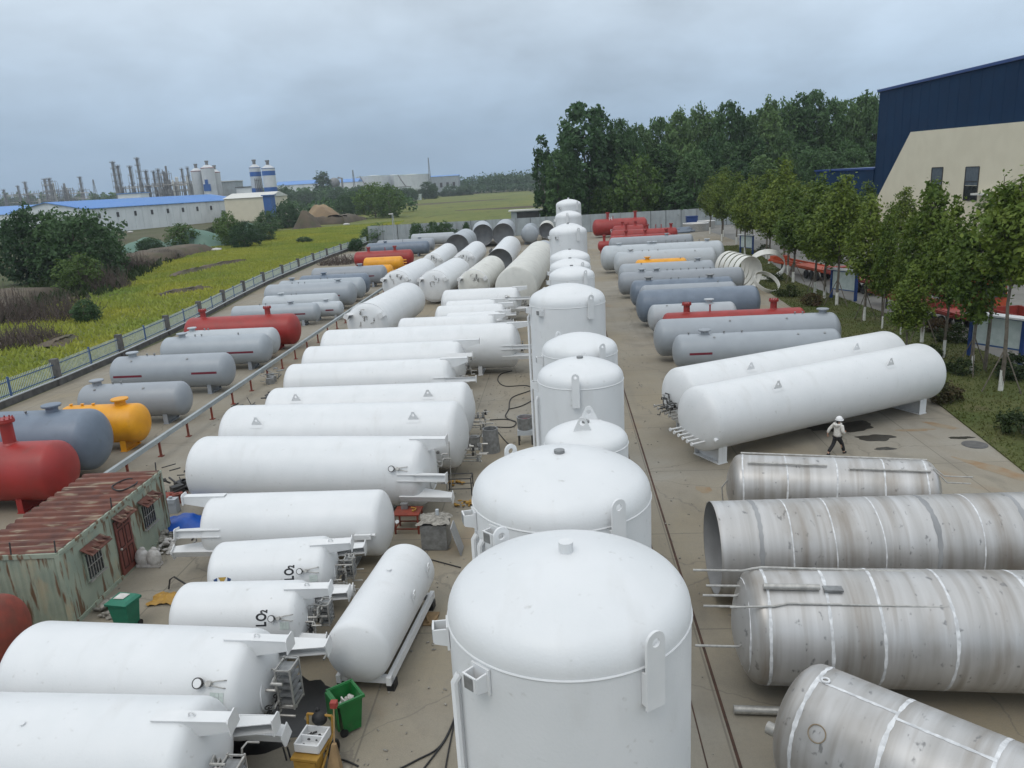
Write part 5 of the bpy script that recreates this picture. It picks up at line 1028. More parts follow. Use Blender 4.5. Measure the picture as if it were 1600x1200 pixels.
# ---------------------------------------------------------------- person
def person():
    p = G(1303, 711); rt_ = thing('person', 'person in white hooded jacket, black trousers and white helmet walking past the angled tank', 'person', (p.x + .12, p.y + .05, 0), math.radians(-58))
    # local +y is the way the person faces
    def skin(name, J, E_, m, lvl=2):
        me = bpy.data.meshes.new(name); me.from_pydata([j[0] for j in J], E_, []); me.materials.append(m); o = link(name, me, rt_)
        sm = o.modifiers.new('skin', 'SKIN'); sm.use_smooth_shade = True; sv = me.skin_vertices[0].data
        for i, j in enumerate(J): sv[i].radius = j[1] if isinstance(j[1], tuple) else (j[1], j[1])
        sv[0].use_root = True; ss_ = o.modifiers.new('sub', 'SUBSURF'); ss_.levels = lvl; ss_.render_levels = lvl; return o
    J = [((0, 0, .92), (.13, .10)), ((0, .01, 1.12), (.12, .09)), ((0, .02, 1.33), (.15, .1)), ((0, .03, 1.43), .06), ((0, .05, 1.50), .055), ((0, .07, 1.60), (.08, .1)), ((0, .07, 1.68), (.06, .075)),
         ((.18, .02, 1.37), .055), ((.25, .0, 1.13), .045), ((.2, .2, 1.02), .036), ((.17, .27, 1.05), .03),
         ((-.18, .02, 1.37), .055), ((-.30, -.14, 1.15), .045), ((-.37, -.17, .93), .036), ((-.38, -.15, .85), .03),
         ((.09, .0, .86), .085), ((.10, .16, .50), .058), ((.10, .34, .09), .04), ((.10, .44, .05), .035),
         ((-.09, .0, .86), .085), ((-.10, -.10, .48), .058), ((-.10, -.42, .15), .04), ((-.10, -.36, .05), .035)]
    E_ = [(0, 1), (1, 2), (2, 3), (3, 4), (4, 5), (5, 6), (2, 7), (7, 8), (8, 9), (9, 10), (2, 11), (11, 12), (12, 13), (13, 14), (0, 15), (15, 16), (16, 17), (17, 18), (0, 19), (19, 20), (20, 21), (21, 22)]
    skin('body', J, E_, MT['skin'])
    for side in (1, -1):     # five fingers a hand
        w0 = Vector(J[10 if side > 0 else 14][0]); d = (w0 - Vector(J[9 if side > 0 else 13][0])).normalized(); sx_ = d.cross(Vector((0, 0, 1))).normalized(); mb = MB()
        for k in range(4): b_ = w0 + sx_ * (k - 1.5) * .017 + d * .02; mb.tube([b_, b_ + d * (.04 + .006 * (k in (1, 2))), b_ + d * .065 - Vector((0, 0, .02))], [.009, .008, .006], 6)
        b_ = w0 - sx_ * .03 * side; mb.tube([b_, b_ - sx_ * .02 * side + d * .03, b_ - sx_ * .02 * side + d * .055], [.01, .009, .007], 6); mb.build('fingers', MT['skin'], rt_)
    skin('jacket', [((0, -.005, .80), (.20, .16)), ((0, 0, .98), (.19, .15)), ((0, .01, 1.18), (.17, .135)), ((0, .02, 1.36), (.18, .13)), ((0, .02, 1.44), (.10, .09)),
          ((.2, .02, 1.36), .085), ((.28, -.01, 1.12), .075), ((.21, .19, 1.02), .06), ((-.2, .02, 1.36), .085), ((-.32, -.15, 1.13), .075), ((-.38, -.17, .94), .058)],
         [(0, 1), (1, 2), (2, 3), (3, 4), (3, 5), (5, 6), (6, 7), (3, 8), (8, 9), (9, 10)], MT['jacket'])
    mb = MB(); mb.tube([(.15 * math.cos(a), -.03 + .12 * math.sin(a), 1.45 - .05 * (1 - math.sin(a)) / 2) for a in [2 * math.pi * i / 18 for i in range(18)]], .05, 8, True); mb.ball((0, -.13, 1.38), (.12, .05, .1), None, 12, 8); mb.build('hood', MT['jacket'], rt_)
    skin('trousers', [((0, 0, .86), (.14, .12)), ((.09, .0, .78), .11), ((.10, .21, .48), .085), ((.10, .35, .12), .08), ((-.09, .0, .78), .11), ((-.10, -.11, .47), .085), ((-.10, -.41, .17), .08)], [(0, 1), (1, 2), (2, 3), (0, 4), (4, 5), (5, 6)], MT['trousers'])
    mb = MB(); mb.ball((.10, .41, .05), (.05, .13, .05), None, 10, 6); mb.build('shoe', MT['black'], rt_); mb = MB(); mb.ball((-.10, -.39, .07), (.05, .12, .06), Matrix.Translation((0, 0, 0)), 10, 6); mb.build('shoe', MT['black'], rt_)
    mb = MB(); mb.ball((0, .035, 1.585), (.088, .085, .11), None, 14, 8); mb.tube([(0, -.03, 1.55), (.0, -.07, 1.45), (0, -.1, 1.40)], [.05, .045, .02], 8); mb.build('hair', MT['hair'], rt_)
    mb = MB(); mb.ball((0, .06, 1.605), (.15, .165, .165), None, 22, 8, .52); mb.rev([(1.592, .15), (1.592, .18), (1.605, .175), (1.612, .15)], Matrix.Translation((0, .07, 0)) @ Matrix.Rotation(-math.pi / 2, 4, 'Y'), 24); mb.box((0, .2, 1.62), (.16, .08, .012)); mb.build('helmet', MT['helmet'], rt_)
    mb = MB()
    for e in (-.033, .033): mb.ball((e, .155, 1.60), .013, None, 8, 6)
    mb.build('eyes', MT['hair'], rt_); mb = MB(); mb.tube([(0, .155, 1.60), (0, .19, 1.565), (0, .165, 1.555)], .014, 6); mb.build('nose', MT['skin'], rt_); mb = MB(); mb.tube([(-.022, .158, 1.525), (0, .168, 1.523), (.022, .158, 1.525)], .007, 6); mb.build('mouth', MT['door'], rt_)
person()
# ---------------------------------------------------------------- vegetation
def leaf_mesh(name, seed, env, n_cl, per, leaf, m, cs, up=.3, core=0.):
    # env(z in 0..1) -> radius; clumps of small folded leaves spread through the crown volume; unit: metres
    rg = np.random.default_rng(seed); zs, rs = env; Ht = zs[-1] - zs[0]; C = []
    wts = np.maximum(np.interp(np.linspace(zs[0], zs[-1], 200), zs, rs), .02) ** 1.4; cdf = np.cumsum(wts) / wts.sum()
    z = np.interp(rg.random(n_cl), cdf, np.linspace(zs[0], zs[-1], 200)); a = rg.random(n_cl) * 2 * np.pi
    lob = 1 + .22 * np.sin(2 * a + rg.random() * 6 + z * .8) + .16 * np.sin(3 * a - z * 1.3 + rg.random() * 6)
    q = (core + (1 - core) * rg.random(n_cl)) ** .55; R = np.interp(z, zs, rs) * lob * q
    C = np.stack([R * np.cos(a), R * np.sin(a), z], 1)
    P = np.repeat(C, per, 0) + np.clip(rg.normal(0, 1, (n_cl * per, 3)), -1.7, 1.7) * np.array([cs, cs, cs * .8]) * np.repeat(.6 + .8 * rg.random(n_cl), per)[:, None]
    n = len(P); nrm = rg.normal(0, 1, (n, 3)); nrm[:, 2] = np.abs(nrm[:, 2]) + up; out_ = P.copy(); out_[:, 2] = 0; nrm += .5 * out_ / (np.linalg.norm(out_, axis=1)[:, None] + .1); nrm /= np.linalg.norm(nrm, axis=1)[:, None]
    t = np.cross(nrm, rg.normal(0, 1, (n, 3))); t /= np.linalg.norm(t, axis=1)[:, None]; b = np.cross(nrm, t); s = leaf * (.6 + .8 * rg.random(n))[:, None]
    V = np.stack([P - t * s, P + b * s * .62 - nrm * s * .15, P + t * s, P - b * s * .62 - nrm * s * .15], 1).reshape(-1, 3)
    me = bpy.data.meshes.new(name); me.vertices.add(4 * n); me.vertices.foreach_set('co', V.ravel().astype(np.float32)); me.loops.add(4 * n); me.loops.foreach_set('vertex_index', np.arange(4 * n, dtype=np.int32)); me.polygons.add(n); me.polygons.foreach_set('loop_start', np.arange(0, 4 * n, 4, dtype=np.int32)); me.update(); me.validate(); me.materials.append(m); return me, C
def trunk_mesh(name, seed, h, r, C, m, lime=0., nb=9):
    R_ = random.Random(seed); mb = MB(); k = 7; pts = [Vector((.02 * h * math.sin(i * 1.3 + seed) * (i / k), .02 * h * math.cos(i * 1.7 + seed) * (i / k), h * i / k)) for i in range(k + 1)]
    mb.tube(pts, [r * (1.15 - .95 * i / k) for i in range(k + 1)], 9)
    for i in range(nb):
        c = Vector(C[R_.randrange(len(C))]); z0 = max(.25 * h, min(c.z - .25 * abs(c.x) - .6, .9 * h)); j = min(k - 1, int(z0 / h * k)); b = pts[j].lerp(pts[j + 1], z0 / h * k - j); mid = b.lerp(c, .55) + Vector((0, 0, .06 * h * R_.random())); mb.tube([b, mid, c], [r * .4, r * .25, r * .1], 6)
    return mb.mesh(name, m)
def stakes(mb, r=1.0, h=2.0):
    for a in (.4, 2.5, 4.6): mb.tube([(r * math.cos(a), r * math.sin(a), 0), (.07 * math.cos(a), .07 * math.sin(a), h)], .035, 6)
    return mb
# street trees
ST = []
for i in range(5):
    ht = (10.2, 10.8, 9.8, 11.2, 12)[i]; z0 = (3.4, 3.7, 3.3, 3.8, 5.8)[i]
    cr, C = leaf_mesh('crown', 20 + i, ([z0, z0 + 1.2, z0 + 3, ht - 2, ht], [.6, 1.55, 1.8, 1.15, .2]), 190, 26, .15, MT['leaf_street'], .33, core=.15)
    ST.append((cr, trunk_mesh('trunk', i, ht * .93, .11, C, MT['bark'], nb=16)))
lm = MB(); lm.cyl((0, 0, 0), (0, 0, 1.15), .135, .125, n=12); LIME = lm.mesh('lime_wash', MT['lime']); sm_ = stakes(MB(), 1.1, 2.2); STK = sm_.mesh('stakes', MT['bark'])
def street(label, x, y, sc_, v, rz, lime=True, stk=True, grp='young street trees on the lawn'):
    r = thing('street_tree', label, 'tree', (x, y, .05), rz, grp); r.scale = sc_ if isinstance(sc_, tuple) else (sc_, sc_, sc_)
    link('trunk', ST[v][1], r); link('crown', ST[v][0], r)
    if lime: link('lime_wash', LIME, r)
    if stk: link('support_stakes', STK, r)
row = [(1563, 612), (1517, 585), (1474, 560), (1440, 536), (1407, 524), (1378, 515), (1350, 502), (1307, 478), (1288, 467), (1273, 460), (1239, 442)]
R_ = random.Random(12)
for i, (px, py) in enumerate(row):
    p = G(px, py); street(f'young street tree with lime washed trunk, {ORD[i]} from the near end of the lawn row', p.x, p.y, ((.95, .95, 1.0), (.88, .88, .95), (.72, .72, 1.0), (.9, .9, .98), (.45, .45, .8), (.5, .5, .85), (.85, .85, .98), (1.05, 1.05, 1.02), (1.1, 1.1, .98), (1.1, 1.1, 1.04), (1.1, 1.1, 1.0))[i], 4 if i == 0 else i % 4, R_.uniform(0, 6), True, i % 3 != 2)
for i, y in enumerate((92, 98, 104, 110, 116, 122, 128, 134, 141, 150, 160)):
    street(f'street tree in the dense far clump of the lawn row, {ORD[i]} going away', 26.0 + (y - 90) * .06 + R_.uniform(-.7, .7) + (1.5 if i % 2 else 0), y, R_.uniform(1.0, 1.2), i % 4, R_.uniform(0, 6), True, False)
for i in [k for k in range(18) if k not in (3, 4, 7, 8)]:
    y = 48 + i * 5.4; street(f'street tree across the paved road, {ORD[i]} from the near end', 37.0 + R_.uniform(-2.0, 2.0) + (4 if i % 2 else 0), y, R_.uniform(.82, 1.0), (i * 3) % 4, R_.uniform(0, 6), False, False, 'street trees across the road')
for i, (px, y, zt) in enumerate([(1382, 62, 6.2), (1425, 49, 7.5)]):
    p = A(px, 430, y); street(['slim little street tree with thin crown behind the far notice board', 'slim pale leaved street tree just behind the nearest lawn trees'][i], p.x, y, .6, 2, 1, False, False)
# bare spindly tree before the beige wall
q = A(1568, 300, 46); bt = thing('bare_tree', 'thin sparse leaved tree standing before the beige wall', 'tree', (q.x, 46, 0)); mb = MB(); mb.tube([(0, 0, 0), (.05, 0, 6), (0, .05, 11.2)], [.11, .08, .02], 7); R_ = random.Random(3); tips = []
for i in range(22): z = 6.5 + .2 * i; a = i * 2.4; l = 1.9 * (1 - (z - 6.5) / 6.5); e_ = Vector((l * math.cos(a), l * math.sin(a), z + .5 * l)); mb.tube([(0, 0, z), e_], [.03, .01], 5); tips.append(e_)
mb.build('trunk', MT['bark'], bt); cr, C = leaf_mesh('crown', 5, ([6.5, 8, 10, 11.5], [1.6, 1.5, .9, .1]), 60, 5, .10, MT['leaf_street'], .2, core=.3); link('crown', cr, bt)
# low round bushes
BM = [leaf_mesh('foliage', 60 + i, ([0.05, .3, .7, .95], [.55, .8, .7, .15]), 60, 22, .07, MT['leaf_redbush' if i == 1 else 'leaf_bush'], .12, core=.35)[0] for i in range(3)]
for i, (px, py, s, v, lb) in enumerate([(1470, 628, 1., 1, 'low reddish bush just beyond the head of the angled white tank'), (1500, 585, .9, 0, 'round green bush beside the second nearest lawn tree'), (1493, 535, 1.2, 0, 'round dark bush left of the near notice board'), (1585, 590, 1.25, 0, 'round dark bush right of the near notice board at the edge'), (1597, 680, 1.1, 2, 'round bush at the right edge of the picture on the lawn'), (1465, 520, 1., 1, 'wide dark bush beside the red trailer'), (1420, 500, 1.1, 2, 'dark bush between the middle lawn trees'), (1268, 478, 1.1, 1, 'reddish bush behind the long red tank'), (1233, 464, 1.1, 0, 'dark green bush right of the steel hoops'), (1208, 440, 1.0, 2, 'dark bush just behind the steel hoops'), (1195, 397, 1.3, 0, 'flat topped dark bush under the far street trees'), (1438, 508, .9, 2, 'bush near the rear wheel of the red trailer'), (1455, 560, .8, 0, 'small dark bush behind the angled white tanks')]):
    p = G(px, py); r = thing('round_bush', lb, 'bush', (p.x, p.y, .04), i, 'low bushes on the lawn'); r.scale = (s * 1.1, s * 1.1, s); link('foliage', BM[v], r); mb = MB(); mb.tube([(0, 0, -.02), (0, 0, .5)], [.05, .03], 6); mb.build('stem', MT['bark'], r)
# grass on the lawn
def blades(name, poly, n, h, m, seed, z=0):
    rg = np.random.default_rng(seed); P = np.array(poly); lo_, hi_ = P.min(0), P.max(0); pts = lo_ + rg.random((n * 3, 2)) * (hi_ - lo_); ins = np.zeros(len(pts), bool); j = len(P) - 1
    for i in range(len(P)):
        c = ((P[i, 1] > pts[:, 1]) != (P[j, 1] > pts[:, 1])) & (pts[:, 0] < (P[j, 0] - P[i, 0]) * (pts[:, 1] - P[i, 1]) / (P[j, 1] - P[i, 1] + 1e-12) + P[i, 0]); ins ^= c; j = i
    pts = pts[ins][:n]; k = len(pts); a = rg.random(k) * 6.28; hh = h * (.4 + rg.random(k)); w_ = hh * .35; ln = rg.normal(0, .45, (k, 2)) * hh[:, None]
    V = np.zeros((k, 3, 3)); V[:, 0, 0] = pts[:, 0] - np.cos(a) * w_; V[:, 0, 1] = pts[:, 1] - np.sin(a) * w_; V[:, 1, 0] = pts[:, 0] + np.cos(a) * w_; V[:, 1, 1] = pts[:, 1] + np.sin(a) * w_; V[:, 2, :2] = pts + ln; V[:, :2, 2] = z; V[:, 2, 2] = z + hh
    me = bpy.data.meshes.new(name); me.vertices.add(3 * k); me.vertices.foreach_set('co', V.ravel().astype(np.float32)); me.loops.add(3 * k); me.loops.foreach_set('vertex_index', np.arange(3 * k, dtype=np.int32)); me.polygons.add(k); me.polygons.foreach_set('loop_start', np.arange(0, 3 * k, 3, dtype=np.int32)); me.update(); me.validate(); me.materials.append(m); o = link(name, me); return o
GRF = leafmat('field_blade', (.44, .42, .065), (.23, .31, .065), .06, 0, .3); GRL = leafmat('lawn_blade', (.085, .12, .028), (.13, .125, .045), .3, 0, .3)
o = blades('field_grass', [(-40, 30), (-39, 60), (-45, 110), (-48, 180), (-60, 300), (-112, 260), (-88, 165), (-70, 120), (-64, 70), (-70, 40)], 110000, .34, GRF, 3, -.15); tag(o, 'long yellow green grass covering the field beyond the fence', 'grass', None, 'stuff')
o = blades('lawn_grass', lo, 60000, .10, GRL, 4, .06); tag(o, 'short patchy grass of the lawn strip under the street trees', 'grass', None, 'stuff')

# trees placed from where they stand: foot pixel, top pixel, width in pixels of the survey photograph
WT = {}
def wvar(kind, i):
    if (kind, i) not in WT:
        if kind == 'poplar': cr, C = leaf_mesh('crown', 200 + i, ([.10, .3, .6, .85, 1.0], [.12, .20, .21, .15, .04]), 300, 32, .018, MT['leaf_wood'], .026, core=.25)
        elif kind == 'tall': cr, C = leaf_mesh('crown', 230 + i, ([.06, .25, .5, .8, .93, 1.0], [.20, .30, .33, .28, .19, .08]), 320, 34, .020, MT['leaf_wood'], .032, core=.25)
        elif kind == 'column': cr, C = leaf_mesh('crown', 260 + i, ([.04, .2, .6, .9, 1.0], [.10, .16, .15, .08, .01]), 120, 26, .022, MT['leaf_dark'], .028, core=.3)
        elif kind == 'light': cr, C = leaf_mesh('crown', 290 + i, ([.05, .3, .6, .85, 1.0], [.28, .46, .45, .28, .06]), 150, 26, .028, MT['leaf_light'], .05, core=.3)
        else: cr, C = leaf_mesh('crown', 320 + i, ([.02, .25, .55, .85, 1.0], [.40, .56, .52, .32, .08]), 240, 30, .026, MT['leaf_dark'], .05, core=.25)
        WT[(kind, i)] = (cr, trunk_mesh('trunk', i + 5, .85, .018, C, MT['bark'], nb=12))
    return WT[(kind, i)]
_v = [0]
def tree(label, x, y, h, wd, kind, grp=None, z=-.1, name='tree', v=None):
    _v[0] += 1; i = (_v[0] % 3) if v is None else v; cr, tr_ = wvar(kind, i); base = {'poplar': .42, 'tall': .64, 'column': .32, 'light': .92, 'round': 1.12}[kind]
    r = thing(name, label, 'tree', (x, y, z), _v[0] * 1.7, grp); s = wd / base; r.scale = (s, s, h); link('trunk', tr_, r); link('crown', cr, r); return r
def tree_px(label, px, base, top, wpx, kind, grp=None, Y=None, name='tree'):
    if Y is None: p = G(px, base); Y = p.y
    q = A(px, top, Y); m_px = 1200 / ((Vector((q.x, q.y, q.z - H))).dot(Vector(RW[:, 2]))); return tree(label, q.x, Y, q.z + .2, wpx / m_px, kind, grp, name=name)
# dense wood beyond the panel wall
tree_px('dark column shaped tree at the left end of the wood', 846, 330, 212, 34, 'column', None, 196)
tree_px('biggest rounded dark tree towering at the left of the wood', 912, 330, 163, 104, 'tall', None, 202)
tree_px('tall dark tree joining the biggest tree on its right', 968, 330, 190, 60, 'tall', None, 210)
GWD = 'tall dark trees of the wood beyond the panel wall'; R_ = random.Random(31)
tops = [(1000, 192), (1030, 185), (1060, 172), (1090, 168), (1110, 178), (1138, 163), (1160, 178), (1185, 172), (1205, 155), (1230, 160), (1255, 150), (1275, 146), (1300, 152), (1325, 158), (1350, 148), (1372, 148)]
for i, (px, top) in enumerate(tops): tree_px(f'tall dark tree on the skyline of the wood, {ORD[i]} from its left', px, 320, top, R_.uniform(46, 62), 'tall' if i % 2 else 'poplar', GWD, R_.uniform(215, 228))
for i in range(14): px = 885 + i * 37 + R_.uniform(-8, 8); tree_px(f'dark poplar in the middle rank of the wood, {ORD[i]} from its left', px, 320, (215 if px > 960 else 250) + R_.uniform(-14, 14), R_.uniform(40, 52), 'poplar' if i % 3 else 'tall', GWD, R_.uniform(203, 211))
for i, (px, top, wpx, k) in enumerate([(870, 232, 40, 'poplar'), (893, 240, 42, 'poplar'), (940, 285, 44, 'light'), (995, 245, 72, 'light'), (975, 290, 60, 'light'), (1020, 290, 50, 'light'), (1055, 290, 60, 'tall'), (1085, 235, 60, 'tall'), (1110, 270, 50, 'light'), (1150, 250, 50, 'poplar'), (1190, 245, 50, 'poplar'), (1230, 240, 60, 'light'), (1265, 235, 50, 'tall'), (1300, 240, 50, 'poplar'), (1335, 235, 50, 'tall')]): tree_px(f'lower tree at the front edge of the wood, {ORD[i]} from the left', px, 340, top, wpx, k, 'lower trees at the front of the wood', 190 + (i % 3) * 3)
# left side: scrub and trees beyond the field
GS2 = 'trees and scrub beyond the field'
for lb, px, b, tp, wpx, k in [('large dark spreading tree at the far left edge beyond the field', 40, 440, 322, 110, 'round'), ('large dark spreading tree before the white warehouse gable', 105, 438, 322, 130, 'round'), ('dark tree filling the gap left of the brown thorn scrub', 150, 425, 358, 80, 'round'),
    ('light green low tree at the foot of the large dark trees', 118, 455, 398, 60, 'light'), ('round bush tree before the green netted bank', 232, 395, 371, 46, 'round'), ('tree standing on the brown bank before the green net', 281, 388, 350, 44, 'light'), ('small dark tree by the warehouse gate, left one', 322, 378, 364, 18, 'round'), ('loose green tree before the beige warehouse annex', 352, 384, 330, 44, 'light'), ('dark tree joined to the loose tree before the annex', 378, 386, 346, 44, 'round'), ('round shrub in front of the beige annex wall', 393, 340, 319, 28, 'round'),
    ('dark tree left of the sand heaps', 445, 356, 318, 46, 'round'), ('low dark tree beneath the blue white silos', 415, 362, 330, 44, 'round'), ('dark tree near the end of the brown bank', 402, 376, 348, 50, 'round'), ('tree right of the sand heaps', 537, 338, 303, 40, 'round'), ('loose tall tree beside the field, left of the pair', 582, 340, 286, 52, 'light'), ('loose tall tree beside the field, right of the pair', 606, 340, 288, 46, 'light'), ('low tree filling behind the loose pair', 560, 335, 296, 44, 'round'), ('single dark round tree near the white tanker', 668, 311, 284, 32, 'round'), ('dark bush growing against the boundary fence far end', 592, 378, 350, 60, 'round'), ('small dark bush against the fence left of the light pole', 556, 392, 372, 30, 'round'), ('low dark shrub in the yellow field near the bank', 130, 500, 470, 50, 'round'), ('tiny dark shrub alone in the yellow field', 475, 378, 370, 26, 'round')]: tree_px(lb, px, b, tp, wpx, k, GS2)
tree_px('single dark pointed poplar rising left of the storage spheres', 502, 312, 267, 26, 'column', GS2, 800); tree_px('dark low tree in the gap right of the single poplar', 527, 318, 292, 30, 'round', GS2, 700)
for i, (px, y, wpx) in enumerate([(560, 720, 40), (620, 700, 46), (475, 760, 40), (440, 720, 34), (640, 740, 30), (700, 900, 36), (724, 910, 36), (600, 800, 44), (660, 880, 36), (580, 860, 40)]): tree_px(f'far rounded tree in the line before the oil tanks, {ORD[i]} of the loose line', px, 310, 290 + (i % 3) * 3, wpx, 'round', GS2, y)
def thorn(label, px, py, wpx, hpx, seed):
    p = G(px, py); s = wpx / 1200 * (p - Vector((0, 0, H))).length; h = hpx / wpx * s; rg = random.Random(seed); mb = MB()
    for i in range(420):
        a = rg.uniform(0, 6.28); q = math.sqrt(rg.random()) * s / 2; b = Vector((q * math.cos(a), q * math.sin(a), 0)); t_ = b * rg.uniform(.7, 1.25) + Vector((rg.uniform(-.5, .5), rg.uniform(-.5, .5), h * rg.uniform(.2, .85) * (1 - .6 * (2 * q / s) ** 2))); mid = b.lerp(t_, .5) + Vector((rg.uniform(-.4, .4), rg.uniform(-.4, .4), .1)); mb.tube([b, mid, t_, t_ + Vector((rg.uniform(-.35, .35), rg.uniform(-.35, .35), rg.uniform(-.12, .2)))], [.035, .026, .018, .008], 4)
    o = mb.build('thorn_bush', MT['thorn'], None, (p.x, p.y, -.1)); tag(o, label, 'bush', GS2)
for i, (lb, px, py, w_, h_) in enumerate([('bare brown thorn bush at the left edge', 15, 500, 90, 62), ('bare brown thorn bush below the light green tree', 95, 495, 90, 50), ('bare purple brown scrub right of the large dark trees', 160, 450, 80, 48), ('bare brown scrub at the near end of the brown bank', 208, 420, 60, 34), ('grey bare shrub low at the left edge of the field', 40, 535, 90, 40), ('thin bare scrub against the fence before the far red tank', 530, 412, 60, 22), ('bare brown scrub on the bank below the netted slope', 258, 405, 50, 20)]): thorn(lb, px, py, w_, h_, i)
# brown bushes piled by the panel wall
for i, (px, b, tp, w_) in enumerate([(650, 362, 347, 24), (676, 362, 347, 30), (695, 362, 346, 30), (728, 360, 346, 14)]): tree_px(f'dark rounded bush before the left part of the panel wall, {ORD[i]} from left', px, b, tp, w_, 'round', 'bushes by the panel wall', 176)
# ---------------------------------------------------------------- blue and beige works building
P0 = Vector((53.3, 138, 0)); WX = Vector((.098, -1, 0)).normalized(); WN = Vector((-1, -.098, 0)).normalized()
def wallhit(px, py, off=0):
    r = Vector(ray(px, py)); o = Vector((0, 0, H)); q = P0 + WN * off; t = (q - o).dot(WN) / r.dot(WN); p = o + r * t; return ((p - P0).dot(WX), p.z)
WM = mat3(WX, (0, 0, 1), WX.cross(Vector((0, 0, 1))), P0)      # local x along wall towards the camera, y up, z = outward (checked below)
if Vector((WM[0][2], WM[1][2], WM[2][2])).dot(WN) < 0: WM = WM @ Matrix.Scale(-1, 4, (0, 0, 1))
wb = thing('works_building', 'large dark blue factory building with a slanted beige panel and two tall windows', 'building', (0, 0, 0))
zr0 = wallhit(1366, 146)[1]; zr1 = wallhit(1600, 92)[1]; xe = wallhit(1600, 92)[0]; zl = lambda x: zr0 + (zr1 - zr0) * x / xe
mb = MB(); X1 = 95; mb.hexa([(0, -.2, -40), (X1, -.2, -40), (X1, -.2, 0), (0, -.2, 0), (0, zr0, -40), (X1, zl(X1), -40), (X1, zl(X1), 0), (0, zr0, 0)], WM); mb.build('wall', MT['navy'], wb)
mb = MB()
for k in range(0, 40): x = k * 2.4 + .4; mb.box((x, zl(x) / 2, .01), (.03, zl(x) - .1, .03), WM)
mb.box((X1 / 2, 0, 0), (.01, .01, .01), WM); mb.build('cladding_rib', MT['navy'], wb)
mb = MB(); mb.hexa([(-.3, zr0 + .01, .3), (X1, zl(X1) + .01, .3), (X1, zl(X1) + .01, -40), (-.3, zr0 + .01, -40), (-.3, zr0 + .4, .3), (X1, zl(X1) + .4, .3), (X1, zl(X1) + .4, -40), (-.3, zr0 + .4, -40)], WM); mb.build('roof', MT['blue'], wb)
a = wallhit(1391, 278); b = wallhit(1428, 206); c = wallhit(1600, 190); sl_ = (c[1] - b[1]) / (c[0] - b[0]); d0 = (a[0] + (a[0] - b[0]) * (a[1] - .1) / (b[1] - a[1]), .1)
mb = MB(); mb.prism([d0, (X1, .1), (X1, b[1] + sl_ * (X1 - b[0])), b], .5, WM @ Matrix.Translation((0, 0, .26))); bp_ = mb.build('beige_panel', MT['beige'], wb)
for (u0, v0, u1, v1) in ((1457, 262, 1474, 298), (1510, 261, 1531, 292), (1626, 262, 1650, 292)):
    p0 = wallhit(u0, v0, .5); p1 = wallhit(u1, v0, .5); zt = p0[1]; zb = zt - 4.4; x0, x1 = p0[0], p1[0]
    mb = MB(); xm, wm = (x0 + x1) / 2, (x1 - x0)
    for e in (x0, x1): mb.box((e, (zt + zb) / 2, .54), (.12, zt - zb, .12), WM)
    for e in (zb, zt, (zt + zb) / 2 + .3): mb.box((xm, e, .538), (wm - .12, .11, .11), WM)
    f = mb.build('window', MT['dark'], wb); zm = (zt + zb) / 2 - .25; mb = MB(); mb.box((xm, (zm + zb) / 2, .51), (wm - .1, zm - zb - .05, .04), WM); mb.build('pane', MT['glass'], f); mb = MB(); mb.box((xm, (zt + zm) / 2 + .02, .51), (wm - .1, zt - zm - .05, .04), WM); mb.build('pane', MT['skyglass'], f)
p0 = wallhit(1545, 303, .5); mb = MB(); mb.box((p0[0] + 1.5, p0[1], 1.1), (7, .25, 1.2), WM); mb.build('canopy', MT['cream'], wb)
lw_ = thing('low_blue_building', 'low dark blue annex running back from the factory building behind the trees', 'building', (0, 0, 0)); p0 = wallhit(1275, 268); zz_ = wallhit(1366, 265)[1]
mb = MB(); mb.box(((p0[0] - .3) / 2 - .15, zz_ / 2, -8), (-p0[0] - .3, zz_, 16), WM); mb.build('wall', MT['navy'], lw_); mb = MB(); mb.box(((p0[0] - .3) / 2 - .15, zz_ + .15, -8), (-p0[0] + .1, .29, 16.4), WM); mb.build('roof', MT['blue'], lw_)

# ---------------------------------------------------------------- notice boards, trailers, lorries on the east road
def board(label, x, y, rz, w_, h_):
    r = thing('notice_board', label, 'notice board', (x, y, .06), rz); mb = MB(); mb.box((0, 0, 1.75), (w_, .08, h_)); mb.build('panel', MT['picket'], r)
    for e in (-1, 1): mb = MB(); mb.box((e * (w_ / 2 + .12), 0, 1.35), (.2, .22, 2.7)); mb.build('post', MT['blue'], r)
    mb = MB(); mb.box((0, 0, 2.78), (w_ + .7, .9, .1)); mb.box((0, 0, 2.70), (w_ + .4, .4, .07)); mb.build('canopy', MT['white2'], r); mb = MB()
    for e in (-1, 1): mb.box((0, 0, 1.75 + e * (h_ / 2 + .05)), (w_, .12, .1))
    mb.build('frame', MT['bluefence'], r); return r
board('notice board with blue posts and white canopy, nearest beside the lawn trees', 26.6, 48.3, math.radians(-58), 2.9, 1.7)
board('notice board with blue posts, second from the camera among the lawn trees', 26.1, 73.2, math.radians(-62), 2.6, 1.6)
board('small blue framed notice board far down the lawn under the dense trees', 27.6, 118, math.radians(-65), 2.6, 1.6)
def wheel(mb, x, y, r=.5): mb.tube([(x + (r - .13) * math.cos(a), y, r + (r - .13) * math.sin(a)) for a in [2 * math.pi * i / 20 for i in range(20)]], .14, 8, True); mb.cyl((x, y - .08, r), (x, y + .08, r), r - .2)
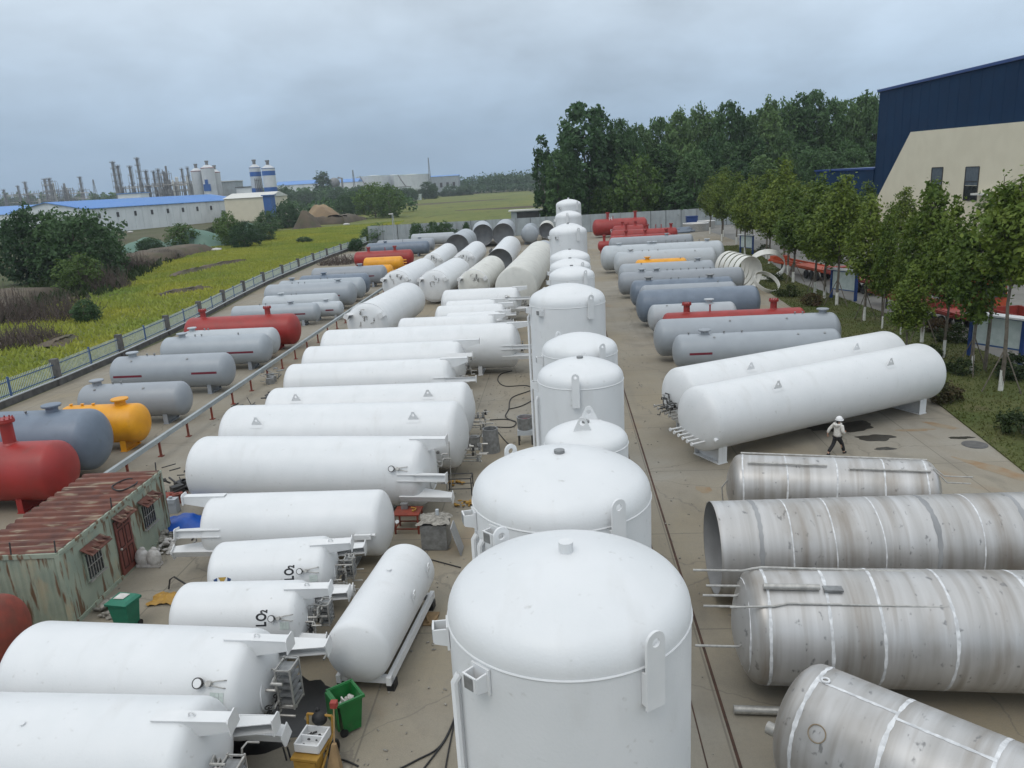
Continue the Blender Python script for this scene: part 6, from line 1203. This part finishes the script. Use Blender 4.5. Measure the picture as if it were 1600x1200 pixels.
def trailer(label, x, y, rz, L=11, m='trailer'):
    r = thing('flatbed_trailer', label, 'trailer', (x, y, 0), rz, 'red flatbed trailers parked on the paved road'); mb = MB()
    for e in (-.5, .5): mb.box((0, e, 1.05), (L, .16, .34))
    n = 9
    for i in range(n): mb.box((-L / 2 + L * i / (n - 1), 0, 1.12), (.14, 2.4, .14))
    mb.build('chassis', MT[m], r); mb = MB()
    for e in (-1.16, 1.16): mb.box((0, e, 1.28), (L, .12, .22))
    mb.box((-L * .2, 0, 1.245), (L * .5, 2.18, .05)); mb.box((L / 2 - .6, 0, 1.5), (1.0, 2.1, .5)); mb.build('deck', MT[m], r)
    for x_ in (-L / 2 + 1.2, -L / 2 + 2.4, -L / 2 + 3.6):
        for e in (-1.0, 1.0): mb = MB(); wheel(mb, x_, e); mb.build('wheel', MT['black'], r)
    mb = MB(); 
    for e in (-.6, .6): mb.box((L / 2 - 2.5, e, .5), (.14, .14, 1.0))
    mb.build('landing_leg', MT['dark'], r); return r
for i, (px, py, rz, L, lb) in enumerate([(1425, 494, 94, 13, 'red flatbed trailer behind the middle lawn trees, nearer to the far notice board'), (1520, 522, 96, 10, 'red flatbed trailer whose open frame shows between the two largest lawn trees'), (1248, 430, 100, 13, 'orange red long trailer parked farther down the road'), (1335, 452, 96, 11, 'red trailer parked just behind the far notice board')]):
    p = G(px, py); trailer(lb, p.x + .4, p.y, math.radians(rz), L, 'orange' if i == 2 else 'trailer')
def lorry(label, x, y, rz, cabm, bodym, bed=True):
    r = thing('lorry', label, 'lorry', (x, y, 0), rz); mb = MB(); mb.hexa([(3.0, -1.2, .55), (5.0, -1.2, .55), (5.0, 1.2, .55), (3.0, 1.2, .55), (3.0, -1.2, 2.9), (4.65, -1.15, 2.9), (4.65, 1.15, 2.9), (3.0, 1.2, 2.9)]); cb_ = mb.build('cab', MT[cabm], r)
    mb = MB(); mb.hexa([(4.92, -1.0, 1.65), (4.95, -1.0, 1.65), (4.95, 1.0, 1.65), (4.92, 1.0, 1.65), (4.69, -1.0, 2.6), (4.72, -1.0, 2.6), (4.72, 1.0, 2.6), (4.69, 1.0, 2.6)]); mb.build('windscreen', MT['glass'], cb_)
    mb = MB()
    for e in (-1.21, 1.21): mb.box((3.9, e, 2.1), (.9, .03, .8))
    mb.build('side_window', MT['glass'], cb_)
    for e in (-.85, .85): mb = MB(); mb.box((5.02, e, .85), (.06, .3, .2)); mb.build('headlight', MT['picket'], cb_)
    mb = MB(); mb.box((-1.2, 0, .85), (8.2, .9, .3)); mb.build('chassis', MT['dark'], r); mb = MB(); mb.box((-1.4, 0, 1.14), (8, 2.45, .12))
    for e in (-1.2, 1.2): mb.box((-1.4, e, 1.6), (8, .06, .8))
    for e in (-5.4, 2.6): mb.box((e, 0, 1.6), (.06, 2.34, .8))
    for k in range(7):
        for e in (-1.25, 1.25): mb.box((-5.2 + k * 1.27, e, 1.6), (.08, .06, .82))
    mb.build('cargo_bed', MT[bodym], r)
    for x_ in (3.9, -2.6, -3.9):
        for e in (-1.05, 1.05): mb = MB(); wheel(mb, x_, e); mb.build('wheel', MT['black'], r)
    return r
p = G(1405, 412); lorry('lorry with rusty brown cargo bed parked across the paved road', 38.0, 82, math.radians(175), 'bluegrey', 'rustred')
lorry('red lorry at the right edge behind the near notice board', 31.5, 50.5, math.radians(-84), 'trailer', 'trailer'); lorry('orange red lorry farther up the road at the right edge', 33.0, 66.5, math.radians(-86), 'orange', 'trailer')

# ---------------------------------------------------------------- west: warehouse, silos, works, far buildings
wo = G(140, 365); we = G(348, 345); wd_ = (we - wo); wd_.z = 0; WLn = wd_.length * 1.22; wrz = math.atan2(wd_.y, wd_.x)
wz = A(240, 319, (wo.lerp(we, .5)).y).z
wh = thing('warehouse', 'long white warehouse with a bright blue roof and a row of small dark windows', 'warehouse', (wo.x, wo.y, -.3), wrz)
WDp = 46; mb = MB(); mb.hexa([(0, 0, 0), (WLn, 0, 0), (WLn, WDp, 0), (0, WDp, 0), (0, 0, wz), (WLn, 0, wz), (WLn, WDp, wz), (0, WDp, wz)]); mb.add([(0, 0, wz), (0, WDp, wz), (0, WDp / 2, wz + 3.6)], [(0, 1, 2)]); mb.add([(WLn, 0, wz), (WLn, WDp, wz), (WLn, WDp / 2, wz + 3.6)], [(0, 1, 2)])
for k in range(int(WLn / 5)): mb.box((k * 5 + 2.5, -.05, wz / 2), (.3, .12, wz))
mb.build('wall', MT['whitewall'], wh)
mb = MB(); o_ = .8
for s_ in (0, 1):
    y0 = -o_ if s_ == 0 else WDp + o_; mb.hexa([(-o_, y0, wz - .1), (WLn + o_, y0, wz - .1), (WLn + o_, WDp / 2, wz + 3.65), (-o_, WDp / 2, wz + 3.65), (-o_, y0, wz + .15), (WLn + o_, y0, wz + .15), (WLn + o_, WDp / 2, wz + 3.9), (-o_, WDp / 2, wz + 3.9)])
for k in range(int(WLn / 2.6)): mb.hexa([(k * 2.6, -o_, wz + .15), (k * 2.6 + .12, -o_, wz + .15), (k * 2.6 + .12, WDp / 2, wz + 3.9), (k * 2.6, WDp / 2, wz + 3.9), (k * 2.6, -o_, wz + .25), (k * 2.6 + .12, -o_, wz + .25), (k * 2.6 + .12, WDp / 2, wz + 4.0), (k * 2.6, WDp / 2, wz + 4.0)])
mb.build('roof', MT['blueroof'], wh)
for k in range(8): mb = MB(); mb.box((7 + k * (WLn * .78) / 8, -.14, wz - 3.4), (1.3, .2, 2.2)); mb.build('window', MT['dark'], wh)
mb = MB(); mb.box((WLn * .86, -.16, 3.0), (9, .24, 6)); mb.build('gate', MT['sheet'], wh); mb = MB(); mb.box((WLn * .955, -.2, 3.0), (6, .3, 6)); mb.build('dark_opening', MT['dark'], wh)
def block(label, px0, px1, base, top, Y, m, roof, rm, dep=20, name='works_shed', gable=0, cat='building', wins=0, zbase=0):
    a = A(px0, (base + top) / 2, Y); b = A(px1, (base + top) / 2, Y); z = A((px0 + px1) / 2, top, Y).z; r = thing(name, label, cat, (a.x, Y, -.3), 0); w_ = b.x - a.x; mb = MB(); mb.box((w_ / 2, dep / 2, z / 2), (w_, dep, z)); mb.build('wall', MT[m], r)
    mb = MB(); mb.hexa([(-.6, -.6, z), (w_ + .6, -.6, z), (w_ + .6, dep + .6, z), (-.6, dep + .6, z), (-.6, dep / 2 - .4 if gable else -.6, z + (gable or .5)), (w_ + .6, dep / 2 - .4 if gable else -.6, z + (gable or .5)), (w_ + .6, dep / 2 + .4 if gable else dep + .6, z + (gable or .5)), (-.6, dep / 2 + .4 if gable else dep + .6, z + (gable or .5))]); mb.build('roof', MT[rm], r)
    for k in range(wins): mb = MB(); mb.box((w_ * (k + .7) / (wins + .4), -.06, z * .55), (w_ / wins * .35, .16, z * .25)); mb.build('window', MT['dark'], r)
    return r
block('beige warehouse annex with a low grey gable right of the blue roof', 352, 424, 345, 308, 400, 'beige', 1, 'cream', 26, gable=2.5)
block('pale warehouse end with blue roof at the far left edge', -30, 52, 360, 334, 372, 'whitewall', 1, 'blueroof', 30, gable=4)
block('bright blue tall hopper block below the blue white silos', 412, 424, 335, 305, 380, 'siloblue', 1, 'siloblue', 6, 'hopper_block')
block('small white and blue office in front of the distillation columns', 184, 220, 312, 302, 560, 'whitewall', 1, 'blueroof', 12, wins=3); block('grey shed right of the red banded silos', 341, 368, 312, 283, 520, 'sheet', 1, 'cream', 14); block('small white shed between the two silo groups', 370, 392, 312, 292, 510, 'whitewall', 1, 'conc', 10, wins=2)
block('long low hall with blue roof right of the blue white silos', 432, 491, 312, 288, 850, 'whitewall', 1, 'blueroof', 22, gable=4, wins=5); block('blue roofed hall behind the storage spheres', 531, 560, 305, 284, 950, 'whitewall', 1, 'blueroof', 22, gable=4, wins=3); block('low dark hall with blue roof strip right of the oil tanks', 672, 716, 292, 275, 1020, 'sheet', 1, 'blueroof', 18, gable=1.5, wins=4)
block('low white wall buildings in front of the oil tanks', 575, 640, 302, 293, 900, 'whitewall', 1, 'conc', 10, wins=4); block('small red brick shed near the dark round tree', 625, 655, 306, 299, 800, 'bankearth', 1, 'conc', 8, wins=1)
block('small grey flat shed below the dark round tree', 638, 657, 309, 304, 760, 'picket', 1, 'whitewall', 6)
def silo(label, px, top, wpx, Y, m, band, bm, grp, emblem=False):
    a = A(px, top, Y); k = 1200 / ((a - Vector((0, 0, H))).dot(Vector(RW[:, 2]))); r_ = wpx / k / 2; r = thing('storage_silo', label, 'silo', (a.x, Y, -.3), 0, grp); z = a.z; mb = MB(); Z = Matrix.Rotation(-math.pi / 2, 4, 'Y')
    mb.rev([(7, .8), (11, r_), (z - 2.2, r_), (z - 2.1, r_ + .15), (z - 1.8, r_ + .15), (z, r_ * .35), (z, .01)], Z, 28); mb.build('drum', MT[m], r); mb = MB(); mb.cyl((0, 0, z), (0, 0, z + 1.8), .9); mb.box((0, 0, z + 2.2), (1.8, 1.8, .9)); mb.build('vent', MT['refinery'], r)
    mb = MB()
    for z_ in band: mb.rev([(z_[0], r_ + .06), (z_[1], r_ + .06)], Z, 28)
    mb.rev([(z - 2.0, r_ + .18), (z - 1.7, r_ + .18)], Z, 28); mb.build('band', MT[bm], r)
    for q in range(4): mb = MB(); mb.box((r_ * .7 * (1 if q % 2 else -1), r_ * .7 * (1 if q > 1 else -1), 6), (.7, .7, 12)); mb.build('leg', MT['refinery'], r)
    if emblem: mb = MB(); mb.box((0, -r_ - .15, z - 14), (r_ * 1.15, .2, 4.2)); mb.box((0, -r_ - .15, z - 10.5), (r_ * .5, .2, 3.0)); mb.build('emblem', MT['siloblue'], r)
g1 = 'white silos with red bands'; silo('red banded white silo, left of the three', 306, 262, 17, 500, 'silo', [(11, 14)], 'silored', g1); silo('red banded white silo with a blue emblem, middle of the three', 323, 257, 20, 498, 'silo', [(11, 13)], 'silored', g1, True); silo('red banded white silo partly hidden at right of the three', 335, 264, 15, 508, 'silo', [(11, 14)], 'silored', g1)
g2 = 'white silos with blue bands'; silo('blue banded white silo, left of the pair', 397, 256, 17, 450, 'silo', [(13, 17), (23.5, 26)], 'siloblue', g2); silo('blue banded white silo, right of the pair', 418, 257, 20, 446, 'silo', [(13, 17), (23.5, 26)], 'siloblue', g2)
mb = MB(); q = A(408, 300, 448); R_ = random.Random(1)
for k in range(5): mb.box((-2 + k, 0, 11), (.3, .3, 22)); mb.box((0, 0, 3 + k * 4.5), (4.4, .4, .35))
o = mb.build('silo_stair', MT['refinery'], None, (q.x, 446, 0)); tag(o, 'dark steel stair tower standing between the two blue banded silos', 'stair tower')
def column(label, px, top, Y, wpx, base=.0, plats=6, lean=False):
    a = A(px, top, Y); k = 1200 / ((a - Vector((0, 0, H))).dot(Vector(RW[:, 2]))); r_ = wpx / k / 2; z = a.z; r = thing('refinery_column', label, 'distillation column', (a.x, Y, -.3), 0, 'distillation columns of the far refinery'); mb = MB(); Z = Matrix.Rotation(-math.pi / 2, 4, 'Y'); mb.rev([(0, r_ * .75), (z * .55, r_ * .75), (z * .6, r_ * .55), (z - 1, r_ * .55), (z, .05)], Z, 14); mb.build('vessel', MT['refinery'], r)
    mb = MB()
    for i in range(plats): zz = z * (.3 + .68 * i / (plats - 1)); mb.rev([(zz, r_ * .6), (zz, r_ * 1.3), (zz + .5, r_ * 1.3), (zz + .5, r_ * .6), (zz, r_ * .6)], Z, 12); mb.rev([(zz + 1.4, r_ * 1.3), (zz + 1.55, r_ * 1.3)], Z, 12)
    mb.tube([(r_ * 1.0, 0, 0), (r_ * 1.0, 0, z * .96), (0, 0, z + .6)], .25, 6); mb.tube([(-r_ * 1.2, -r_ * .5, 0), (-r_ * 1.2, -r_ * .5, z * .8)], .15, 6); mb.build('platform', MT['refinery'], r)
cols = [(175, 252, 7), (183, 258, 7), (202, 259, 7), (213, 246, 7), (227, 266, 7), (239, 267, 6), (246, 264, 6), (255, 268, 6), (283, 263, 5), (292, 261, 5)]
for i, (px, top, w_) in enumerate(cols): column(f'tall slim refinery column with platforms in the right cluster, {ORD[i]} from its left', px, top, 760 + (i % 3) * 14, w_, plats=7 if top < 255 else 5)
for i, (px, top, w_) in enumerate([(27, 290, 5), (38, 284, 6), (69, 279, 7), (76, 278, 7), (99, 292, 5), (124, 276, 6), (5, 296, 5)]): column(f'hazy refinery column in the far left cluster, {ORD[i]} counted outwards', px, top, 980 + (i % 3) * 15, w_, plats=5)
def rackf(label, px0, px1, top, Y, seed):
    a = A(px0, top, Y); b = A(px1, top, Y); w_ = b.x - a.x; z = a.z; r = thing('pipe_rack', label, 'pipe rack', (a.x, Y, -.3), 0, 'refinery pipe racks'); mb = MB(); n = max(5, int(w_ / 4.2)); R_ = random.Random(seed)
    for i in range(n + 1):
        for d in (0, 9): mb.box((w_ * i / n, d, z * .5), (.4, .4, z * (.8 + .35 * R_.random())))
    for k in range(4):
        for d in (0, 9): mb.box((w_ / 2, d, z * (k + 1) / 4.2), (w_, .3, .35))
    mb.build('frame', MT['refinery'], r); mb = MB()
    for k in range(5): y = R_.uniform(1, 8); zz = z * R_.uniform(.25, .98); mb.tube([(0, y, zz), (w_, y, zz)], R_.uniform(.25, .6), 6)
    mb.build('pipes', MT['pipe'], r)
    for k in range(max(3, n // 3)): mb = MB(); x = R_.uniform(0, w_); rr = R_.uniform(.8, 1.7); zz = z * R_.uniform(.5, 1.2); mb.cyl((x, 4, 0), (x, 4, zz), rr, n=12); mb.ball((x, 4, zz), (rr, rr, rr * .5), None, 12, 6); mb.build('vessel', MT['cream' if k % 3 == 0 else 'refinery'], r)
rackf('dense refinery pipe rack below the right column cluster', 188, 300, 290, 770, 3); rackf('low refinery pipe rack at the right end near the silos', 236, 302, 284, 800, 4); rackf('hazy refinery pipe rack in the far left cluster, nearer part', 0, 58, 303, 990, 5); rackf('hazy refinery pipe rack below the far left columns', 60, 134, 298, 995, 6); rackf('tall lattice block in the middle of the far left cluster', 64, 82, 281, 985, 7); rackf('lattice block with vessels in the far left cluster, right part', 90, 106, 293, 1000, 8); rackf('lattice block with vessels right of the tallest column', 244, 260, 268, 790, 9)
def mast(label, px, top, base_w, Y):
    a = A(px, top, Y); r = thing('lattice_mast', label, 'mast', (a.x, Y, -.3), 0); mb = MB(); z = a.z
    for q in range(4): sx, sy = (1 if q % 2 else -1), (1 if q > 1 else -1); mb.tube([(sx * base_w, sy * base_w, 0), (sx * .3, sy * .3, z)], .25, 5)
    for k in range(9): s = base_w * (1 - k / 9.5); mb.tube([(s, s, z * k / 9), (-s, s, z * k / 9), (-s, -s, z * k / 9), (s, -s, z * k / 9)], .15, 4, True)
    mb.build('lattice', MT['refinery'], r)
mast('faint lattice mast between the two refinery clusters', 145, 280, 3.0, 900); mast('thin tall mast rising behind the oil tanks', 669, 246, 1.6, 980); mast('slim dark mast right of the storage spheres', 551, 265, 1.4, 880)
for i, (px, w_, lb) in enumerate([(583, 52, 'squat white oil storage tank, leftmost of three with a dark stair'), (614, 50, 'squat white oil storage tank in the middle of three'), (643, 56, 'squat white oil storage tank, rightmost of three with a slanted stair')]):
    Y = (1000, 1030, 985)[i]; a = A(px, 274 - i, Y); k = 1200 / ((a - Vector((0, 0, H))).dot(Vector(RW[:, 2]))); r_ = w_ / k / 2; r = thing('oil_tank', lb, 'oil tank', (a.x, Y, -.3), 0, 'white oil storage tanks'); mb = MB(); Z = Matrix.Rotation(-math.pi / 2, 4, 'Y'); mb.rev([(0, r_), (a.z - 1, r_), (a.z + .6, .05)], Z, 48); mb.build('shell', MT['silo'], r)
    mb = MB(); mb.rev([(a.z - 1.0, r_ + .15), (a.z - .5, r_ + .15)], Z, 48)
    for q in range(24): t = q * .2618; mb.tube([(r_ * 1.01 * math.cos(t), r_ * 1.01 * math.sin(t), 0), (r_ * 1.01 * math.cos(t), r_ * 1.01 * math.sin(t), a.z)], .12, 4)
    mb.build('rim', MT['picket'], r)
    if i != 1: mb = MB(); mb.tube([((r_ + .6) * math.cos(t), (r_ + .6) * math.sin(t), a.z * (1 - f)) for f, t in [(j / 12, -2.2 + .9 * j / 12) for j in range(13)]], .6, 6); mb.build('stair', MT['refinery'], r)
q = A(522, 280, 900); r = thing('gas_sphere_plant', 'round grey process vessels with white pipes beside the pointed poplar', 'process plant', (q.x, 900, -.3)); r.scale = (1.5, 1.5, 1.42); mb = MB(); mb.ball((0, 0, 15.5), 4.2, None, 20, 12); mb.build('sphere', MT['refinery'], r); mb = MB(); mb.ball((-9, 0, 17.5), 2.6, None, 16, 10); mb.cyl((-9, 0, 0), (-9, 0, 17), 1.1); mb.build('white_vessel', MT['silo'], r)
mb = MB()
for x in (-4, -1.5, 1.5, 4): mb.box((x, 0, 6.5), (.8, .8, 13))
for z in (4, 8, 12): mb.box((0, 0, z), (9, 5, .5))
mb.tube([(6, 0, 0), (6, 0, 19), (3, 0, 19.5)], .8); mb.build('support_frame', MT['refinery'], r)
def hill(name, label, px, base, top, wpx, m, seed, cat='heap'):
    p = G(px, base); s = wpx / 1200 * (p - Vector((0, 0, H))).length / 2; h = A(px, top, p.y + s * .3).z; n = 22; R_ = random.Random(seed); vs = []; ph = [R_.uniform(0, 6) for _ in range(4)]
    for i in range(n):
        for j in range(n):
            x, y = (i / (n - 1) * 2 - 1), (j / (n - 1) * 2 - 1); q = math.hypot(x, y); z = h * max(0, 1 - q ** 1.6) * (1 + .15 * math.sin(4 * x + ph[0]) * math.sin(5 * y + ph[1])) + .06 * h * math.sin(9 * x + ph[2]) * math.sin(11 * y + ph[3]) * (q < .9); vs.append((x * s, y * s * .8 + s * .3, max(z, -.4 if q > .97 else z)))
    mb = MB(); mb.add(vs, [(i * n + j, (i + 1) * n + j, (i + 1) * n + j + 1, i * n + j + 1) for i in range(n - 1) for j in range(n - 1)]); o = mb.build(name, MT[m], None, (p.x, p.y, -.12), 60); tag(o, label, cat)
hill('sand_heap', 'large tan sand heap between the dark trees', 503, 350, 317, 66, 'sand', 1); hill('sand_heap', 'smaller grey brown heap left of the sand heap', 478, 356, 330, 42, 'bankearth', 2); hill('netted_heap', 'green netted earth heap in front of the warehouse, largest', 300, 386, 358, 110, 'net', 3); hill('netted_heap', 'green netted earth heap at the left foot of the warehouse', 222, 392, 373, 90, 'net', 4); hill('netted_heap', 'green netted heap right of the annex among trees', 385, 372, 350, 60, 'net', 5)
def bank(label, pts, h, wd, m, seed):
    R_ = random.Random(seed); P = [G(*q) for q in pts]; fine = [];
    for a, b in zip(P, P[1:]):
        for k in range(8): fine.append(a.lerp(b, k / 8))
    vs = []; 
    for i, p in enumerate(fine):
        d = (fine[min(i + 1, len(fine) - 1)] - fine[max(i - 1, 0)]).normalized(); nn = Vector((-d.y, d.x, 0)); hh = h * (.75 + .4 * R_.random()) * min(1, (i + .3) / 4, (len(fine) - i) / 4)
        for o_, z in ((0, -.2), (.8, hh * .8), (wd * .5, hh), (wd, hh * .9), (wd + 2.5, -.3)): vs.append(tuple(p + nn * (o_ + .4 * R_.random()) + Vector((0, 0, z))))
    mb = MB(); n = len(fine); mb.add(vs, [(i * 5 + j, (i + 1) * 5 + j, (i + 1) * 5 + j + 1, i * 5 + j + 1) for i in range(n - 1) for j in range(4)]); o = mb.build('earth_bank', MT[m], None, None, 70); o['kind'] = 'structure'
bank('', [(-20, 505), (60, 470), (120, 452)], 1.7, 10, 'bankearth', 1); bank('', [(228, 414), (270, 406), (310, 396), (345, 389)], 2.0, 9, 'bankearth', 2); bank('', [(440, 356), (480, 352), (540, 349), (580, 341)], 3.2, 8, 'bankearth', 3)
bank('', [(282, 431), (310, 424), (350, 414), (398, 405)], .55, 1.6, 'bankearth', 4); bank('', [(256, 461), (300, 454), (339, 448)], .4, 1.6, 'bankearth', 5); bank('', [(95, 541), (120, 532), (138, 523)], .45, 1.5, 'bankearth', 6)
for i, (px, py, lb) in enumerate([(338, 391, 'small white rubbish patch at the bank edge by the field'), (541, 351, 'white sheet lying in the field before the sand heaps'), (203, 363, 'pale rubble at the foot of the warehouse wall')]): p = G(px, py); s = 1.3; mb = MB(); mb.ball((0, 0, .2), (s, s * .6, .5), None, 10, 6); mb.box((.6, .3, .3), (1.2, .8, .5), rz=.5); o = mb.build('white_debris', MT['bag'], None, (p.x, p.y, -.1)); tag(o, lb, 'debris')
# tanker lorry and scrap far off
p = G(742, 303); tk = thing('tanker_lorry', 'small white tanker lorry at the far edge of the field', 'lorry', (p.x, p.y, -.1), math.radians(-3)); mb = MB(); mb.cyl((-6, 0, 2.6), (6, 0, 2.6), 1.5, n=20); mb.build('tank_barrel', MT['silo'], tk); mb = MB(); mb.box((-8.2, 0, 1.8), (2.2, 2.4, 2.6)); mb.build('cab', MT['silored'], tk); mb = MB()
for x in (-8, 2, 4): mb.cyl((x, -1.1, .5), (x, 1.1, .5), .5)
mb.box((0, 0, .95), (14, 1, .3)); mb.build('wheels', MT['black'], tk)
p = G(712, 304); mb = MB(); R_ = random.Random(5)
for i in range(24): mb.box((R_.uniform(-7, 7), R_.uniform(-2, 2), R_.uniform(.5, 4)), (R_.uniform(1, 3.5), R_.uniform(1, 2), R_.uniform(.6, 2)), rz=R_.uniform(0, 3))
o = mb.build('brick_pile', MT['rustred'], None, (p.x, p.y, -.1)); tag(o, 'red brown scrap pile beside the far white tanker', 'scrap pile')
# far-off belts of trees that read as one mass
def belt(label, spans, seed):
    rg = np.random.default_rng(seed); allV = []
    for (px0, px1, Y, top0, top1, dep, leaf) in spans:
        a = A(px0, 290, Y); b = A(px1, 290, Y); n = int((b.x - a.x) * dep * .55) + 1400; x = a.x + (b.x - a.x) * rg.random(n); f = (x - a.x) / (b.x - a.x); y = Y + dep * rg.random(n); zt = A(px0, top0, Y).z * (1 - f) + A(px1, top1, Y).z * f; bump = .72 + .14 * np.sin(x * .32 + y * .2 + seed) + .12 * np.sin(x * .83 - y * .5) + .06 * np.sin(x * 2.1 + y); z = zt * bump * rg.random(n) ** .45; allV.append(np.stack([x, y, z, np.full(n, leaf)], 1))
    P = np.concatenate(allV); n = len(P); s = P[:, 3:4] * (.5 + rg.random((n, 1))); P = P[:, :3]; nr = rg.normal(0, 1, (n, 3)); nr[:, 2] = np.abs(nr[:, 2]) + .3; nr /= np.linalg.norm(nr, axis=1)[:, None]; t = np.cross(nr, rg.normal(0, 1, (n, 3))); t /= np.linalg.norm(t, axis=1)[:, None]; b_ = np.cross(nr, t)
    V = np.stack([P - t * s, P + b_ * s * .7, P + t * s, P - b_ * s * .7], 1).reshape(-1, 3); me = bpy.data.meshes.new('far_trees'); me.vertices.add(4 * n); me.vertices.foreach_set('co', V.ravel().astype(np.float32)); me.loops.add(4 * n); me.loops.foreach_set('vertex_index', np.arange(4 * n, dtype=np.int32)); me.polygons.add(n); me.polygons.foreach_set('loop_start', np.arange(0, 4 * n, 4, dtype=np.int32)); me.update(); me.validate(); me.materials.append(MT['leaf_wood']); o = link('far_treeline', me); tag(o, label, 'tree belt', None, 'stuff')
belt('far belt of dark trees along the horizon right of the oil tanks', [(655, 845, 1060, 277, 266, 60, 1.3), (745, 850, 1000, 270, 262, 40, 1.3), (690, 850, 960, 287, 284, 20, 1.1)], 1)
belt('hazy belt of trees along the left horizon behind the refinery', [(-40, 200, 1150, 300, 302, 60, 2.2), (130, 180, 900, 303, 300, 20, 1.5), (300, 560, 760, 296, 288, 40, 1.4)], 2)
belt('dark scrub belt behind the trees at the far side of the field', [(400, 640, 400, 312, 302, 20, .8), (-40, 110, 240, 352, 352, 30, .8)], 3)
# scrub at the field's rim
o = blades('rim_scrub', [(-62, 70), (-66, 110), (-84, 165), (-108, 250), (-120, 330), (-150, 330), (-118, 235), (-98, 160), (-80, 100)], 9000, 1.1, MT['leaf_bush'], 8, -.2); tag(o, 'rough green undergrowth along the far rim of the field', 'undergrowth', None, 'stuff')

# ---------------------------------------------------------------- haze
mb = MB(); mb.box((0, 640, 39), (3200, 1400, 81)); hz = bpy.data.materials.new('haze_air'); hz.use_nodes = True; t = hz.node_tree; t.nodes.clear(); o_ = N(t, 'ShaderNodeOutputMaterial'); v = N(t, 'ShaderNodeVolumePrincipled'); v.inputs['Color'].default_value = (.84, .90, 1, 1); v.inputs['Density'].default_value = .00018; v.inputs['Anisotropy'].default_value = .2; t.links.new(v.outputs[0], o_.inputs['Volume'])
ho = mb.build('haze', hz); ho['kind'] = 'stuff'; ho['label'] = 'thin pale air that fades the far refinery'; ho['category'] = 'haze'
